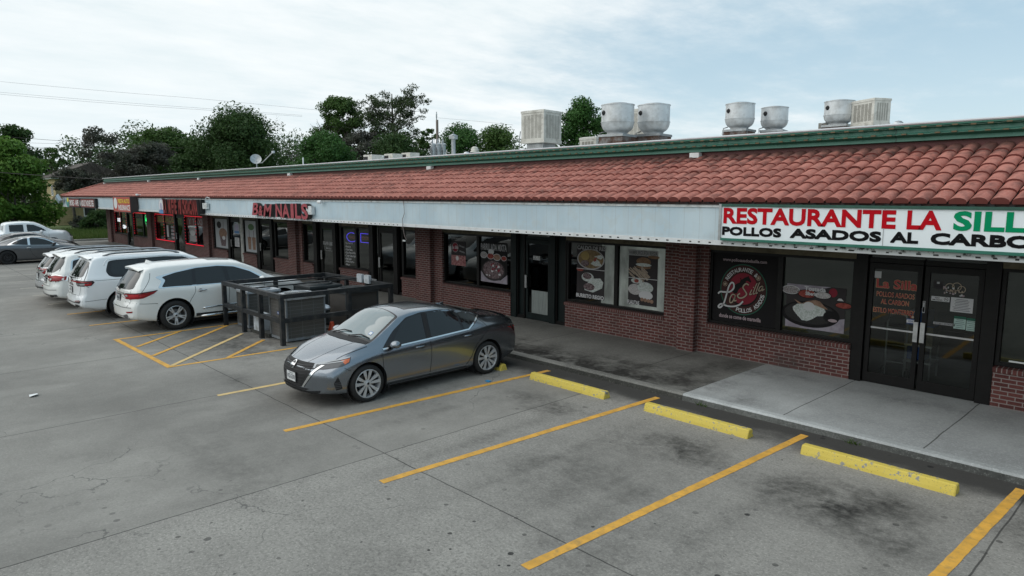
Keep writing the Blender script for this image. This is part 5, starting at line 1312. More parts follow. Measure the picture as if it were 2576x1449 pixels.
EQ = dict(rt=.35, wheels=(.98,3.70*5.05/4.65*.9),
    dlo=[(.55,1.20),(.62,1.46),(.9,1.54),(2.3,1.585),(2.8,1.54),(3.2,1.38),(3.6,1.12),(.8,1.14)], dlo2=[(.6,1.21),(.66,1.45),(.95,1.52),(2.3,1.565),(2.76,1.52),(3.12,1.37),(3.5,1.14),(.82,1.16)],
    glass=[[(.66,1.22),(.72,1.43),(1.0,1.50),(1.40,1.53),(1.40,1.17)],[(1.48,1.17),(1.48,1.53),(2.40,1.55),(2.44,1.15)],[(2.52,1.15),(2.48,1.545),(2.74,1.50),(3.10,1.35),(3.40,1.16)]],
    rear_glass=[(-.70,1.20),(-.55,1.16),(0,1.15),(.55,1.16),(.70,1.20),(.78,1.30),(.70,1.50),(.56,1.56),(0,1.57),(-.56,1.56),(-.70,1.50),(-.78,1.30)],
    gaps=[[(1.45,1.12),(1.42,.95),(1.35,.68)],[(2.48,1.12),(2.48,.8),(2.44,.36)]], rear_gaps=[[(-.62,1.15),(-.66,.70),(.66,.70),(.62,1.15)]],
    tail_lights=[('rear',[(.40,1.06),(.70,1.10),(.93,1.12),(.93,1.0),(.76,.92),(.50,.96)],LAMPR,.007),('rear',[(.42,1.05),(.60,1.08),(.56,1.01),(.50,.98)],LAMPW,.011),('rear',[(.66,1.08),(.92,1.10),(.90,1.04),(.72,1.02)],LAMPW,.011),('side',[(.02,1.12),(.50,1.13),(.40,1.06),(.2,.98),(.04,.95)],LAMPR,.007)],
    pz=.86, platem=mat('pale plate', (.45,.47,.48), .4), chrome_bar=[(-.44,1.06),(.44,1.06),(.42,1.02),(-.42,1.02)], rear_chrome=[([(-.76,.52),(-.4,.50),(.4,.50),(.76,.52)],.022)], bumper=[(-.86,.52),(-.5,.49),(.5,.49),(.86,.52),(.80,.28),(-.80,.28)], rails=ALU, sunroof=1.9, plan_r=.26, bumper_lamp=[(.56,.56),(.80,.60),(.80,.56),(.60,.53)])
suv('parked_car', 'silver crossover behind the row of white wagons, beside the empty bays', 4.65, 1.84, 1.67, PSILV, (-27.54, 4.02, 0), EQ)

# ----------------------------------------------------------------- coupe, dark saloon and pickup at the far left
def low_car(name, label, L_, W_, H_, pt, loc, dlo, glass, rim, rimm, gaps, chrome=True, parts=True):
    r = H_/1.385
    sp = dict(L=L_, W=W_, rt=.345, arch=.40, wheels=(1.02,3.84*L_/4.69), top=[(x*L_/4.69,z*r) for x,z in [(0,.96),(.12,1.0),(.5,1.03),(.8,1.09),(1.3,1.25),(1.8,1.355),(2.2,1.382),(2.5,1.365),(2.9,1.24),(3.35,1.03),(3.5,.98),(3.9,.92),(4.3,.83),(4.58,.72),(4.69,.62)]],
        rail=[(x*L_/4.69,z*r) for x,z in [(0,.94),(.5,1.01),(.9,1.06),(1.3,1.18),(1.8,1.285),(2.2,1.31),(2.5,1.295),(2.9,1.17),(3.35,.97),(3.9,.88),(4.3,.78),(4.69,.58)]],
        railw=[(0,.70),(.9,.70),(1.4,.655),(2.3,.66),(2.9,.71),(3.4,.79),(3.9,.80),(4.69*L_/4.69,.64)], belt=[(x*L_/4.69,z*r) for x,z in [(0,.88),(.5,.955),(1.1,.955),(2.0,.90),(3.3,.86),(3.9,.80),(4.3,.72),(4.69,.55)]],
        plan=[(0,.90),(.4,.97),(1.0,1.0),(3.8,1.),(4.3,.95),(L_,.86)], under=[(0,.28),(.5,.2),(1.,.17),(3.9,.16),(L_,.2)], nose=[(.15,.04),(.35,0),(.55,.02),(.8,.15),(1.,.2)], tail=[(.2,.1),(.4,.02),(.6,0),(.8,.05),(1.0,.1)], plan_f=.5, plan_r=.26, nx=110)
    c = Car(name, label, 'car', sp, pt, loc, R(90), 'cars parked along the shop row'); S = c
    S.each_side('window_surround', lambda mb, sg: S.patch(mb, 'side', rounded(dlo, .04), CHROME if chrome else BLACKG, .003, sg, .07))
    for gp in glass: S.each_side('side_window', lambda mb, sg, gp=gp: S.patch(mb, 'side', rounded(gp, .03), CARGL, .008, sg, .07))
    S.make('windscreen', lambda mb: S.patch(mb, 'top', rounded([(3.36,-.62),(3.42,0),(3.36,.62),(2.62,.52),(2.55,0),(2.62,-.52)], .05), CARGL, .005))
    S.make('rear_window', lambda mb: S.patch(mb, 'top', rounded([(.80,-.58),(.76,0),(.80,.58),(1.6,.5),(1.65,0),(1.6,-.5)], .05), CARGL, .005))
    S.each_side('panel_gap', lambda mb, sg: [S.line(mb, 'side', l_, .009, SEAM, .002, sg, True) for l_ in gaps])
    S.each_side('headlight', lambda mb, sg: S.patch(mb, 'side', [(4.05,.76),(4.45,.68),(4.5,.62),(4.2,.66)], LAMPG, .006, sg, .06))
    S.each_side('tail_light', lambda mb, sg: S.patch(mb, 'side', [(.05,.88),(.40,.91),(.30,.82),(.08,.80)], LAMPR, .006, sg, .06))
    S.plate('rear', .62, PLATEW)
    S.wheels(rim, .255, .23, rimm, RIMD)
    S.mirror(3.05, .93, pt if not chrome else BLACKG, BLACK, .21, .13)
    S.handle(1.95 if chrome else 2.4, .80, CHROME, .22)
    return c
low_car('parked_car', 'graphite two door coupe with black wheels, seen side on across the empty bays', 4.69, 1.85, 1.385, PGRAPH, (-43.42, 4.08, 0),
    [(1.02,.965),(1.20,.99),(1.42,.955),(3.30,.875),(3.02,1.07),(2.72,1.22),(2.4,1.30),(2.05,1.318),(1.72,1.28),(1.35,1.14)],
    [[(1.22,1.01),(1.42,.98),(1.92,.945),(1.94,1.27),(1.72,1.245),(1.40,1.12)],[(2.02,.94),(3.15,.895),(2.98,1.04),(2.70,1.185),(2.38,1.275),(2.04,1.29)]], 'mesh', RIMB,
    [[(2.02,.93),(2.0,.7),(2.10,.45),(2.30,.26)],[(3.42,.86),(3.40,.6),(3.36,.26)]])
low_car('parked_car', 'dark four door saloon tucked behind the graphite coupe', 4.85, 1.85, 1.46, PDARK, (-46.35, 4.15, 0),
    [(.98,1.0),(1.45,.99),(3.4,.93),(3.02,1.14),(2.72,1.29),(2.4,1.375),(2.05,1.39),(1.72,1.35),(1.3,1.2)],
    [[(1.30,1.02),(2.02,.995),(2.03,1.355),(1.75,1.33),(1.4,1.2)],[(2.12,.99),(3.2,.95),(2.98,1.11),(2.70,1.26),(2.38,1.345),(2.12,1.36)]], 'double5', RIMG,
    [[(2.07,.93),(2.05,.6),(2.05,.26)]], chrome=False)
PK = dict(rt=.40, wheels=(1.25,4.35),
    top=[(0,1.10),(.1,1.12),(1.55,1.13),(1.66,1.2),(1.78,1.62),(2.0,1.70),(2.6,1.735),(3.1,1.71),(3.5,1.55),(3.9,1.30),(4.05,1.22),(4.4,1.19),(4.8,1.14),(4.98,1.02),(5.05,.85)],
    rail=[(0,1.06),(1.55,1.09),(1.68,1.15),(1.80,1.54),(2.1,1.63),(2.6,1.66),(3.1,1.63),(3.5,1.47),(3.9,1.22),(4.4,1.13),(4.8,1.08),(5.05,.80)],
    belt=[(0,1.02),(1.5,1.05),(2.0,1.11),(3.6,1.09),(4.0,1.08),(4.5,1.05),(5.05,.76)], tail=[(.3,.08),(.5,0),(.8,0),(1.1,.02),(1.7,.02)],
    dlo=[(1.95,1.16),(1.95,1.56),(3.12,1.56),(3.75,1.20),(3.72,1.14)], dlo2=[(1.97,1.17),(1.97,1.55),(3.1,1.55),(3.7,1.20)], dlom=BLACKG, trim=False,
    glass=[[(1.98,1.18),(1.98,1.54),(2.62,1.56),(2.62,1.17)],[(2.78,1.17),(2.78,1.56),(3.10,1.53),(3.48,1.34),(3.66,1.19)]],
    rear_glass=[(-.6,1.25),(.6,1.25),(.55,1.5),(-.55,1.5)], gaps=[[(2.70,1.12),(2.70,.6),(2.66,.36)],[(3.75,1.1),(3.75,.6),(3.72,.36)],[(1.75,1.10),(1.75,.5)]],
    tail_lights=[('rear',[(.80,1.0),(.94,1.0),(.94,.70),(.80,.70)],LAMPR,.007),('side',[(.02,1.0),(.14,1.0),(.14,.72),(.02,.72)],LAMPR,.007)], rim='six', rimm=RIMG, plan_r=.1, handles=((2.2,1.02),(3.0,1.01)), chrome_handle=False)
pk = suv('parked_truck', 'white pickup truck with dark headlight, partly cut by the left edge behind two cars', 5.6, 2.0, 1.90, PWHITE2, (-51.6, 4.1, 0), PK)
pk.root['category'] = 'pickup'
for o in [o for o in pk.root.children if o.name.startswith('roof_spoiler') or o.name.startswith('wiper')]: bpy.data.objects.remove(o)
pk.each_side('headlight', lambda mb, sg: (pk.patch(mb, 'side', [(5.30,1.16),(5.50,1.10),(5.52,.90),(5.34,.92)], BLACKG, .006, sg, .06), pk.patch(mb, 'side', [(5.36,1.10),(5.42,1.09),(5.44,.94),(5.38,.95)], LAMPW, .010, sg, .06)))
# ================================================================= steel cage with condensers
CAGEM = mat('black painted steel', (.014,.017,.020), .55, .1, var=.35, vs=4, dirt=(.05,.048,.045), ds=5)
CX0, CX1, CY0, CY1 = -18.52, -15.05, 6.86, 9.85
cage = thing('steel_cage', 'black square tube steel cage fencing the condenser units beside the white wagon', 'guard cage', (-16.8, 8.3, 0))
def put2(o, p): o.parent = p; o.matrix_parent_inverse = Matrix.Translation(-Vector(p.location)); return o
t = .10
for x, y in ((CX0,CY0),(-17.27,CY0),(-16.22,CY0),(CX1,CY0),(CX1,8.62),(CX1,CY1),(CX0,8.3),(CX0,CY1),(-17.3,CY1),(-16.2,CY1)):
    b = MB(); b.box(x-t/2, x+t/2, y-t/2, y+t/2, 0, 1.10 if True else 0, CAGEM); put2(bevel(b.build('post'), .006), cage)
for a in ((CX0-t/2,CX1+t/2,CY0-t/2-.004,CY0+t/2+.004),(CX0-t/2,CX1+t/2,CY1-t/2-.004,CY1+t/2+.004),(CX0-t/2-.004,CX0+t/2+.004,CY0+t/2+.005,CY1-t/2-.005),(CX1-t/2-.004,CX1+t/2+.004,CY0+t/2+.005,CY1-t/2-.005)):
    b = MB(); b.box(*a, 1.101, 1.205, CAGEM); put2(bevel(b.build('top_rail'), .006), cage)
for x0, x1 in ((CX0+t/2,-17.27-t/2),(-17.27+t/2,-16.22-t/2),(-16.22+t/2,CX1-t/2)):
    b = MB(); b.box(x0, x1, CY0-t/2+.004, CY0+t/2-.004, .52, .625, CAGEM); put2(b.build('mid_rail'), cage)
for y0, y1 in ((CY0+t/2,8.62-t/2),(8.62+t/2,CY1-t/2)):
    b = MB(); b.box(CX1-t/2+.004, CX1+t/2-.004, y0, y1, .53, .635, CAGEM); put2(b.build('mid_rail'), cage)
for x in (-17.55,-16.75):
    b = MB(); b.box(x-.02, x+.02, CY0+t/2, CY1-t/2, 1.17, 1.2, CAGEM); put2(b.build('cross_bar'), cage)
def louvre_mat(name, c1, c2, sz, sx=0.):
    m, nt, b = nodes(name); v = coords(nt, False); s = N(nt, 'ShaderNodeSeparateXYZ'); L(nt, v, s.inputs[0])
    f = math_(nt, 'LESS_THAN', math_(nt, 'FRACT', math_(nt, 'DIVIDE', s.outputs[2], sz)), .06 if sx else .5)
    if sx:
        f = math_(nt, 'MAXIMUM', f, math_(nt, 'LESS_THAN', math_(nt, 'FRACT', math_(nt, 'DIVIDE', math_(nt, 'ADD', s.outputs[0], s.outputs[1]), sx)), .022))
        fin = math_(nt, 'LESS_THAN', math_(nt, 'FRACT', math_(nt, 'DIVIDE', math_(nt, 'ADD', s.outputs[0], s.outputs[1]), .014)), .4)
        c2 = mixc(nt, fin, c2, tuple(x*.6 for x in c2))
    n = noise(nt, v, 3, 5); c = mixc(nt, f, c2, c1); c = mixc(nt, math_(nt, 'MULTIPLY', ramp(nt, n, [(.45,0),(.7,1)]), .35), c, tuple(x*.5 for x in c1))
    L(nt, c, b.inputs['Base Color']); b.inputs['Roughness'].default_value = .65; return m
FINS = louvre_mat('dusty coil fins behind wire guard', (.19,.20,.20), (.115,.108,.098), .085, .30)
FINS2 = louvre_mat('brown louvred panel', (.085,.078,.07), (.035,.031,.028), .022)
UNITG = mat('grey unit enamel', (.22,.24,.26), .5, var=.15, vs=3, dirt=(.13,.13,.12), ds=4)
UNITT = mat('pale unit top', (.48,.52,.56), .5, var=.12, vs=4, dirt=(.3,.3,.29), ds=5)
UNITD = mat('charcoal unit enamel', (.035,.042,.045), .5, var=.25, vs=5)
BADGE = mat('blue badge', (.05,.10,.30), .4)
def condenser(x, y, w, d, h, label, side=FINS, top=UNITT, edge=UNITG, z=.03, badge=True):
    c = thing('condenser_unit', label, 'air conditioner', (x, y, 0), 0, 'condensers inside the steel cage')
    def mk(b, n, **k): o = b.build(n, c, **k); return o
    b = MB(); b.box(-w/2+.02, w/2-.02, -d/2+.02, d/2-.02, z+.06, h-.07, side)
    o = mk(b, 'coil')
    o.location = (0,0,0)
    b = MB(); b.box(-w/2, w/2, -d/2, d/2, z, z+.06, edge)
    for sx in (-1,1):
        for sy in (-1,1): b.box(sx*w/2-(.035 if sx > 0 else 0), sx*w/2+(.035 if sx < 0 else 0), sy*d/2-(.035 if sy > 0 else 0), sy*d/2+(.035 if sy < 0 else 0), z+.061, h-.071, edge)
    mk(b, 'cabinet')
    b = MB(); b.box(-w/2-.012, w/2+.012, -d/2-.012, d/2+.012, h-.07, h-.002, top); o = mk(b, 'top_panel'); bevel(o, .018)
    b = MB(); r = min(w, d)*.42
    b.lathe([(r,h),(r*.97,h+.035),(r*.9,h+.045),(r*.86,h+.03)], top, n=28)
    for q in (.2,.35,.5,.65,.8): b.lathe([(r*q-.006,h+.05-.02*q),(r*q+.006,h+.05-.02*q)], GALV if top is UNITT else UNITD, n=24)
    for a in range(0,360,30): b.tube([(r*.1*math.cos(R(a)),r*.1*math.sin(R(a)),h+.05),(r*.9*math.cos(R(a)),r*.9*math.sin(R(a)),h+.034)], .005, GALV if top is UNITT else UNITD, 4)
    b.lathe([(r*.16,h+.055),(0,h+.058)], top, n=14); b.lathe([(r*.86,h+.004),(0,h+.004)], BLACK, n=20)
    mk(b, 'fan_guard', smooth=False)
    if badge:
        b = MB(); b.disc(0, h*.62, .06, .04, -d/2+.012, BADGE, 16); b.disc(0, h*.62, .045, .012, -d/2+.010, WHITE, 12); mk(b, 'badge')
    return c
condenser(-17.88, 7.52, .74, .90, 1.0, 'grey condenser with pale flat top at the left corner of the cage')
condenser(-15.70, 7.56, .92, 1.02, 1.085, 'grey condenser with pale round fan guard at the near corner of the cage')
condenser(-15.70, 9.12, .92, .95, 1.07, 'brown louvred condenser at the right side of the cage', FINS2, UNITD, UNITD, badge=False)
condenser(-17.1, 8.85, .95, .95, 1.09, 'charcoal condenser with sunken black fan top in the middle of the cage', UNITD, UNITD, UNITD, badge=False)
b = MB(); b.box(-16.95,-16.62,6.97,7.25,.10,.52,UNITT); b.box(-17.2,-16.1,6.98,7.6,.0,.10,KERBM)
for k in range(4): b.box(-16.93,-16.86,6.966,6.97,.18+k*.028,.19+k*.028,WHITE)
tag(b.build('electric_box'), 'small pale electric box at knee height between two cage posts', 'electric box')
b = MB(); p = Vector((-16.1,9.72,1.21))
b.box(-16.72,-15.72,9.82,9.86,1.21,1.25,ALU); b.box(-16.55,-16.3,9.74,9.82,1.12,1.34,UNITT); b.box(-16.18,-15.93,9.74,9.82,1.12,1.34,UNITT)
for k in range(9): b.box(-16.70+k*.11,-16.66+k*.11,9.815,9.818,1.222,1.238,BLACK)
tag(b.build('disconnect_rack'), 'pair of white switch boxes on a slotted metal strut above the cage', 'switch box')
cone = thing('traffic_cone', 'small orange traffic cone on the ground inside the cage', 'traffic cone', (-15.42, 8.33, 0))
OR = mat('cone orange', (.62,.085,.03), .5, var=.1)
b = MB(); b.lathe([(.115,.03),(.05,.31),(.045,.33),(.0,.33)], OR, n=18); b.build('cone', cone, smooth=True)
b = MB(); b.box(-.15,.15,-.15,.15,0,.03,OR); b.build('base', cone)
b = MB(); rr = random.Random(4); b.lathe([(0,.0),(.16,.02),(.20,.08),(.15,.14),(.05,.17),(0,.15)], mat('pale blue plastic bag', (.50,.58,.66), .4), (-15.9,8.35,.55), 9, 'z')
b.v = [(p[0]+rr.uniform(-.04,.04), p[1]+rr.uniform(-.04,.04), p[2]+rr.uniform(-.02,.02)) for p in b.v]
tag(b.build('plastic_bag'), 'crumpled pale blue plastic bag caught on the pipes in the cage', 'bag')
b = MB(); PIPE = mat('insulated pipe', (.02,.02,.02), .8)
b.tube([(-15.45,8.2,.05),(-15.9,8.35,.12),(-16.4,8.3,.5),(-16.2,8.6,.55)], .025, PIPE, 6); b.tube([(-15.9,8.3,.0),(-15.95,8.32,.5),(-15.9,8.4,1.0)], .018, UNITT, 6); b.tube([(-16.9,7.9,.04),(-16.2,8.1,.1),(-15.5,8.55,.08)], .02, PIPE, 6)
tag(b.build('pipes'), 'loose dark refrigerant pipes lying between the condensers', 'pipe')

# ================================================================= roof top plant
def deck(o): return o
def upblast(dx0, dx1, dtop, dflange, X, label, sz, rz=0., hose=True):
    """spun aluminium mushroom fan; size comes from the survey"""
    cx = (dx0+dx1)/2; d = ray(cx, dtop); dep = F*sz/(dx1-dx0); P = C0+ray(cx, dtop)*dep; ztop = P.z; zfl = (C0+ray(cx, dflange)*dep).z
    c = thing('exhaust_fan', label, 'roof fan', (P.x, P.y, 4.3), rz, 'round aluminium exhaust fans on the roof'); r = sz/2; H = ztop-zfl; z0 = zfl-4.3
    b = MB(); b.lathe([(r*.58,z0),(r*.59,z0+H*.05),(r*.63,z0+H*.085),(r*.72,z0+H*.115),(r*.83,z0+H*.165),(r*.91,z0+H*.235),(r*.96,z0+H*.32),(r*.975,z0+H*.40)], GALVB, n=32); b.build('bowl', c, smooth=True)
    b = MB(); b.lathe([(r*.97,z0+H*.40),(r*1.0,z0+H*.40),(r*1.0,z0+H*.425),(r*.965,z0+H*.43),(r*.965,z0+H*.955),(r,z0+H*.96),(r,z0+H*.985),(r*.94,z0+H*.985),(r*.90,z0+H*.80)], GALVB, n=36); o = b.build('windband', c, smooth=True); o.data.set_sharp_from_angle(angle=R(35))
    b = MB(); b.lathe([(r*.72,z0+H*.98),(r*.70,z0+H*1.02),(r*.5,z0+H*1.04),(0,z0+H*1.05)], GALV, n=24); b.build('cap', c, smooth=True)
    b = MB(); a = -.9; b.lathe([(.07,-.02),(.075,.01),(.055,.03),(.045,.05),(.0,.05)], BLACK, n=14, axis='y')
    pr = MB(); M_ = Matrix.Translation((math.cos(R(-118))*r*.965, math.sin(R(-118))*r*.965, z0+H*.70)) @ Matrix.Rotation(R(-118+90), 4, 'Z') @ Matrix.Rotation(math.pi, 4, 'Z')
    for f, m in zip(b.f, b.m): pass
    pr.add([(M_ @ Vector((p[0], -p[1]*-1, p[2])))[:] for p in b.v], b.f, BLACK); pr.build('inspection_port', c)
    b = MB(); w = r*.80; b.box(-w*1.06,w*1.06,-w*1.06,w*1.06,z0-.07,z0,GALV); b.build('flange', c)
    b = MB(); b.box(-w,w,-w,w,-.0,z0-.07,RUST); b.build('curb', c)
    if hose: b = MB(); b.tube([(-r*.7,-r*.3,z0+.1),(-r*1.0,-r*.35,z0+.06),(-r*1.05,-r*.4,z0-.12),(-r*.9,-r*.4,z0-.2)], .018, GALV, 6); b.build('cable', c, smooth=True)
    return c
s5 = lambda x, y: px(1900+x/2.342, 340+y/2.342); s6 = lambda x, y: px(2900+x/2.154, 300+y/2.154); s4 = lambda x, y: px(900+x/2.342, 280+y/2.342)
def span(s, x0, x1, y0, y1): a, c = s(x0, y0), s(x1, y1); return a[0], c[0], a[1], c[1]
upblast(*span(s5,1182,1497,183,465), 0, 'larger dull round exhaust fan, left one of the pair beside the tree', 1.0, R(8))
upblast(*span(s5,1525,1832,186,462), 0, 'larger bright round exhaust fan, right one of the pair beside the tree', 1.0, R(8))
upblast(*span(s6,8,258,247,470), 0, 'medium round exhaust fan standing left of the smallest fan', .95, R(5))
upblast(*span(s6,316,545,280,475), 0, 'smallest round exhaust fan with rusty curb, between two medium fans', .88, R(12))
upblast(*span(s6,865,1115,225,430), 0, 'pale round exhaust fan touching the beige cooler at the right', .95, R(0))
def cooler(x, y, ztop, h, w, d, rz, label, cols=5, pedestal=True, zroof=4.3):
    c = thing('swamp_cooler', label, 'evaporative cooler', (x, y, zroof), R(rz), 'beige box coolers on the roof'); z1 = ztop-zroof; z0 = z1-h
    b = MB(); b.box(-w/2,w/2,-d/2,d/2,z0+.09,z1-.09,BEIGE); bevel(b.build('cabinet', c), .012)
    b = MB(); b.box(-w/2-.012,w/2+.012,-d/2-.012,d/2+.012,z1-.09,z1-.02,BEIGE); b.add([(-w/2-.012,-d/2-.012,z1-.02),(w/2+.012,-d/2-.012,z1-.02),(w/2+.012,d/2+.012,z1-.02),(-w/2-.012,d/2+.012,z1-.02),(-w/2+.1,-d/2+.1,z1+.01),(w/2-.1,-d/2+.1,z1+.01),(w/2-.1,d/2-.1,z1+.01),(-w/2+.1,d/2-.1,z1+.01)],[(0,1,5,4),(1,2,6,5),(2,3,7,6),(3,0,4,7),(4,5,6,7)],BEIGE); b.build('lid', c)
    b = MB(); b.box(-w/2-.012,w/2+.012,-d/2-.012,d/2+.012,z0,z0+.09,BEIGE); b.build('tray', c)
    for fx in range(2):
        b = MB(); W2 = w if fx == 0 else d; D2 = d if fx == 0 else w; n = cols; a0 = -W2/2+.09; cw = (W2-.18)/n
        for k in range(n):
            u0 = a0+k*cw+.015; u1 = a0+(k+1)*cw-.015
            for q in range(26):
                zz = z0+.15+q*(h-.30)/26
                v = [(u0,-D2/2-.004,zz),(u1,-D2/2-.004,zz),(u1,-D2/2-.004,zz+.012),(u0,-D2/2-.004,zz+.012)]
                if fx: v = [(-p[1], p[0], p[2]) for p in v]
                b.add(v, [(0,1,2,3)], BEIGED)
        b.build('louvre_panel', c)
    if pedestal: b = MB(); b.box(-w/2*.72,w/2*.72,-d/2*.72,d/2*.72,0,z0,GALV); b.build('duct', c)
    return c
def spot(s, x0, x1, ytop, sz):
    a, c = s(x0, ytop), s(x1, ytop); dep = F*sz/(c[0]-a[0]); return C0+ray((a[0]+c[0])/2, a[1])*dep, dep
P, dep = spot(s5, 432, 812, 245, 1.28)
ck = cooler(P.x, P.y, P.z, (545-245)/2.342*PW/4096/F*dep*1.0, .92, .88, 5, 'large beige louvred cooler on a galvanised duct, left of the fans and the tree', 5)
b = MB(); b.tube([(-.48,-.3,1.1),(-.56,-.36,1.2),(-.58,-.4,.9),(-.54,-.4,.5),(-.5,-.3,.2)], .018, GALV, 6); b.build('cable', ck, smooth=True)
P, dep = spot(s6, 1112, 1412, 212, 1.10)
cooler(P.x, P.y, P.z, (440-212)/2.154*PW/4096/F*dep, .95, .62, -28, 'large beige louvred cooler furthest right on the roof, next to a fan', 5)
P, dep = spot(s5, 1488, 1562, 237, .30)
P = C0+ray(*s5(1500, 237))*24.; cooler(P.x+.25, P.y, P.z, 1.2, .9, .8, 10, 'beige cooler mostly hidden between the pair of larger fans', 5)
P = C0+ray(*s5(1105, 492))*23.; cooler(P.x, P.y, P.z, .62, .68, .6, 5, 'low small beige louvred box left of the pair of larger fans', 4, zroof=4.3)
b = MB(); q = spot(s6, 1445, 1545, 395, .42)[0]; z0 = q.z-.42
for k in range(18):
    a = 2*math.pi*k/18; rows = []
    for t in range(7):
        f_ = t/6; r_ = .08+.13*math.sin(math.pi*(.12+.82*f_)); aa = a+f_*.35
        rows.append([(q.x+r_*math.cos(aa), q.y+r_*math.sin(aa), z0+.12+.28*f_), (q.x+r_*.93*math.cos(aa+.26), q.y+r_*.93*math.sin(aa+.26), z0+.12+.28*f_)])
    b.grid(rows, GALVB)
b.lathe([(.15,4.3-z0+z0-4.3+4.3),(.15,z0+.12)], GALV, (q.x,q.y,0), 16); b.lathe([(.12,z0+.40),(0,z0+.44)], GALVB, (q.x,q.y,0), 16)
tag(b.build('turbine_vent'), 'round ribbed turbine vent peeping over the roof edge at the right', 'roof vent')
b = MB(); p = C0+ray(*s6(850,415))*23.; b.box(p.x-.13,p.x-.05,p.y-.1,p.y+.1,4.3,p.z,BEIGED); b.box(p.x+.05,p.x+.13,p.y-.1,p.y+.1,4.3,p.z,BEIGED); b.box(p.x-.05,p.x+.05,p.y-.1,p.y+.1,p.z-.06,p.z,BEIGED); b.box(p.x-.05,p.x+.05,p.y-.1,p.y+.1,p.z-.36,p.z-.28,BEIGED)
tag(b.build('concrete_block'), 'grey hollow block standing on the roof left of the rightmost fan', 'block')
for x0, x1, yt, lab in ((1303,1465,797,'left one of three low beige roof units in a row'),(1497,1655,787,'middle one of three low beige roof units in a row'),(1660,1815,777,'right one of three low beige roof units in a row')):
    p, dep = spot(s4, x0, x1, yt, .98)
    c = thing('rooftop_unit', lab, 'air conditioner', (p.x, p.y, 4.3), R(2), 'low beige units on the roof'); z1 = p.z-4.3; z0 = max(.02, z1-.62)
    b = MB(); b.box(-.42,.42,-.35,.35,z0,z1,BEIGE); bevel(b.build('cabinet', c), .012); b = MB(); b.box(-.40,.02,-.356,-.35,z0+.06,z1-.1,BLACK); b.build('coil_grille', c); b = MB(); b.box(-.4,.4,-.3,.3,0,z0,GALV); b.build('stand', c)
b = MB(); p, dep = spot(s4, 2118, 2158, 605, .24); b.tube([(p.x,p.y,4.3),(p.x,p.y,p.z-.12)], .115, GALV, 14); b.obox(Matrix.Translation((p.x,p.y,p.z-.16)) @ Matrix.Rotation(R(20),4,'Z'), .36,.36,.18, GALV); b.add([(p.x-.2,p.y-.2,p.z-.07),(p.x+.2,p.y-.2,p.z-.07),(p.x+.2,p.y+.2,p.z-.07),(p.x-.2,p.y+.2,p.z-.07),(p.x,p.y,p.z+.06)],[(0,1,4),(1,2,4),(2,3,4),(3,0,4)],GALV); b.box(p.x-.3,p.x+.3,p.y-.3,p.y+.3,4.3,4.42,GALV)
tag(b.build('flue_pipe'), 'tall galvanised flue with a square cowl on the roof', 'flue')
b = MB(); p, dep = spot(s4, 2300, 2380, 717, .62); z = p.z; b.lathe([(.13,4.3),(.13,z-.42),(.34,z-.40),(.33,z-.35),(.25,z-.28),(.30,z-.24),(.24,z-.15),(.26,z-.12),(.16,z-.02),(.1,z),(0,z)], BEIGE, (p.x,p.y,0), 20)
tag(b.build('roof_vent'), 'beige round tiered vent cap right of the tall flue', 'roof vent')
b = MB(); p, dep = spot(s4, 2235, 2288, 765, .38); z = p.z; b.lathe([(.10,4.3),(.10,z-.3),(.17,z-.27),(.2,z-.15),(.15,z-.03),(0,z)], GALVB, (p.x,p.y,0), 14); tag(b.build('roof_vent'), 'low pale dome vent between the flue and the tiered vent cap', 'roof vent')
b = MB(); p, dep = spot(s4, 724, 736, 820, .09); b.tube([(p.x,p.y,4.3),(p.x,p.y,p.z)], .045, WHITE, 10); tag(b.build('vent_pipe'), 'short white vent pipe standing alone on the roof', 'vent pipe')
b = MB(); p, dep = spot(s4, 1470, 1492, 800, .2); b.lathe([(.06,4.3),(.06,p.z-.2),(.11,p.z-.18),(.11,p.z-.12),(.08,p.z-.1),(.11,p.z-.06),(.1,p.z),(0,p.z)], WHITE, (p.x,p.y,0), 12); tag(b.build('roof_vent'), 'thin white stacked vent between the low beige roof units', 'roof vent')
# satellite dish
p = C0+ray(*s4(295,850))*38.; sd = thing('satellite_dish', 'grey satellite dish with a long feed arm on the left part of the roof', 'satellite dish', (p.x, p.y, 4.3)); zt = p.z-4.3
b = MB(); b.tube([(0,0,0),(0,0,zt)], .03, GALV, 8); b.tube([(-.5,-.3,0),(0,0,zt*.6)], .02, GALV, 6); b.build('mast', sd)
b = MB(); M_ = Matrix.Translation((-.08,0,zt+.06)) @ Matrix.Rotation(R(62),4,'Y') @ Matrix.Rotation(R(20),4,'X'); dl = MB(); dl.lathe([(0,0),(.12,.012),(.22,.045),(.30,.085)], GALV, n=24); b.add([(M_ @ Vector(q))[:] for q in dl.v], dl.f, GALV); b.build('dish', sd, smooth=True)
b = MB(); r3 = _r; e = Vector((r3.x*.95, r3.y*.95, zt+.48)); b.tube([(0,0,zt-.1),(r3.x*.3,r3.y*.3,zt-.12),e[:]], .022, GALV, 6); b.obox(Matrix.Translation(e), .22,.10,.12, UNITT); b.build('feed_arm', sd)

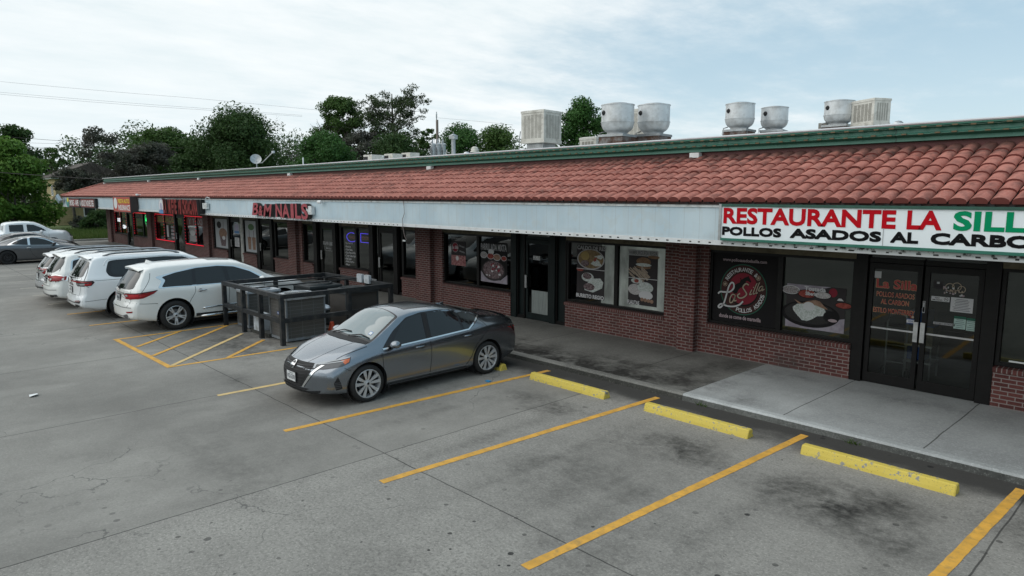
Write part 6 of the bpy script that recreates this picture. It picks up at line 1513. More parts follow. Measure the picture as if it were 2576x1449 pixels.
# ================================================================= pole, wires
WOOD = mat('weathered pole wood', (.16,.135,.115), .9, var=.3, vs=2)
pp = C0+ray(*s4(1990,690))*78.; pt_ = C0+ray(*s4(1990,470))*78.
pole = thing('utility_pole', 'grey wooden utility pole with insulator rising behind the shop roof', 'utility pole', (pp.x, pp.y, 0))
b = MB(); b.tube([(0,0,0),(0,0,pt_.z)], [.20,.14], WOOD, 10); b.build('mast', pole, smooth=True)
b = MB(); b.lathe([(.05,pt_.z),(.06,pt_.z+.3),(.10,pt_.z+.35),(.07,pt_.z+.5),(.10,pt_.z+.55),(.06,pt_.z+.75),(.05,pt_.z+.9)], GALV, (-.1,0,0), 10); b.tube([(-.16,0,pt_.z-.1),(-.1,0,pt_.z+.05)], .05, GALV, 6); b.build('insulator', pole)
for k, (x0, x1) in enumerate(((1928,1972),(1972,2024),(2024,2067))):
    a = C0+ray(*s4((x0+x1)/2,695))*76.; c = C0+ray(*s4((x0+x1)/2,808))*76.; rd = 76*(x1-x0)/2.342*PW/4096/F/2; ox, oy = a.x-pp.x, a.y-pp.y
    b = MB(); b.lathe([(rd,c.z-1.),(rd,a.z-.12),(rd*1.05,a.z-.10),(rd*1.05,a.z),(rd*.4,a.z+.12),(0,a.z+.12)], UNITT, (ox,oy,0), 18)
    for q in range(-3,4): b.tube([(ox+rd*.99*math.sin(q*.5)*1.0, oy-rd*.99*abs(math.cos(q*.5)), c.z-1.),(ox+rd*.99*math.sin(q*.5), oy-rd*.99*abs(math.cos(q*.5)), a.z-.3)], .035, UNITT, 5)
    b.tube([(ox+rd*.2,oy-rd*.5,a.z+.1),(ox+rd*.2,oy-rd*.5,a.z+.55)], .07, UNITT, 8); b.tube([(ox-rd*.2,oy-rd*.5,a.z+.3),(ox+rd*.5,oy-rd*1.05,a.z-.8),(ox+rd*.4,oy-rd*1.05,c.z)], .05, BLACK, 5)
    b.build('transformer', pole)
WIRE = mat('power line', (.36,.34,.35), .7); WIRE2 = mat('dark cable', (.05,.045,.045), .7)
def wire(pts, dep, r, label, m=WIRE):
    b = MB(); q = [C0+ray(x, y)*d for (x, y), d in zip(pts, dep)]; b.tube([v[:] for v in catmull([tuple(v) for v in q], 8)], r, m, 5)
    tag(b.build('power_line'), label, 'wire', 'overhead wires at the left')
wire([(-160,186),(0,205),(300,232),(510,249),(800,277)], [70,70,72,74,80], .011, 'topmost thin overhead wire crossing the pale sky at the left')
wire([(-160,216),(0,232),(300,257),(520,273),(760,290)], [70,70,72,74,80], .011, 'upper of two close parallel overhead wires below the topmost one')
wire([(-160,222),(0,237),(300,262),(520,277),(760,293)], [70,70,72,74,80], .011, 'lower of two close parallel overhead wires below the topmost one')
wire([(-160,420),(0,434),(130,443),(262,452)], [60,60,58,56], .024, 'dark sagging cable running into the far corner of the green gutter', WIRE2)
wire([(-120,335),(0,343),(180,356),(480,374),(800,395)], [78,78,78,78,78], .020, 'dark cable passing in front of the trees behind the shop roof', WIRE2)
wire([(-120,352),(0,357),(190,363),(280,366)], [66,66,66,66], .013, 'pair of faint low wires before the left trees, upper strand')
wire([(-120,362),(0,368),(190,373),(280,376)], [66,66,66,66], .013, 'pair of faint low wires before the left trees, lower strand')
wire([(1096,296),(1200,305),(1290,314)], [78,70,64], .012, 'faint wire leaving the utility pole insulator to the right')

# ================================================================= house
HY = mat('cream painted block wall', (.44,.36,.20), .85, var=.08, vs=1.5, dirt=(.36,.29,.16), ds=1.2)
def block_lines(m):
    nt = m.node_tree; b = nt.nodes['Principled BSDF']; v = coords(nt, False); s = N(nt, 'ShaderNodeSeparateXYZ'); L(nt, v, s.inputs[0])
    cb = N(nt, 'ShaderNodeCombineXYZ'); L(nt, math_(nt, 'ADD', s.outputs[0], s.outputs[1]), cb.inputs[0]); L(nt, s.outputs[2], cb.inputs[1])
    br = N(nt, 'ShaderNodeTexBrick'); L(nt, cb.outputs[0], br.inputs['Vector']); br.inputs['Scale'].default_value = 1; br.inputs['Brick Width'].default_value = .5; br.inputs['Row Height'].default_value = .25; br.inputs['Mortar Size'].default_value = .012
    br.inputs['Color1'].default_value = br.inputs['Color2'].default_value = (1,1,1,1); br.inputs['Mortar'].default_value = (.75,.72,.66,1)
    src = b.inputs['Base Color'].links[0].from_socket; L(nt, mixc(nt, 1., src, br.outputs[0], 'MULTIPLY'), b.inputs['Base Color'])
block_lines(HY)
h0 = gz(147.6, 567); hx, hy = h0.x, h0.y
hs = thing('house', 'cream two storey block house half hidden by trees at the far left', 'house', (hx, hy, 0))
wl = gz(94, 567).x - hx; 
b = MB(); b.box(-9, 0, 0, 7.5, 0, 5.3, HY); b.build('wall', hs)
b = MB(); b.box(-9.3, .3, -.3, 7.8, 2.45, 2.62, TRIM); b.box(-9.4,.4,-.4,7.9,5.3,5.45,TRIM); b.build('band', hs)
b = MB(); RF = mat('brown shingles', (.09,.075,.065), .9, var=.3, vs=2); b.add([(-9.6,-.6,5.45),(.6,-.6,5.45),(.6,8.1,5.45),(-9.6,8.1,5.45),(-9.6,3.75,7.3),(.6,3.75,7.3)],[(0,1,5,4),(2,3,4,5),(1,2,5),(3,0,4)],RF); b.build('roof', hs)
def hwin(y0,y1,z0,z1,face,name='window',m=None):
    b = MB()
    if face == 'x': b.box(0,.05,y0,y1,z0,z1,WHITE); 
    else: b.box(y0,y1,-.05,0,z0,z1,WHITE)
    w = b.build(name, hs); g = MB()
    if face == 'x': g.box(.05,.055,y0+.1,y1-.1,z0+.1,z1-.1,m or BLACKG)
    else: g.box(y0+.1,y1-.1,-.055,-.05,z0+.1,z1-.1,m or BLACKG)
    g.build('pane', w)
hwin(2.6,3.9,.05,2.3,'x','door', mat('dark screen', (.03,.033,.035),.6)); hwin(-2.1,-1.3,.9,2.1,'y'); hwin(-3.3,-2.6,.0,2.25,'y','door',mat('pale door', (.5,.52,.52),.5)); hwin(-2.2,-1.2,3.4,4.6,'y'); hwin(1.2,2.2,3.4,4.6,'x')
b = MB(); b.box(.055,.08,2.7,3.8,.15,1.1,mat('white door panel', (.55,.57,.6),.5)); b.build('door_panel', hs)
# ================================================================= trees
def leafm(name, c1, c2, c3):
    m, nt, b = nodes(name); t = N(nt, 'ShaderNodeAttribute'); t.attribute_name = 'tint'
    v = coords(nt, False); n = noise(nt, v, .55, 3)
    c = mixc(nt, t.outputs['Fac'], c1, c2); c = mixc(nt, math_(nt, 'MULTIPLY', ramp(nt, n, [(.42,0),(.66,1)]), .6), c, c3)
    L(nt, c, b.inputs['Base Color']); b.inputs['Roughness'].default_value = .6; b.inputs['Specular IOR Level'].default_value = .25
    tr = N(nt, 'ShaderNodeBsdfTranslucent'); L(nt, c, tr.inputs[0]); ad = N(nt, 'ShaderNodeMixShader'); ad.inputs[0].default_value = .28
    L(nt, b.outputs[0], ad.inputs[1]); L(nt, tr.outputs[0], ad.inputs[2]); L(nt, ad.outputs[0], nt.nodes['Material Output'].inputs[0]); return m
LF_BRIGHT = leafm('bright spring leaves', (.065,.155,.025), (.14,.26,.045), (.18,.29,.05))
LF_DARK = leafm('dark oak leaves', (.032,.070,.022), (.072,.130,.036), (.05,.096,.03))
LF_MID = leafm('mid green leaves', (.045,.095,.026), (.10,.175,.045), (.09,.16,.035))
LF_GREY = leafm('brownish grey sparse leaves', (.078,.078,.066), (.135,.130,.11), (.06,.085,.045))
LF_PINE = leafm('pine needles', (.042,.070,.030), (.080,.115,.045), (.06,.085,.035))
LF_RICH = leafm('rich green leaves', (.034,.095,.024), (.08,.18,.042), (.05,.13,.03))
BARK = mat('grey bark', (.085,.075,.065), .9, var=.35, vs=3); BARKP = mat('pale dead wood', (.17,.155,.14), .9, var=.25, vs=3)
def crown(rr, clumps, nleaf, size, m, needle=False):
    """leaf faces thrown through a set of ellipsoid clumps"""
    n = nleaf; cl = np.array([c[:3] for c in clumps]); rad = np.array([c[3:6] for c in clumps])
    vol = np.prod(rad, axis=1)**.75; pk = rr.choice(len(cl), n, p=vol/vol.sum())
    d = rr.normal(size=(n,3)); d /= np.linalg.norm(d, axis=1)[:,None]; q = rr.random(n)**.42
    P = cl[pk] + d*rad[pk]*q[:,None]
    nz = rr.normal(size=(n,3)) + np.array([0,0,.7]) + d*.8; nz /= np.linalg.norm(nz, axis=1)[:,None]
    a = np.cross(nz, rr.normal(size=(n,3))); a /= np.linalg.norm(a, axis=1)[:,None]; b_ = np.cross(nz, a)
    s_ = size*rr.uniform(.6,1.35,n)[:,None]; asp = .45 if not needle else .3
    v = np.stack([P-a*s_, P-b_*s_*asp+nz*s_*.1, P+a*s_, P+b_*s_*asp+nz*s_*.1], axis=1).reshape(-1,3)
    me = bpy.data.meshes.new('crown'); f = np.arange(4*n).reshape(-1,4)
    me.from_pydata(v.tolist(), [], f.tolist()); me.materials.append(m)
    at_ = me.attributes.new('tint', 'FLOAT', 'FACE'); ct = rr.random(len(cl))
    at_.data.foreach_set('value', np.clip(ct[pk]*.6 + rr.random(n)*.4, 0, 1).astype(np.float32))
    me.update(); return me
def branch(mb, rr, p, d, ln, r, lev, m, tips, up=.25, spread=.75, nb=(2,4)):
    pts = [p]; dd = d.normalized(); k = 4
    for i in range(k):
        dd = (dd + Vector(rr.normal(0,.16,3)) + Vector((0,0,up*.2))).normalized(); pts.append(pts[-1]+dd*ln/k)
    mb.tube(pts, [r*(1-.45*i/k) for i in range(k+1)], m, 6 if lev > 1 else 4, cap=False)
    if lev <= 0: tips.append(pts[-1]); return
    for i in range(int(rr.integers(nb[0], nb[1]+1))):
        t = pts[int(rr.integers(2, k+1))]; nd = (dd + Vector(rr.normal(0,spread,3)) + Vector((0,0,up))).normalized()
        branch(mb, rr, t, nd, ln*rr.uniform(.55,.8), r*.5, lev-1, m, tips, up, spread, nb)
def tree(name, label, x, y, h, w, m, seed, nleaf=6000, leaf=.24, lev=2, base=.35, shape='round', bark=BARK, group='trees standing behind the shop row', lobes=26, depth=None, z0=0, gap=1.):
    rr = np.random.default_rng(seed); t = thing(name, label, 'tree', (x, y, z0), 0, group)
    mb = MB(); tips = []; hb = h*base
    mb.tube([(0,0,-.2),(rr.normal(0,.1),rr.normal(0,.1),hb*.5),(rr.normal(0,.15),rr.normal(0,.15),hb)], [h*.028,h*.022,h*.018], bark, 8)
    for i in range(5 if lev else 0):
        a = 2*math.pi*i/5+rr.uniform(-.4,.4); branch(mb, rr, Vector((0,0,hb*rr.uniform(.75,1.))), Vector((math.cos(a)*.6,math.sin(a)*.6,.9)), min(h*.34,(h-hb)*.42), h*.012, lev, bark, tips)
    mb.build('trunk', t, smooth=True)
    cl = []
    w *= 1.3; ub = .62 if base > .5 else 1.
    for i in range(lobes):
        a = rr.uniform(0, 2*math.pi); u = rr.random()**ub
        if shape == 'round':
            zc = hb*.8+(h-hb*.8)*(.08+.84*u); prof = math.sin(math.pi*min(1,max(.02,.12+.80*u)))**.6
        elif shape == 'dome':
            zc = hb*.5+(h-hb*.5)*(.05+.87*u); prof = math.sqrt(max(.05, 1-u**2.2))
        elif shape == 'cone': zc = hb*.5+(h-hb*.5)*(.05+.9*u); prof = max(.12, 1-u)
        rad = w/2*prof*math.sqrt(rr.random())*.86; s_ = w*rr.uniform(.10,.175)*gap
        cl.append((rad*math.cos(a), rad*math.sin(a), zc, s_, s_, s_*rr.uniform(.55,.85)))
    o = bpy.data.objects.new('crown', crown(rr, cl, nleaf, leaf, m)); link(o, t)
    return t
def T(name, label, dcx, dtop, dw, dep, m, seed, dbase=None, **k):
    p = C0+ray(dcx, dtop)*dep; g0 = Vector((p.x, p.y, 0)); w = dw*dep/F
    return tree(name, label, p.x, p.y, p.z, w, m, seed, **k)
G2 = 'trees and bushes at the far left'
T('broadleaf_tree','big bright green tree behind the white pickup, hiding part of the cream house', 18, 346, 160, 64, LF_BRIGHT, 1, shape='dome', nleaf=20000, leaf=.20, base=.12, lobes=60, group=G2)
T('cypress_tree','tall dark feathery tree rising behind the bright green one', 42, 314, 135, 92, LF_DARK, 2, shape='round', nleaf=6000, leaf=.26, lobes=26, group=G2)
T('slender_tree','thin airy tree between the bright green tree and the grey leaved tree', 138, 366, 62, 84, LF_MID, 3, nleaf=2600, leaf=.15, lobes=30, base=.52, group=G2, gap=.8)
T('grey_leaved_tree','wide brownish grey tree above the far end of the shop roof', 275, 322, 148, 74, LF_GREY, 4, nleaf=12000, leaf=.16, lobes=44, lev=3, base=.25, gap=.8)
T('grey_leaved_tree','low drooping grey brown tree in front of the cream house upper floor', 180, 420, 84, 72, LF_GREY, 5, nleaf=3600, leaf=.16, lobes=34, base=.66, gap=.8, group=G2)
T('broadleaf_tree','mid green tree with yellowish top left of the big dark oak', 405, 327, 140, 84, LF_MID, 6, nleaf=12000, leaf=.18, lobes=44, base=.55)
T('broadleaf_tree','dusky small tree filling the gap below the yellowish topped tree', 370, 360, 120, 78, LF_GREY, 16, nleaf=8000, leaf=.17, lobes=36, base=.55)
T('oak_tree','big dense dark oak, the widest crown behind the middle of the roof', 598, 281, 235, 72, LF_DARK, 7, shape='dome', nleaf=32000, leaf=.155, base=.52, lobes=84)
T('oak_tree','dark leafy tree left of the big dense oak', 478, 345, 130, 76, LF_DARK, 17, shape='dome', nleaf=10000, leaf=.17, base=.52, lobes=36)
T('bushy_tree','fresh green bushy tree low behind the roof, right of the dense oak', 815, 336, 180, 68, LF_RICH, 8, shape='dome', nleaf=19000, leaf=.15, base=.52, lobes=60)
T('broadleaf_tree','loose open crowned green tree left of the tall pine', 852, 240, 118, 88, LF_MID, 9, nleaf=12500, leaf=.17, lobes=62, base=.56, lev=3, gap=.8)
T('bushy_tree','dark undergrowth tree under the tall pine', 990, 345, 180, 80, LF_DARK, 10, shape='dome', nleaf=13000, leaf=.17, base=.52, lobes=50)
T('bushy_tree','grey brown thicket between the loose tree and the tall pine', 905, 325, 130, 84, LF_GREY, 18, nleaf=7000, leaf=.17, base=.52, lobes=30, lev=3, gap=.8)
T('slender_tree','sparse crooked tree just right of the tall pine', 1078, 318, 75, 84, LF_MID, 11, nleaf=2600, leaf=.15, lobes=34, base=.56, lev=3, gap=.62)
T('broadleaf_tree','mid green tree behind the flue and the left part of the cooler', 1165, 318, 165, 86, LF_RICH, 12, shape='dome', nleaf=14000, leaf=.16, base=.62, lobes=50)
T('broadleaf_tree','mid green tree directly left of the large beige cooler', 1258, 320, 160, 84, LF_MID, 13, shape='dome', nleaf=14000, leaf=.16, base=.62, lobes=50)
T('broadleaf_tree','rich green tree between the beige cooler and the larger fans', 1468, 240, 150, 58, LF_RICH, 14, nleaf=18000, leaf=.12, lobes=66, base=.55, shape='dome')
T('shrub','dark leafy shrub by the far corner of the shop row', 252, 528, 76, 66, LF_DARK, 15, shape='dome', nleaf=4500, leaf=.13, base=.1, lobes=26, lev=1, group=G2)
T('shrub','dull shrub against the right side of the cream house', 208, 545, 62, 70, LF_GREY, 19, shape='dome', nleaf=2600, leaf=.13, base=.1, lobes=20, lev=1, group=G2)
# tall pine with bare limbs and tufts
def pine():
    rr = np.random.default_rng(42); dep = 86.; p = C0+ray(985, 211)*dep; H = p.z; t = thing('pine_tree', 'tall open pine with bare limbs and a domed top, highest of all trees', 'tree', (p.x, p.y, 0), 0, 'trees standing behind the shop row')
    mb = MB(); tips = []; w = 150*dep/F
    mb.tube([(0,0,0),(.1,0,H*.4),(-.1,.1,H*.7),(0,0,H*.93)], [.32,.26,.16,.06], BARK, 8)
    cl = []
    for i in range(30):
        z = H*rr.uniform(.45,.86); a = rr.uniform(0, 2*math.pi); ln = w*.5*rr.uniform(.55,1.02)*math.sin(math.pi*min(.98,max(.1,(z/H-.28)/.72)))**.5
        e = Vector((math.cos(a)*ln, math.sin(a)*ln, min(H*.985, z+ln*rr.uniform(.45,.85)))); s_ = Vector((0,0,z)); m_ = s_.lerp(e,.5)+Vector((0,0,-ln*.08))
        mb.tube(catmull([tuple(s_),tuple(m_),tuple(e)],4), [.085-.008*k for k in range(9)], BARK, 5, cap=False)
        for j in range(5):
            q = s_.lerp(e, rr.uniform(.55,1.05)); tip = q+Vector(rr.normal(0,.55,3))+Vector((0,0,.35)); mb.tube([q[:],tip[:]], [.03,.015], BARK, 4, cap=False)
            r_ = rr.uniform(.5,.9); cl.append((tip.x,tip.y,tip.z,r_,r_,r_*.62))
    mb.build('trunk', t, smooth=True); o = bpy.data.objects.new('crown', crown(rr, cl, 11000, .17, LF_PINE, True)); link(o, t)
pine()
def dead(label, dcx, dtop, dbase, dep, seed, spread=.8, lev=4, ln=.33, m=BARKP):
    rr = np.random.default_rng(seed); p = C0+ray(dcx, dtop)*dep; H = p.z; t = thing('dead_tree', label, 'tree', (p.x, p.y, 0), 0, 'bare dead trees behind the shop row'); mb = MB(); tips = []; hb = H*dbase
    mb.tube([(0,0,0),(.1,.1,hb)], [.22,.15], m, 7)
    for i in range(4):
        a = 2*math.pi*i/4+rr.uniform(-.5,.5); branch(mb, rr, Vector((.1,.1,hb*rr.uniform(.85,1))), Vector((math.cos(a)*.75,math.sin(a)*.75,.8)), (H-hb)*ln*1.12, .085, lev, m, tips, .28, spread, (2,3))
    mb.build('trunk', t)
dead('bare dead tree poking out of the big dense oak, left one', 560, 262, .62, 73, 31)
dead('bare dead tree poking out of the big dense oak, right one', 645, 255, .62, 75, 32)
dead('bare pale dead tree standing in the gap left of the loose green tree', 752, 272, .45, 80, 33)
dead('bare grey thicket tree below the loose open crowned tree', 870, 318, .3, 79, 34, 1.0)
dead('bare grey twiggy tree under the tall pine, to its right', 1020, 345, .3, 78, 35, 1.0)
# far wood that closes the gaps
rr = np.random.default_rng(77); cl = []
for i in range(520):
    d_ = rr.uniform(150, 1330); p = C0+ray(d_, 430)*rr.uniform(92,108); s_ = rr.uniform(1.4,2.8); hh = 11.6+1.2*math.sin(d_*.021)+rr.uniform(-1.4,1.0)-(3.2 if d_ > 1080 else 0); cl.append((p.x,p.y,rr.uniform(1.5,hh),s_,s_,s_*.8))
for i in range(60):
    d_ = rr.uniform(-60, 150); p = C0+ray(d_, 480)*rr.uniform(96,112); s_ = rr.uniform(1.2,2.4); cl.append((p.x,p.y,rr.uniform(.5,4.5),s_,s_,s_*.8))
o = bpy.data.objects.new('far_wood', crown(rr, cl, 85000, .23, LF_DARK)); link(o); tag(o, 'dark far off wood closing the gaps between the trees', 'wood', kind='stuff')
# unseen trees: west row inferred, east and south rows added to darken reflections
cl = []
for i in range(150):
    y_ = rr.uniform(-62, -2); s_ = rr.uniform(1.6,3.); cl.append((-72+rr.normal(0,2), y_, rr.uniform(1.5,12.+2*math.sin(y_*.3)), s_,s_,s_*.8))
for i in range(110):
    y_ = rr.uniform(-20, 70); s_ = rr.uniform(1.6,3.); cl.append((62+rr.normal(0,2), y_, rr.uniform(1.5,9.5+2*math.sin(y_*.3)), s_,s_,s_*.8))
for i in range(150):
    x_ = rr.uniform(-65, 60); s_ = rr.uniform(1.6,3.); cl.append((x_, -58+rr.normal(0,2), rr.uniform(1.5,8+2*math.sin(x_*.3)), s_,s_,s_*.8))
o = bpy.data.objects.new('reflection_tree_belt', crown(rr, cl, 42000, .55, LF_DARK)); link(o); tag(o, 'unseen belt of dark trees added round the lot to darken reflections', 'wood', kind='stuff')
# ================================================================= grass
def grass(name, n, fx, label, hmin, hmax, seed):
    rr = np.random.default_rng(seed); P = fx(rr, n); h = rr.uniform(hmin,hmax,n); a = rr.uniform(0,2*np.pi,n); w = rr.uniform(.02,.05,n); ln = rr.normal(0,.35,(n,2))*h[:,None]
    dx, dy = np.cos(a)*w, np.sin(a)*w; v = np.zeros((n,3,3)); v[:,0,:2] = P-np.stack([dx,dy],1); v[:,1,:2] = P+np.stack([dx,dy],1); v[:,2,:2] = P+ln; v[:,:,2] = -.03; v[:,2,2] = h
    me = bpy.data.meshes.new(name); me.from_pydata(v.reshape(-1,3).tolist(), [], np.arange(3*n).reshape(-1,3).tolist()); me.materials.append(LF_GRASS)
    at_ = me.attributes.new('tint','FLOAT','FACE'); at_.data.foreach_set('value', rr.random(n).astype(np.float32)); me.update(); o = bpy.data.objects.new(name, me); link(o); tag(o, label, 'grass', kind='stuff')
LF_GRASS = leafm('grass blades', (.06,.11,.018), (.13,.17,.05), (.045,.10,.015))
grass('grass', 42000, lambda rr, n: np.stack([-60.7-rr.random(n)**1.3*17, rr.uniform(2,27,n)], 1), 'uneven rough grass on the verge beyond the kerb', .12, .5, 5)
# litter and weeds
b = MB(); p = gz(1228,960); b.box(p.x-.05,p.x+.05,p.y-.04,p.y+.04,.009,.016,mat('blue wrapper', (.02,.30,.62), .4)); tag(b.build('litter'), 'small bright blue wrapper on the yellow line by the sedan', 'litter')
b = MB(); p = gz(84,996); b.add([(p.x-.1,p.y-.05,.01),(p.x+.1,p.y-.07,.02),(p.x+.08,p.y+.06,.04),(p.x-.09,p.y+.07,.015)],[(0,1,2,3)],WHITE); tag(b.build('litter'), 'white scrap of paper lying alone on the left of the lot', 'litter')
rr = random.Random(9)
for lab, cx in (('small green weed at the kerb foot behind the middle wheel stop', -5.85), ('small green weed at the kerb foot behind the nearest wheel stop', -3.45)):
    b = MB()
    for k in range(22):
        a = rr.uniform(0,6.28); l_ = rr.uniform(.04,.12); x = cx+rr.uniform(-.09,.09); y = 9.90+rr.uniform(-.03,.02)
        b.add([(x,y,0),(x+.012,y,.0),(x+math.cos(a)*l_,y+math.sin(a)*l_*.6-.02,rr.uniform(.03,.11))],[(0,1,2)],LF_GRASS)
    tag(b.build('weed'), lab, 'weed')
# ================================================================= shop front pictures, notices, lights, inside things
GY_ = FY+.055            # glass plane
PY = GY_-.006            # pictures stuck to it
def poster(name, label, cat='poster', group=None):
    return thing(name, label, cat, (0,0,0), 0, group)
def pmat(name, c1, c2, sc=14., rough=.45): 
    m, nt, b = nodes(name); v = coords(nt); f = noise(nt, v, sc, 6, .7); L(nt, mixc(nt, ramp(nt, f, [(.38,0),(.62,1)]), c1, c2), b.inputs['Base Color']); b.inputs['Roughness'].default_value = .6; b.inputs['Specular IOR Level'].default_value = .12; return m
P_DARK = mat('print black', (.015,.014,.015), .6, spec=.12); P_DARK2 = mat('print charcoal', (.045,.04,.042), .6, spec=.12); P_RICE = pmat('print rice', (.32,.30,.29), (.62,.60,.60), 55); P_BEAN = pmat('print beans', (.12,.09,.09), (.52,.50,.50), 45)
P_MEAT = pmat('print meat', (.05,.028,.03), (.26,.20,.21), 24); P_RED = pmat('print salsa', (.20,.04,.035), (.36,.09,.07), 20); P_TORT = pmat('print tortilla', (.22,.13,.09), (.34,.22,.16), 12); P_WOOD = pmat('print table top', (.26,.23,.27), (.36,.33,.38), 6)
P_LETT = pmat('print lettuce', (.35,.40,.36), (.68,.70,.70), 40); P_BUN = pmat('print bun', (.15,.09,.055), (.25,.15,.09), 14); P_FRY = pmat('print fries', (.26,.20,.15), (.42,.35,.28), 30); P_BROTH = pmat('print broth', (.16,.11,.06), (.28,.20,.11), 12); P_CORN = pmat('print corn', (.28,.20,.07), (.42,.32,.14), 60)
P_WHITE = mat('print white', (.60,.60,.61), .6, spec=.12); P_GREY = mat('print grey white', (.40,.40,.41), .6, spec=.12); P_GREEN = mat('print logo green', (.03,.13,.085), .6, spec=.12); P_LRED = mat('print logo red', (.24,.028,.045), .6, spec=.12); P_BROWN = mat('print logo brown', (.06,.028,.026), .6, spec=.12); P_PINK = mat('print pale pink', (.40,.32,.34), .6, spec=.12); P_TAN = mat('print tan', (.42,.34,.26), .6, spec=.12)
def bowl(mb, u, v, ru, rv, y, fill, rim=P_WHITE):
    mb.disc(u, v-rv*.25, ru*1.02, rv*1.15, y, P_DARK2, 22); mb.disc(u, v, ru, rv, y-.0006, rim, 24); mb.disc(u, v, ru*.9, rv*.86, y-.0012, fill, 24)
Y1 = PY
# logo pane
lx0, lx1 = -7.52, -6.16; lz0, lz1 = .87, 2.25
lg = poster('window_logo_poster', 'black window poster with a round red and green horse emblem and script lettering', 'poster')
b = MB(); b.rect(-7.565, -6.13, .845, 2.29, Y1, P_DARK); b.build('backing', lg)
def LU(x): return lx0 + (x-545)/(1500-545)*(lx1-lx0)
def LV(x, y):                         # undo the perspective of the survey crop
    return lz1 - (y-(190+(x-550)*.055))/(1185-190+(x-550)*.06)*(lz1-lz0)
cu, cv = LU(1000), LV(1000,730); ru = (LU(1362)-LU(635))/2; rv = (LV(1000,340)-LV(1000,1125))/2; rmean = (ru+rv)/2
b = MB(); b.disc(cu,cv,ru*.97,rv*.97,Y1-.001,P_DARK2,48); b.disc(cu,cv,ru*.95,rv*.95,Y1-.0015,P_BROWN,48); b.ringf(cu,cv,ru,rv,.018,Y1-.002,P_GREEN,56); b.disc(cu-.0,cv+.0,ru*.66,rv*.66,Y1-.0025,P_DARK,40); b.disc(cu,cv+.02,ru*.62,rv*.62,Y1-.003,P_LRED,40)
hp = [(870,790),(835,770),(850,700),(890,640),(940,620),(955,580),(945,550),(960,545),(970,575),(1010,545),(1060,525),(1078,510),(1080,530),(1105,570),(1122,605),(1110,618),(1090,605),(1060,590),(1035,605),(1045,640),(1010,670),(960,700),(930,730),(905,790)]
b.flat([(LU(x), LV(x,y)) for x, y in hp], Y1-.0035, P_DARK); b.build('emblem', lg)
b = MB(); arc_text(b, 'RESTAURANTE &', cu, cv, rmean*.80, 150, 50, .085, .062, Y1-.004, P_WHITE); b.build('ring_lettering', lg); b = MB(); arc_text(b, 'POLLOS ASADOS', cu, cv, rmean*.83, -104, -12, .085, .062, Y1-.004, P_WHITE, True)
for a in (168, 40):
    sx, sy = cu+rmean*.80*math.cos(R(a)), cv+rmean*.80*math.sin(R(a)); b.ringf(sx, sy, .05, .05, .008, Y1-.004, P_TAN, 20)
    b.flat([(sx+(.043 if k%2 == 0 else .018)*math.sin(k*math.pi/5), sy+(.043 if k%2 == 0 else .018)*math.cos(k*math.pi/5)) for k in range(10)], Y1-.0042, P_TAN)
b.build('ring_lettering', lg)
strokes = [([(605,795),(640,765),(700,768),(790,765),(850,710),(850,640),(815,622),(775,680),(745,800),(710,930),(665,1000),(628,1010),(620,985),(665,955),(760,985),(860,990),(950,965),(1008,908)],.034),
    ([(880,815),(835,805),(800,870),(805,930),(845,915),(885,820),(870,900),(905,895)],.026),([(1085,655),(1040,635),(997,690),(1030,745),(1058,800),(1005,850),(945,855),(918,820),(955,785)],.030),
    ([(1135,725),(1105,800),(1140,790)],.022),([(1212,625),(1195,660),(1158,785),(1190,780)],.02),([(1250,612),(1232,650),(1200,775),(1228,768)],.02),([(1295,665),(1255,685),(1240,740),(1275,730),(1303,672),(1288,735),(1322,712)],.022)]
b = MB()
for pts, w in strokes:
    q = [(LU(x), LV(x,y)) for x, y in pts]; b.stroke(q, w+.020, Y1-.0050, P_DARK); b.stroke(q, w, Y1-.0060, P_WHITE if w > .03 else P_TAN)
b.disc(LU(1160), LV(1160,690), .012, .012, Y1-.006, P_TAN, 10); b.build('script_lettering', lg)
b = MB(); put_text(b, 'www.pollosasadoslasilla.com', LU(660), LV(660,300), LU(1340)-LU(660), .085, Y1-.002, P_PINK, .03); b.build('slogan_lettering', lg); b = MB(); put_text(b, 'donde se come de maravilla', LU(635), LV(640,1150)-.01, LU(1290)-LU(635), .085, Y1-.002, P_PINK, .03); b.build('slogan_lettering', lg)
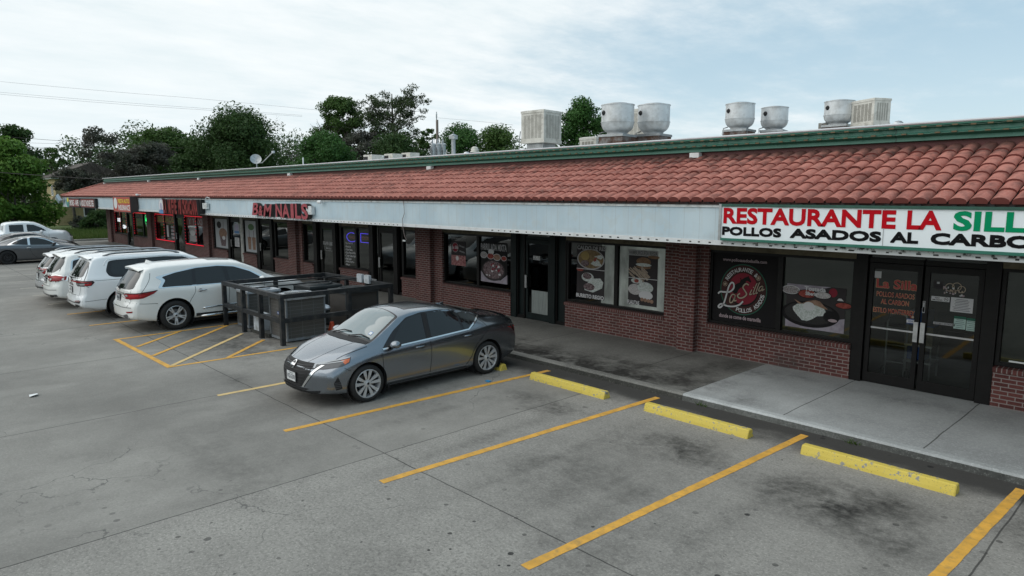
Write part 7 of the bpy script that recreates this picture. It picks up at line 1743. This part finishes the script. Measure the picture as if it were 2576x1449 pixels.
# film behind the next pane + tostada picture
b = MB(); b.rect(-6.03, -4.715, .84, 2.30, GY_+.012, FROST); tag(b.build('window_film'), 'greyish film behind the pane of the tostada picture', 'window film')
b = MB(); b.rect(-2.40, -.56, .84, 2.30, GY_+.012, FROST); b.rect(-.44, 1.34, .84, 2.30, GY_+.012, FROST); tag(b.build('window_film'), 'greyish film behind the window at the right edge', 'window film')
b = MB(); b.box(-2.28,-1.98,GY_-.03,GY_-.01,.86,.885,WHITE); tag(b.build('label_strip'), 'short white strip stuck low on the window at the right edge', 'strip')
def tostada(u0, u1, v0, v1, label, words=True):
    t = poster('food_poster', label, 'poster', 'food pictures on the shop windows'); W, H = u1-u0, v1-v0
    q = lambda a, c: (u0+a*W, v0+c*H)
    b = MB(); b.rect(u0,u1,v0,v1,Y1,P_DARK2); b.flat([q(0,0),q(1,0),q(1,.33),q(.86,.28),q(.6,.08),q(.3,.07),q(.05,.16),q(0,.2)], Y1-.0008, P_WOOD); b.flat([q(0,1),q(0,.86),q(.5,.9),q(.75,1)], Y1-.0008, P_WOOD)
    b.disc(*q(.42,.34), W*.50, H*.30, Y1-.001, P_DARK, 40); b.disc(*q(.42,.36), W*.44, H*.25, Y1-.0016, BLACKG, 36)
    bowl(b, *q(.07,.86), W*.16, H*.10, Y1-.002, P_BEAN); bowl(b, *q(.36,.80), W*.17, H*.10, Y1-.002, P_RED, P_DARK); bowl(b, *q(.62,.80), W*.15, H*.085, Y1-.0035, P_RICE, P_DARK); bowl(b, *q(.97,.62), W*.14, H*.07, Y1-.0035, P_RED, P_DARK)
    b.disc(*q(.79,.88), W*.07, H*.10, Y1-.003, P_LRED, 20); b.flat([q(.86,.72),q(.97,.72),q(.93,.77),q(.89,.77)], Y1-.005, P_WHITE)
    b.flat([q(*p) for p in ((.13,.66),(.28,.57),(.36,.63),(.5,.68),(.58,.66),(.66,.56),(.72,.50),(.64,.49),(.5,.46),(.3,.5),(.2,.58))], Y1-.005, P_TORT)
    b.flat([q(*p) for p in ((.12,.47),(.2,.55),(.34,.57),(.52,.56),(.66,.50),(.71,.40),(.66,.34),(.55,.32),(.47,.24),(.38,.18),(.29,.19),(.20,.30),(.13,.40))], Y1-.006, P_LETT); b.disc(*q(.40,.52), W*.10, H*.10, Y1-.0066, P_WHITE, 20)
    b.disc(*q(.78,.34), W*.13, H*.13, Y1-.0062, P_DARK, 24); b.disc(*q(.81,.26), W*.075, H*.035, Y1-.0068, P_PINK, 18); b.build('picture', t)
    if words:
        b = MB(); put_text(b, 'Tostada', u0+.31*W, v0+.875*H, W*.36, H*.10, Y1-.0075, P_WHITE, .04); put_text(b, 'Siberia', u0+.33*W, v0+.77*H, W*.20, H*.085, Y1-.0075, P_WHITE, .04); b.build('lettering', t)
tostada(-5.95, -4.83, .93, 1.78, 'picture of a tostada on a black plate over a purplish table, on the greyish pane')
t = poster('food_poster', 'meat platter picture cut by the right edge of the view', 'poster', 'food pictures on the shop windows')
b = MB(); b.rect(-1.95,-.75,1.15,1.95,Y1,P_DARK2); b.disc(-1.35,1.5,.5,.3,Y1-.001,P_MEAT,30); bowl(b,-1.75,1.82,.15,.08,Y1-.002,P_RICE); b.build('picture', t)
# grill platter
t = poster('food_poster', 'tall picture of a dark grill platter with bowls, under grey capital letters', 'poster', 'food pictures on the shop windows'); u0,u1,v0,v1 = -15.16,-14.02,.98,1.87; W,H = u1-u0,v1-v0; q = lambda a,c:(u0+a*W,v0+c*H)
b = MB(); b.rect(u0,u1,v0,v1+.28,Y1,P_DARK); b.flat([q(0,0),q(1,0),q(1,.3),q(.75,.1),q(.3,.08),q(0,.35)],Y1-.0008,P_WOOD); b.disc(*q(.48,.40),W*.44,H*.34,Y1-.0012,P_DARK2,36); b.disc(*q(.48,.42),W*.39,H*.29,Y1-.0018,P_MEAT,36)
for a,c,r_,m in ((.12,.88,.13,P_BEAN),(.38,.86,.13,P_RED),(.62,.84,.14,P_TORT),(.40,1.0,.11,P_WHITE),(.88,.82,.10,P_RED)): bowl(b,*q(a,c),W*r_,H*r_*.8,Y1-.0024,m)
rr = random.Random(2)
for k in range(16): a,c = rr.uniform(.22,.74),rr.uniform(.22,.62); b.disc(*q(a,c),W*rr.uniform(.02,.055),H*rr.uniform(.015,.04),Y1-.005-k*.0001,P_WHITE if k%2 else P_LRED,9)
b.build('picture', t); b = MB(); put_text(b,'PARRILLADA MIXTA',u0+.01,v1+.04,W-.03,.19,Y1-.003,P_GREY,.03); b.build('lettering', t)
# weekday special
t = poster('food_poster', 'small flyer with a round emblem over pink meat, on the left dark pane', 'poster', 'food pictures on the shop windows'); u0,u1,v0,v1 = -16.55,-15.86,1.36,2.10; W,H = u1-u0,v1-v0
b = MB(); b.rect(u0,u1,v0,v1,Y1,P_DARK2); b.rect(u0,u1,v0,v0+H*.42,Y1-.001,pmat('print red meat',(.20,.05,.055),(.46,.26,.25),16)); b.disc(u0+W*.28,v0+H*.74,W*.2,H*.18,Y1-.001,P_LRED,24); b.ringf(u0+W*.28,v0+H*.74,W*.22,H*.20,.012,Y1-.0014,P_GREY,30); b.disc(u0+W*.42,v0+H*.3,W*.10,H*.10,Y1-.002,P_WHITE,16); b.build('picture', t)
b = MB(); put_text(b,'La Silla',u0+W*.06,v0+H*.68,W*.44,H*.13,Y1-.003,P_WHITE,.02,.3); put_text(b,'EL MAS SABROSO',u0+W*.55,v0+H*.80,W*.38,H*.06,Y1-.003,P_GREY,.02,rot=-.2); put_text(b,'SABOR DE MONTERREY',u0+W*.58,v0+H*.58,W*.36,H*.06,Y1-.003,P_GREY,.02,rot=-.2); put_text(b,'Especial de Lunes a Jueves',u0-.02,v1+.03,W+.04,.105,Y1-.002,P_GREY,.02); b.build('lettering', t)
# beef soup + burrito, hamburger + flautas
b = MB(); b.rect(-11.25,-10.21,.85,2.29,GY_-.002,FILM) if False else b.rect(-10.62,-10.21,.85,2.29,GY_-.003,FILM); tag(b.build('window_film'), 'strip of silvery film right of the beef soup picture', 'window film')
b = MB(); b.rect(-10.07,-8.77,.85,2.29,GY_-.003,FILM); tag(b.build('window_film'), 'silvery film covering the pane of the hamburger picture', 'window film')
t = poster('food_poster', 'tall picture of beef soup above a cut burrito with white capitals', 'poster', 'food pictures on the shop windows'); u0,u1,v0,v1 = -11.42,-10.52,.92,2.25; W,H = u1-u0,v1-v0; q = lambda a,c:(u0+a*W,v0+c*H)
b = MB(); b.rect(u0,u1,v0,v1,Y1-.001,P_DARK2); b.rect(u0,u1,v0+.545*H,v0+.556*H,Y1-.005,P_WHITE); b.disc(*q(.5,.74),W*.49,H*.19,Y1-.0016,P_GREY,34); b.disc(*q(.5,.745),W*.45,H*.175,Y1-.0022,P_BROTH,34); b.disc(*q(.30,.80),W*.15,H*.085,Y1-.0028,P_CORN,20)
b.flat([q(.5,.66),q(.66,.62),q(.9,.63),q(.8,.72),q(.68,.76)],Y1-.003,P_LETT); b.flat([q(.6,.74),q(.72,.80),q(.7,.72),q(.62,.70)],Y1-.0034,P_RED); b.flat([q(.62,.80),q(.85,.84),q(.95,.80),q(.86,.75)],Y1-.003,P_LETT); b.disc(*q(.3,.66),W*.15,H*.06,Y1-.003,P_MEAT,18)
b.disc(*q(.12,.53),W*.13,H*.03,Y1-.003,P_RED,14); b.disc(*q(.40,.40),W*.22,H*.085,Y1-.0028,P_LETT,22); b.disc(*q(.38,.42),W*.16,H*.06,Y1-.0034,P_MEAT,20); b.flat([q(.28,.22),q(.55,.38),q(.85,.40),q(.96,.33),q(.92,.22),q(.6,.12),q(.3,.15)],Y1-.004,P_LETT); b.disc(*q(.46,.22),W*.20,H*.07,Y1-.0046,P_MEAT,20); b.build('picture', t)
b = MB(); put_text(b,'CALDO DE RES',u0+.01,v1-.115,W+.02,.10,Y1-.006,P_GREY,.03); put_text(b,'BURRITO REGIO',u0-.01,v0+.0,W,.10,Y1-.006,P_WHITE,.035); b.build('lettering', t)
t = poster('food_poster', 'tall picture of hamburger with fries above rolled flautas, on silvery film', 'poster', 'food pictures on the shop windows'); u0,u1,v0,v1 = -9.80,-8.98,.93,2.22; W,H = u1-u0,v1-v0; q = lambda a,c:(u0+a*W,v0+c*H)
b = MB(); b.rect(u0,u1,v0,v1-.0,Y1-.001,P_DARK2); b.rect(u0,u1,v1-.13,v1+.01,Y1-.0012,P_GREY); b.rect(u0,u1,v0+.485*H,v0+.495*H,Y1-.005,P_WHITE); b.disc(*q(.52,.80),W*.25,H*.075,Y1-.003,P_BUN,24); b.disc(*q(.52,.74),W*.27,H*.03,Y1-.0034,P_LETT,18); b.disc(*q(.52,.70),W*.25,H*.035,Y1-.0032,P_BUN,18); b.disc(*q(.86,.89),W*.2,H*.03,Y1-.002,P_BUN,16)
rr = random.Random(6)
for k in range(26):
    a,c = rr.uniform(0,.62),rr.uniform(.53,.72)-.05; b.stroke([q(a*.9,c+.04),q(a*.9+.22,c-.05-a*.03)],.03,Y1-.0036-k*.00004,P_FRY,False)
b.disc(*q(.24,.28),W*.24,H*.10,Y1-.003,P_RICE,22); b.disc(*q(.60,.33),W*.27,H*.10,Y1-.0033,P_LETT,22); b.disc(*q(.30,.44),W*.2,H*.05,Y1-.0036,P_LETT,18); b.disc(*q(.29,.44),W*.08,H*.035,Y1-.004,P_RED,14); b.disc(*q(.62,.19),W*.24,H*.08,Y1-.004,P_WHITE,20)
for k in range(4): b.disc(*q(.5+k*.11,.11-k*.006),W*.06,H*.035,Y1-.0044,P_TORT,12)
b.build('picture', t); b = MB(); put_text(b,'HAMBURGUESA REGIA',u0+.01,v1-.115,W-.02,.105,Y1-.006,mat('print mid grey',(.16,.16,.16),.5),.03); put_text(b,'FLAUTAS',u0-.01,v0+.0,W*.42,.095,Y1-.006,P_WHITE,.03); b.build('lettering', t)
# notices
def notice(label, u0, u1, v0, v1, bg, words=(), y=None, lines=0, extra=None, cat='notice', name='notice'):
    t = thing(name, label, cat, (0,0,0)); y = (FY+.012+.028-.004) if y is None else y
    b = MB(); b.rect(u0,u1,v0,v1,y,bg); W,H = u1-u0,v1-v0
    if extra: extra(b, u0, v0, W, H, y-.001)
    b.build('sheet', t)
    if words or lines:
        b = MB()
        for tx,a,c,w,h,m in words: put_text(b,tx,u0+a*W,v0+c*H,w*W,h*H,y-.0015,m,.015)
        rr = random.Random(len(label))
        for k in range(lines): l_ = rr.uniform(.5,.85); vv = v1-H*(.12+.76*k/max(1,lines-1)); b.rect(u0+W*(.5-l_/2),u0+W*(.5+l_/2),vv-H*.02,vv+H*.012,y-.0015,TEXT_D)
        b.build('lettering', t)
    return t
def nosmoke(b, u0, v0, W, H, y): b.ringf(u0+W*.82,v0+H*.5,H*.40,H*.40,H*.07,y,SBLACK,24); b.stroke([(u0+W*.82-H*.28,v0+H*.78),(u0+W*.82+H*.28,v0+H*.22)],H*.06,y-.0004,SBLACK,False); b.rect(u0+W*.82-H*.22,u0+W*.82+H*.22,v0+H*.46,v0+H*.54,y,SBLACK)
D_ = FY+.012+.028-.004
notice('white no smoking notice on the right leaf of the double glass door', -3.44,-3.17,1.72,1.80,P_WHITE,[('NO',.2,.55,.25,.3,SBLACK),('SMOKING',.06,.12,.55,.3,SBLACK)],extra=nosmoke)
notice('large white typed sheet on the right leaf of the double glass door', -3.15,-2.83,1.57,1.81,P_WHITE,lines=8)
LGR = mat('pale green print', (.36,.50,.46), .5)
notice('left one of two small pale green permits on the glass door', -3.08,-2.91,1.29,1.50,LGR,lines=6,extra=lambda b,u,v,W,H,y: b.rect(u,u+W,v+H*.8,v+H,y,P_GREEN))
notice('right one of two small pale green permits on the glass door', -2.90,-2.75,1.28,1.49,LGR,lines=6,extra=lambda b,u,v,W,H,y: b.rect(u,u+W,v+H*.8,v+H,y,P_GREEN))
notice('dark sticker high on the right leaf of the double glass door', -3.42,-3.29,1.93,2.06,P_DARK2,lines=3,extra=lambda b,u,v,W,H,y: b.rect(u+W*.35,u+W*.65,v+H*.65,v+H*.92,y,P_WHITE))
notice('narrow strip about restrooms along the door bar', -3.38,-3.06,1.325,1.365,P_GREY,[('NO PUBLIC RESTROOMS',.03,.2,.94,.6,SBLACK)])
notice('blank white card high on the left leaf of the double glass door', -4.36,-4.25,2.03,2.15,P_WHITE)
notice('blue and white payment card sticker on the left leaf of the glass door', -3.79,-3.67,1.28,1.36,P_WHITE,[('VISA',.15,.3,.7,.4,BADGE)],extra=lambda b,u,v,W,H,y:(b.rect(u,u+W,v+H*.85,v+H,y,BADGE),b.rect(u,u+W,v,v+H*.15,y,BADGE)))
notice('red and orange payment card sticker above the blue and white one', -3.75,-3.67,1.37,1.43,P_DARK2,extra=lambda b,u,v,W,H,y:(b.disc(u+W*.35,v+H*.5,W*.25,H*.4,y,P_RED,14),b.disc(u+W*.65,v+H*.5,W*.25,H*.4,y-.0004,P_TAN,14)))
notice('narrow white pull sign on the stile between the two door leaves', -3.555,-3.515,1.50,1.70,P_WHITE,[],y=FY+.009,extra=lambda b,u,v,W,H,y:(b.rect(u+W*.12,u+W*.88,v+H*.04,v+H*.96,y,SBLACK),b.rect(u+W*.3,u+W*.7,v+H*.5,v+H*.9,y-.0005,P_WHITE)))
t = thing('door_lettering', 'red lettering with yellow rims on the left leaf of the double glass door', 'lettering', (0,0,0)); y = D_
RL = mat('door letter red', (.42,.035,.035), .45); RY = mat('door letter rim', (.45,.34,.16), .5)
b = MB()
for tx,u0,u1,v0,v1,bo in (('La Silla',-4.32,-3.66,1.86,2.02,.022),('POLLOS ASADOS',-4.30,-3.70,1.71,1.79,.0),('AL CARBON',-4.22,-3.78,1.58,1.66,.0),('ESTILO MONTERREY',-4.34,-3.68,1.42,1.50,.0)):
    put_text(b,tx,u0-.006,v0-.006,u1-u0+.012,v1-v0+.012,y,RY,bo+.015); put_text(b,tx,u0,v0,u1-u0,v1-v0,y-.001,RL,bo)
b.build('lettering', t)
notice('house number plate over the double glass door', -3.02,-2.86,2.53,2.64,P_WHITE,[('102',.1,.15,.8,.7,SBLACK)],y=FY-.002)
b = MB(); c = (-3.13,1.97); 
for k,(du,dv,r_) in enumerate(((-.05,0,.07),(.05,.02,.07),(.12,-.02,.06))): b.ringf(c[0]+du,c[1]+dv,r_,r_,.012,D_-.003-k*.001,P_TAN,24)
rr = random.Random(8)
for k in range(26): b.disc(c[0]+rr.uniform(-.14,.16),c[1]+rr.uniform(-.13,.0),rr.uniform(.008,.022),rr.uniform(.008,.022),D_-.006-k*.0002,rr.choice([P_WHITE,P_TAN,P_PINK]),7)
tag(b.build('door_wreath'), 'small wreath of rings and flowers hung on the right door leaf', 'wreath')
notice('white no smoking notice on the single dark green door', -12.98,-12.72,1.76,1.87,P_WHITE,[('NO',.2,.55,.25,.3,SBLACK),('SMOKING',.06,.12,.55,.3,SBLACK)],extra=nosmoke)
# nail salon lettering and neon
t = thing('window_lettering', 'white price list lettering on the left pane of the nail salon window', 'lettering', (0,0,0)); b = MB()
for k, tx in enumerate(('Spa Pedicure','Manicure','Solar Nails','Solar Pink & White','Color Solar Nails','Gel Color','Nails Designs','Waxing')): put_text(b,'- '+tx,-22.98,1.66-k*.115,(len(tx)+2)*.041,.085,PY,P_WHITE,.02)
b.build('lettering', t)
t = thing('window_lettering', 'white telephone number and opening hours on the nail salon door', 'lettering', (0,0,0)); b = MB(); y = D_
put_text(b,'713-991-3550',-24.64,1.55,.76,.14,y,P_WHITE,.02); put_text(b,'Store Hours:',-24.42,1.40,.42,.08,y,P_GREY,.02); put_text(b,'Mon - Sat: 9 am - 7 pm',-24.45,1.31,.5,.055,y,P_GREY,.01); b.build('lettering', t)
NEON = mat('blue neon', (.10,.06,1.), .4, emit=2.2); NEOR = mat('dim red neon', (.30,.05,.02), .4, emit=.25)
t = thing('neon_sign', 'blue oval neon sign in the left pane of the nail salon window', 'neon sign', (0,0,0)); b = MB(); b.tube([(-22.62+.36*math.cos(R(a)),GY_+.08,1.93+.17*math.sin(R(a))) for a in range(60,400,20)],.009,NEON,5); b.build('tube', t); b = MB(); put_text(b,'NAILS',-22.82,1.87,.42,.12,GY_+.08,NEOR,.02); b.build('lettering', t)
t = thing('neon_sign', 'blue rectangular neon sign in the right pane of the nail salon window', 'neon sign', (0,0,0)); b = MB(); b.tube([(-21.98,GY_+.08,1.78),(-21.98,GY_+.08,2.10),(-21.3,GY_+.08,2.10),(-21.3,GY_+.08,1.78),(-21.98,GY_+.08,1.78)],.009,NEON,5); b.build('tube', t); b = MB(); put_text(b,'PEDICURE',-21.9,1.88,.52,.12,GY_+.08,NEOR,.02); b.build('lettering', t)
# dessert shop pictures
CUPW = mat('poster pale grey', (.42,.44,.46), .5)
t = poster('food_poster', 'pale poster with a brown cup of shaved ice and a black dot', 'poster', 'food pictures on the shop windows'); b = MB(); u0,u1,v0,v1 = -36.0,-34.28,.84,2.30; b.rect(u0,u1,v0,v1,PY,CUPW); W,H = u1-u0,v1-v0; b.disc(u0+W*.3,v0+H*.79,W*.17,H*.12,PY-.001,BLACK,22); b.flat([(u0+W*.27,v0+H*.5),(u0+W*.85,v0+H*.5),(u0+W*.74,v0+H*.07),(u0+W*.42,v0+H*.07)],PY-.001,P_MEAT); b.disc(u0+W*.58,v0+H*.52,W*.3,H*.16,PY-.0015,P_TORT,22); b.disc(u0+W*.62,v0+H*.35,W*.12,H*.07,PY-.002,P_WHITE,14); b.rect(u0+W*.62,u0+W*.645,v0+H*.6,v0+H*.95,PY-.002,P_MEAT); b.build('picture', t)
t = poster('food_poster', 'pale poster with two amber drinks and a green dot', 'poster', 'food pictures on the shop windows'); b = MB(); u0,u1,v0,v1 = -32.22,-30.9,.84,2.30; b.rect(u0,u1,v0,v1,PY,CUPW); W,H = u1-u0,v1-v0; b.disc(u0+W*.52,v0+H*.80,W*.26,H*.10,PY-.001,mat('print green', (.05,.14,.03),.5),22)
for a in (.34,.72): b.flat([(u0+W*(a-.16),v0+H*.48),(u0+W*(a+.16),v0+H*.48),(u0+W*(a+.11),v0+H*.08),(u0+W*(a-.11),v0+H*.08)],PY-.001,P_TORT); b.rect(u0+W*(a-.02),u0+W*(a+.02),v0+H*.45,v0+H*.7,PY-.0015,P_MEAT)
b.build('picture', t)
notice('white menu sheet with pale oval emblem on the dessert shop door', -33.5,-32.95,1.0,1.45,P_WHITE,lines=7,y=D_)
notice('oval violet and blue emblem sticker on the dessert shop door', -33.55,-32.85,1.62,2.12,CUPW,y=D_,extra=lambda b,u,v,W,H,y:(b.disc(u+W*.5,v+H*.62,W*.36,H*.36,y,EMV,20),b.rect(u+W*.1,u+W*.9,v+H*.05,v+H*.3,y-.0005,EMB)))
# insurance windows
t = poster('window_banner', 'red window band with yellow capitals in the insurance office, left window', 'poster'); b = MB(); b.rect(-45.62,-42.28,1.82,2.28,PY,mat('banner red',(.20,.025,.02),.5)); b.build('band', t); b = MB(); put_text(b,'SEGUROS',-45.4,1.88,2.95,.34,PY-.002,mat('banner yellow',(.38,.36,.06),.5),.03); b.build('lettering', t)
t = poster('window_banner', 'red window band with white and blue capitals in the insurance office, right window', 'poster'); b = MB(); b.rect(-40.33,-37.2,1.82,2.28,PY,mat('banner red2',(.20,.03,.02),.5)); b.build('band', t); b = MB(); put_text(b,'Y TAXES',-40.0,1.88,2.7,.34,PY-.002,P_GREY,.03); b.build('lettering', t)
notice('white figure one poster in the left insurance window', -43.9,-43.2,.98,1.75,P_DARK2,[('1',.15,.05,.45,.9,P_WHITE)],y=PY)
notice('stack of small white price cards in the left insurance window', -43.1,-42.4,.9,1.7,P_DARK,y=PY,extra=lambda b,u,v,W,H,y:[b.rect(u+W*.1,u+W*.9,v+H*(.04+.26*k),v+H*(.22+.26*k),y,P_GREY) for k in range(4)])
notice('white oval speech bubble over a pale flyer in the right insurance window', -39.9,-38.8,.95,1.72,P_GREY,y=PY,extra=lambda b,u,v,W,H,y:(b.rect(u,u+W,v+H*.45,v+H*.62,y,P_DARK),b.disc(u+W*.45,v+H*.6,W*.38,H*.2,y-.0006,P_WHITE,22)))
notice('white figure print at the right end of the right insurance window', -37.75,-37.25,.85,1.7,P_DARK,y=PY,extra=lambda b,u,v,W,H,y:b.rect(u+W*.5,u+W*.9,v+H*.2,v+H*.95,y,P_WHITE))
LEDR = mat('red LED', (1.,.02,.05), .4, emit=.85); LEDG = mat('green LED', (.02,1.,.25), .4, emit=1.1); LEDW2 = mat('white LED', (.9,.95,1.), .4, emit=.9)
def red_frame(u0, u1, z0, z1, mull, label, dense=True):
    b = MB(); y = FY-.012
    def run(a, c, step, sz): 
        n = max(1,int(math.hypot(c[0]-a[0],c[1]-a[1])/step))
        for k in range(n): p = (a[0]+(c[0]-a[0])*(k+.5)/n, a[1]+(c[1]-a[1])*(k+.5)/n); b.box(p[0]-sz/2,p[0]+sz/2,y-.02,y,p[1]-.014,p[1]+.014,LEDR)
    b.tube([(u0,y,z0),(u1,y,z0),(u1,y,z1),(u0,y,z1),(u0,y,z0)],.006,BLACK,4)
    run((u0,z1),(u1,z1),.085,.050); run((u0,z1),(u0,z0),.155,.036)
    for m_ in list(mull)+[u1]: run((m_,z1),(m_,z0),.155,.036)
    if dense: run((u0,z0),(u1,z0),.085,.050)
    tag(b.build('light_frame'), label, 'light string', 'red light frames round the far windows')
red_frame(-54.85,-52.1,.9,2.33,(-53.6,),'red light frame round the window left of the vape shop door',False); red_frame(-50.3,-46.95,.9,2.33,(-50.25,),'red light frame round the window with the green leaf sign',False)
red_frame(-45.68,-42.25,.80,2.34,(-44.05,),'red light frame round the left insurance window'); red_frame(-40.36,-37.2,.80,2.34,(-38.65,),'red light frame round the right insurance window')
def lit(label, words, u0, w, v0, h, m): t = thing('lit_sign', label, 'lit sign', (0,0,0)); b = MB(); put_text(b,words,u0,v0,w,h,GY_-.01,m,.06); b.build('lettering', t)
lit('glowing white two word sign in the leftmost window','E-CIGS',-54.55,.75,1.62,.26,LEDW2); lit('glowing white and green sign left of the vape shop door','CBD+',-53.3,.85,1.18,.26,LEDW2); lit('small glowing white sign below the green leaf','THC',-47.75,.55,1.38,.18,LEDW2); lit('small glowing white sign lowest beside the brick pier','OPEN',-47.6,.45,.92,.22,LEDW2)
t = thing('lit_sign', 'glowing green leaf sign in the window beside the brick pier', 'lit sign', (0,0,0)); b = MB()
for a in (-75,-48,-22,0,22,48,75): l_ = .34*math.cos(R(a*.75)); ca, sa = math.sin(R(a)), math.cos(R(a)); b.flat([(-47.75,1.82),(-47.75+ca*l_*.5-sa*.035,1.82+sa*l_*.5+ca*.035),(-47.75+ca*l_,1.82+sa*l_),(-47.75+ca*l_*.5+sa*.035,1.82+sa*l_*.5-ca*.035)],GY_-.01,LEDG)
b.ringf(-47.75,1.93,.30,.30,.02,GY_-.008,LEDG,28); b.build('leaf', t)
t = thing('window_lettering', 'dim grey lettering on the vape shop windows', 'lettering', (0,0,0)); b = MB(); P_DIM = mat('print dim', (.16,.17,.17), .6, spec=.12)
for tx,u,v,w,h in (('VAPE',-54.6,2.0,.75,.2),('KRATOM',-54.5,1.05,.8,.2),('CIGARS',-53.4,1.75,.9,.2),('GLASS',-53.4,1.45,.8,.16),('E-JUICE',-50.0,1.05,1.2,.25),('HOOKAH',-50.1,1.95,1.3,.3)): put_text(b,tx,u,v,w,h,PY,P_DIM,.03)
b.build('lettering', t)
# seen through the glass
GREENC = mat('pale green chair frame', (.17,.20,.15), .5)
c = thing('chair', 'pale green metal chair behind the nail salon glass', 'chair', (-19.95, 14.1, .112), R(-25)); b = MB(); b.box(-.22,.22,-.22,.22,.43,.46,GREENC); b.build('seat', c); b = MB()
for zz in (.62,.72,.82): b.box(-.22,.22,.20,.225,zz,zz+.06,GREENC)
b.build('backrest', c)
for sx in (-1,1):
    for sy in (-1,1): b = MB(); b.tube([(sx*.2,sy*.2,.43 if sy < 0 else .88),(sx*.23,sy*.27,0)],.013,GREENC,6); b.build('leg', c)
pl = thing('potted_plant', 'leafy green plant behind the narrow window beside the brick pier', 'plant', (-18.6, 13.45, .112)); b = MB(); b.lathe([(.12,0),(.17,.45),(.15,.45),(.14,.4)],mat('terracotta pot',(.10,.05,.04),.8),n=16); b.build('pot', pl); rr = np.random.default_rng(3); o = bpy.data.objects.new('foliage', crown(rr,[(0,0,.75,.3,.2,.3),(.1,0,1.0,.25,.15,.25),(-.1,0,.6,.3,.15,.2)],500,.09,LF_RICH)); link(o, pl)
ht = thing('hand_truck', 'chrome hand truck standing behind the left leaf of the double door', 'hand truck', (-4.12, 13.7, .112)); b = MB()
for x in (-.17,.17): b.tube([(x,0,.05),(x,0,1.05),(x*.8,.03,1.18),(0,.05,1.24)],.018,ALU,8)
for zz in (.3,.62,.95): b.tube([(-.17,0,zz),(.17,0,zz)],.012,ALU,6)
b.build('frame', ht); b = MB(); b.tube([(-.2,-.2,.03),(.2,-.2,.03)],.02,ALU,6); b.box(-.2,.2,-.25,0,.02,.03,ALU); b.build('toe_plate', ht)
for x in (-.2,.2): b = MB(); b.lathe([(.02,-.03),(.10,-.03),(.10,.03),(.02,.03)],TYRE,(x,.06,.10),16,'x'); b.build('wheel', ht)
BLUEB = mat('blue plastic bin', (.02,.09,.34), .4)
for z, lab in ((.45,'blue plastic tub on the low cart behind the left door leaf'),(1.12,'blue plastic tub on top of the cart behind the left door leaf')):
    b = MB(); b.box(-4.02,-3.72,14.0,14.4,z,z+.26,BLUEB); tag(bevel(b.build('storage_tub'),.02), lab, 'tub')
b = MB(); b.box(-4.06,-3.6,13.95,14.45,.75,1.1,mat('clear box of snacks',(.24,.20,.12),.3,var=.5,vs=14)); b.box(-4.06,-3.6,13.95,14.45,1.10,1.118,BLUEB); tag(b.build('snack_box'), 'clear box of snacks with a blue lid between the two blue tubs', 'box')
b = MB(); b.box(-4.06,-3.6,13.95,14.45,.40,.43,ALU); b.box(-4.06,-3.6,13.95,14.45,.71,.74,ALU)
for x in (-4.04,-3.62):
    for yy in (13.97,14.43): b.tube([(x,yy,.112),(x,yy,.74)],.015,ALU,6)
tag(b.build('cart'), 'low metal cart carrying the tubs behind the glass door', 'cart')
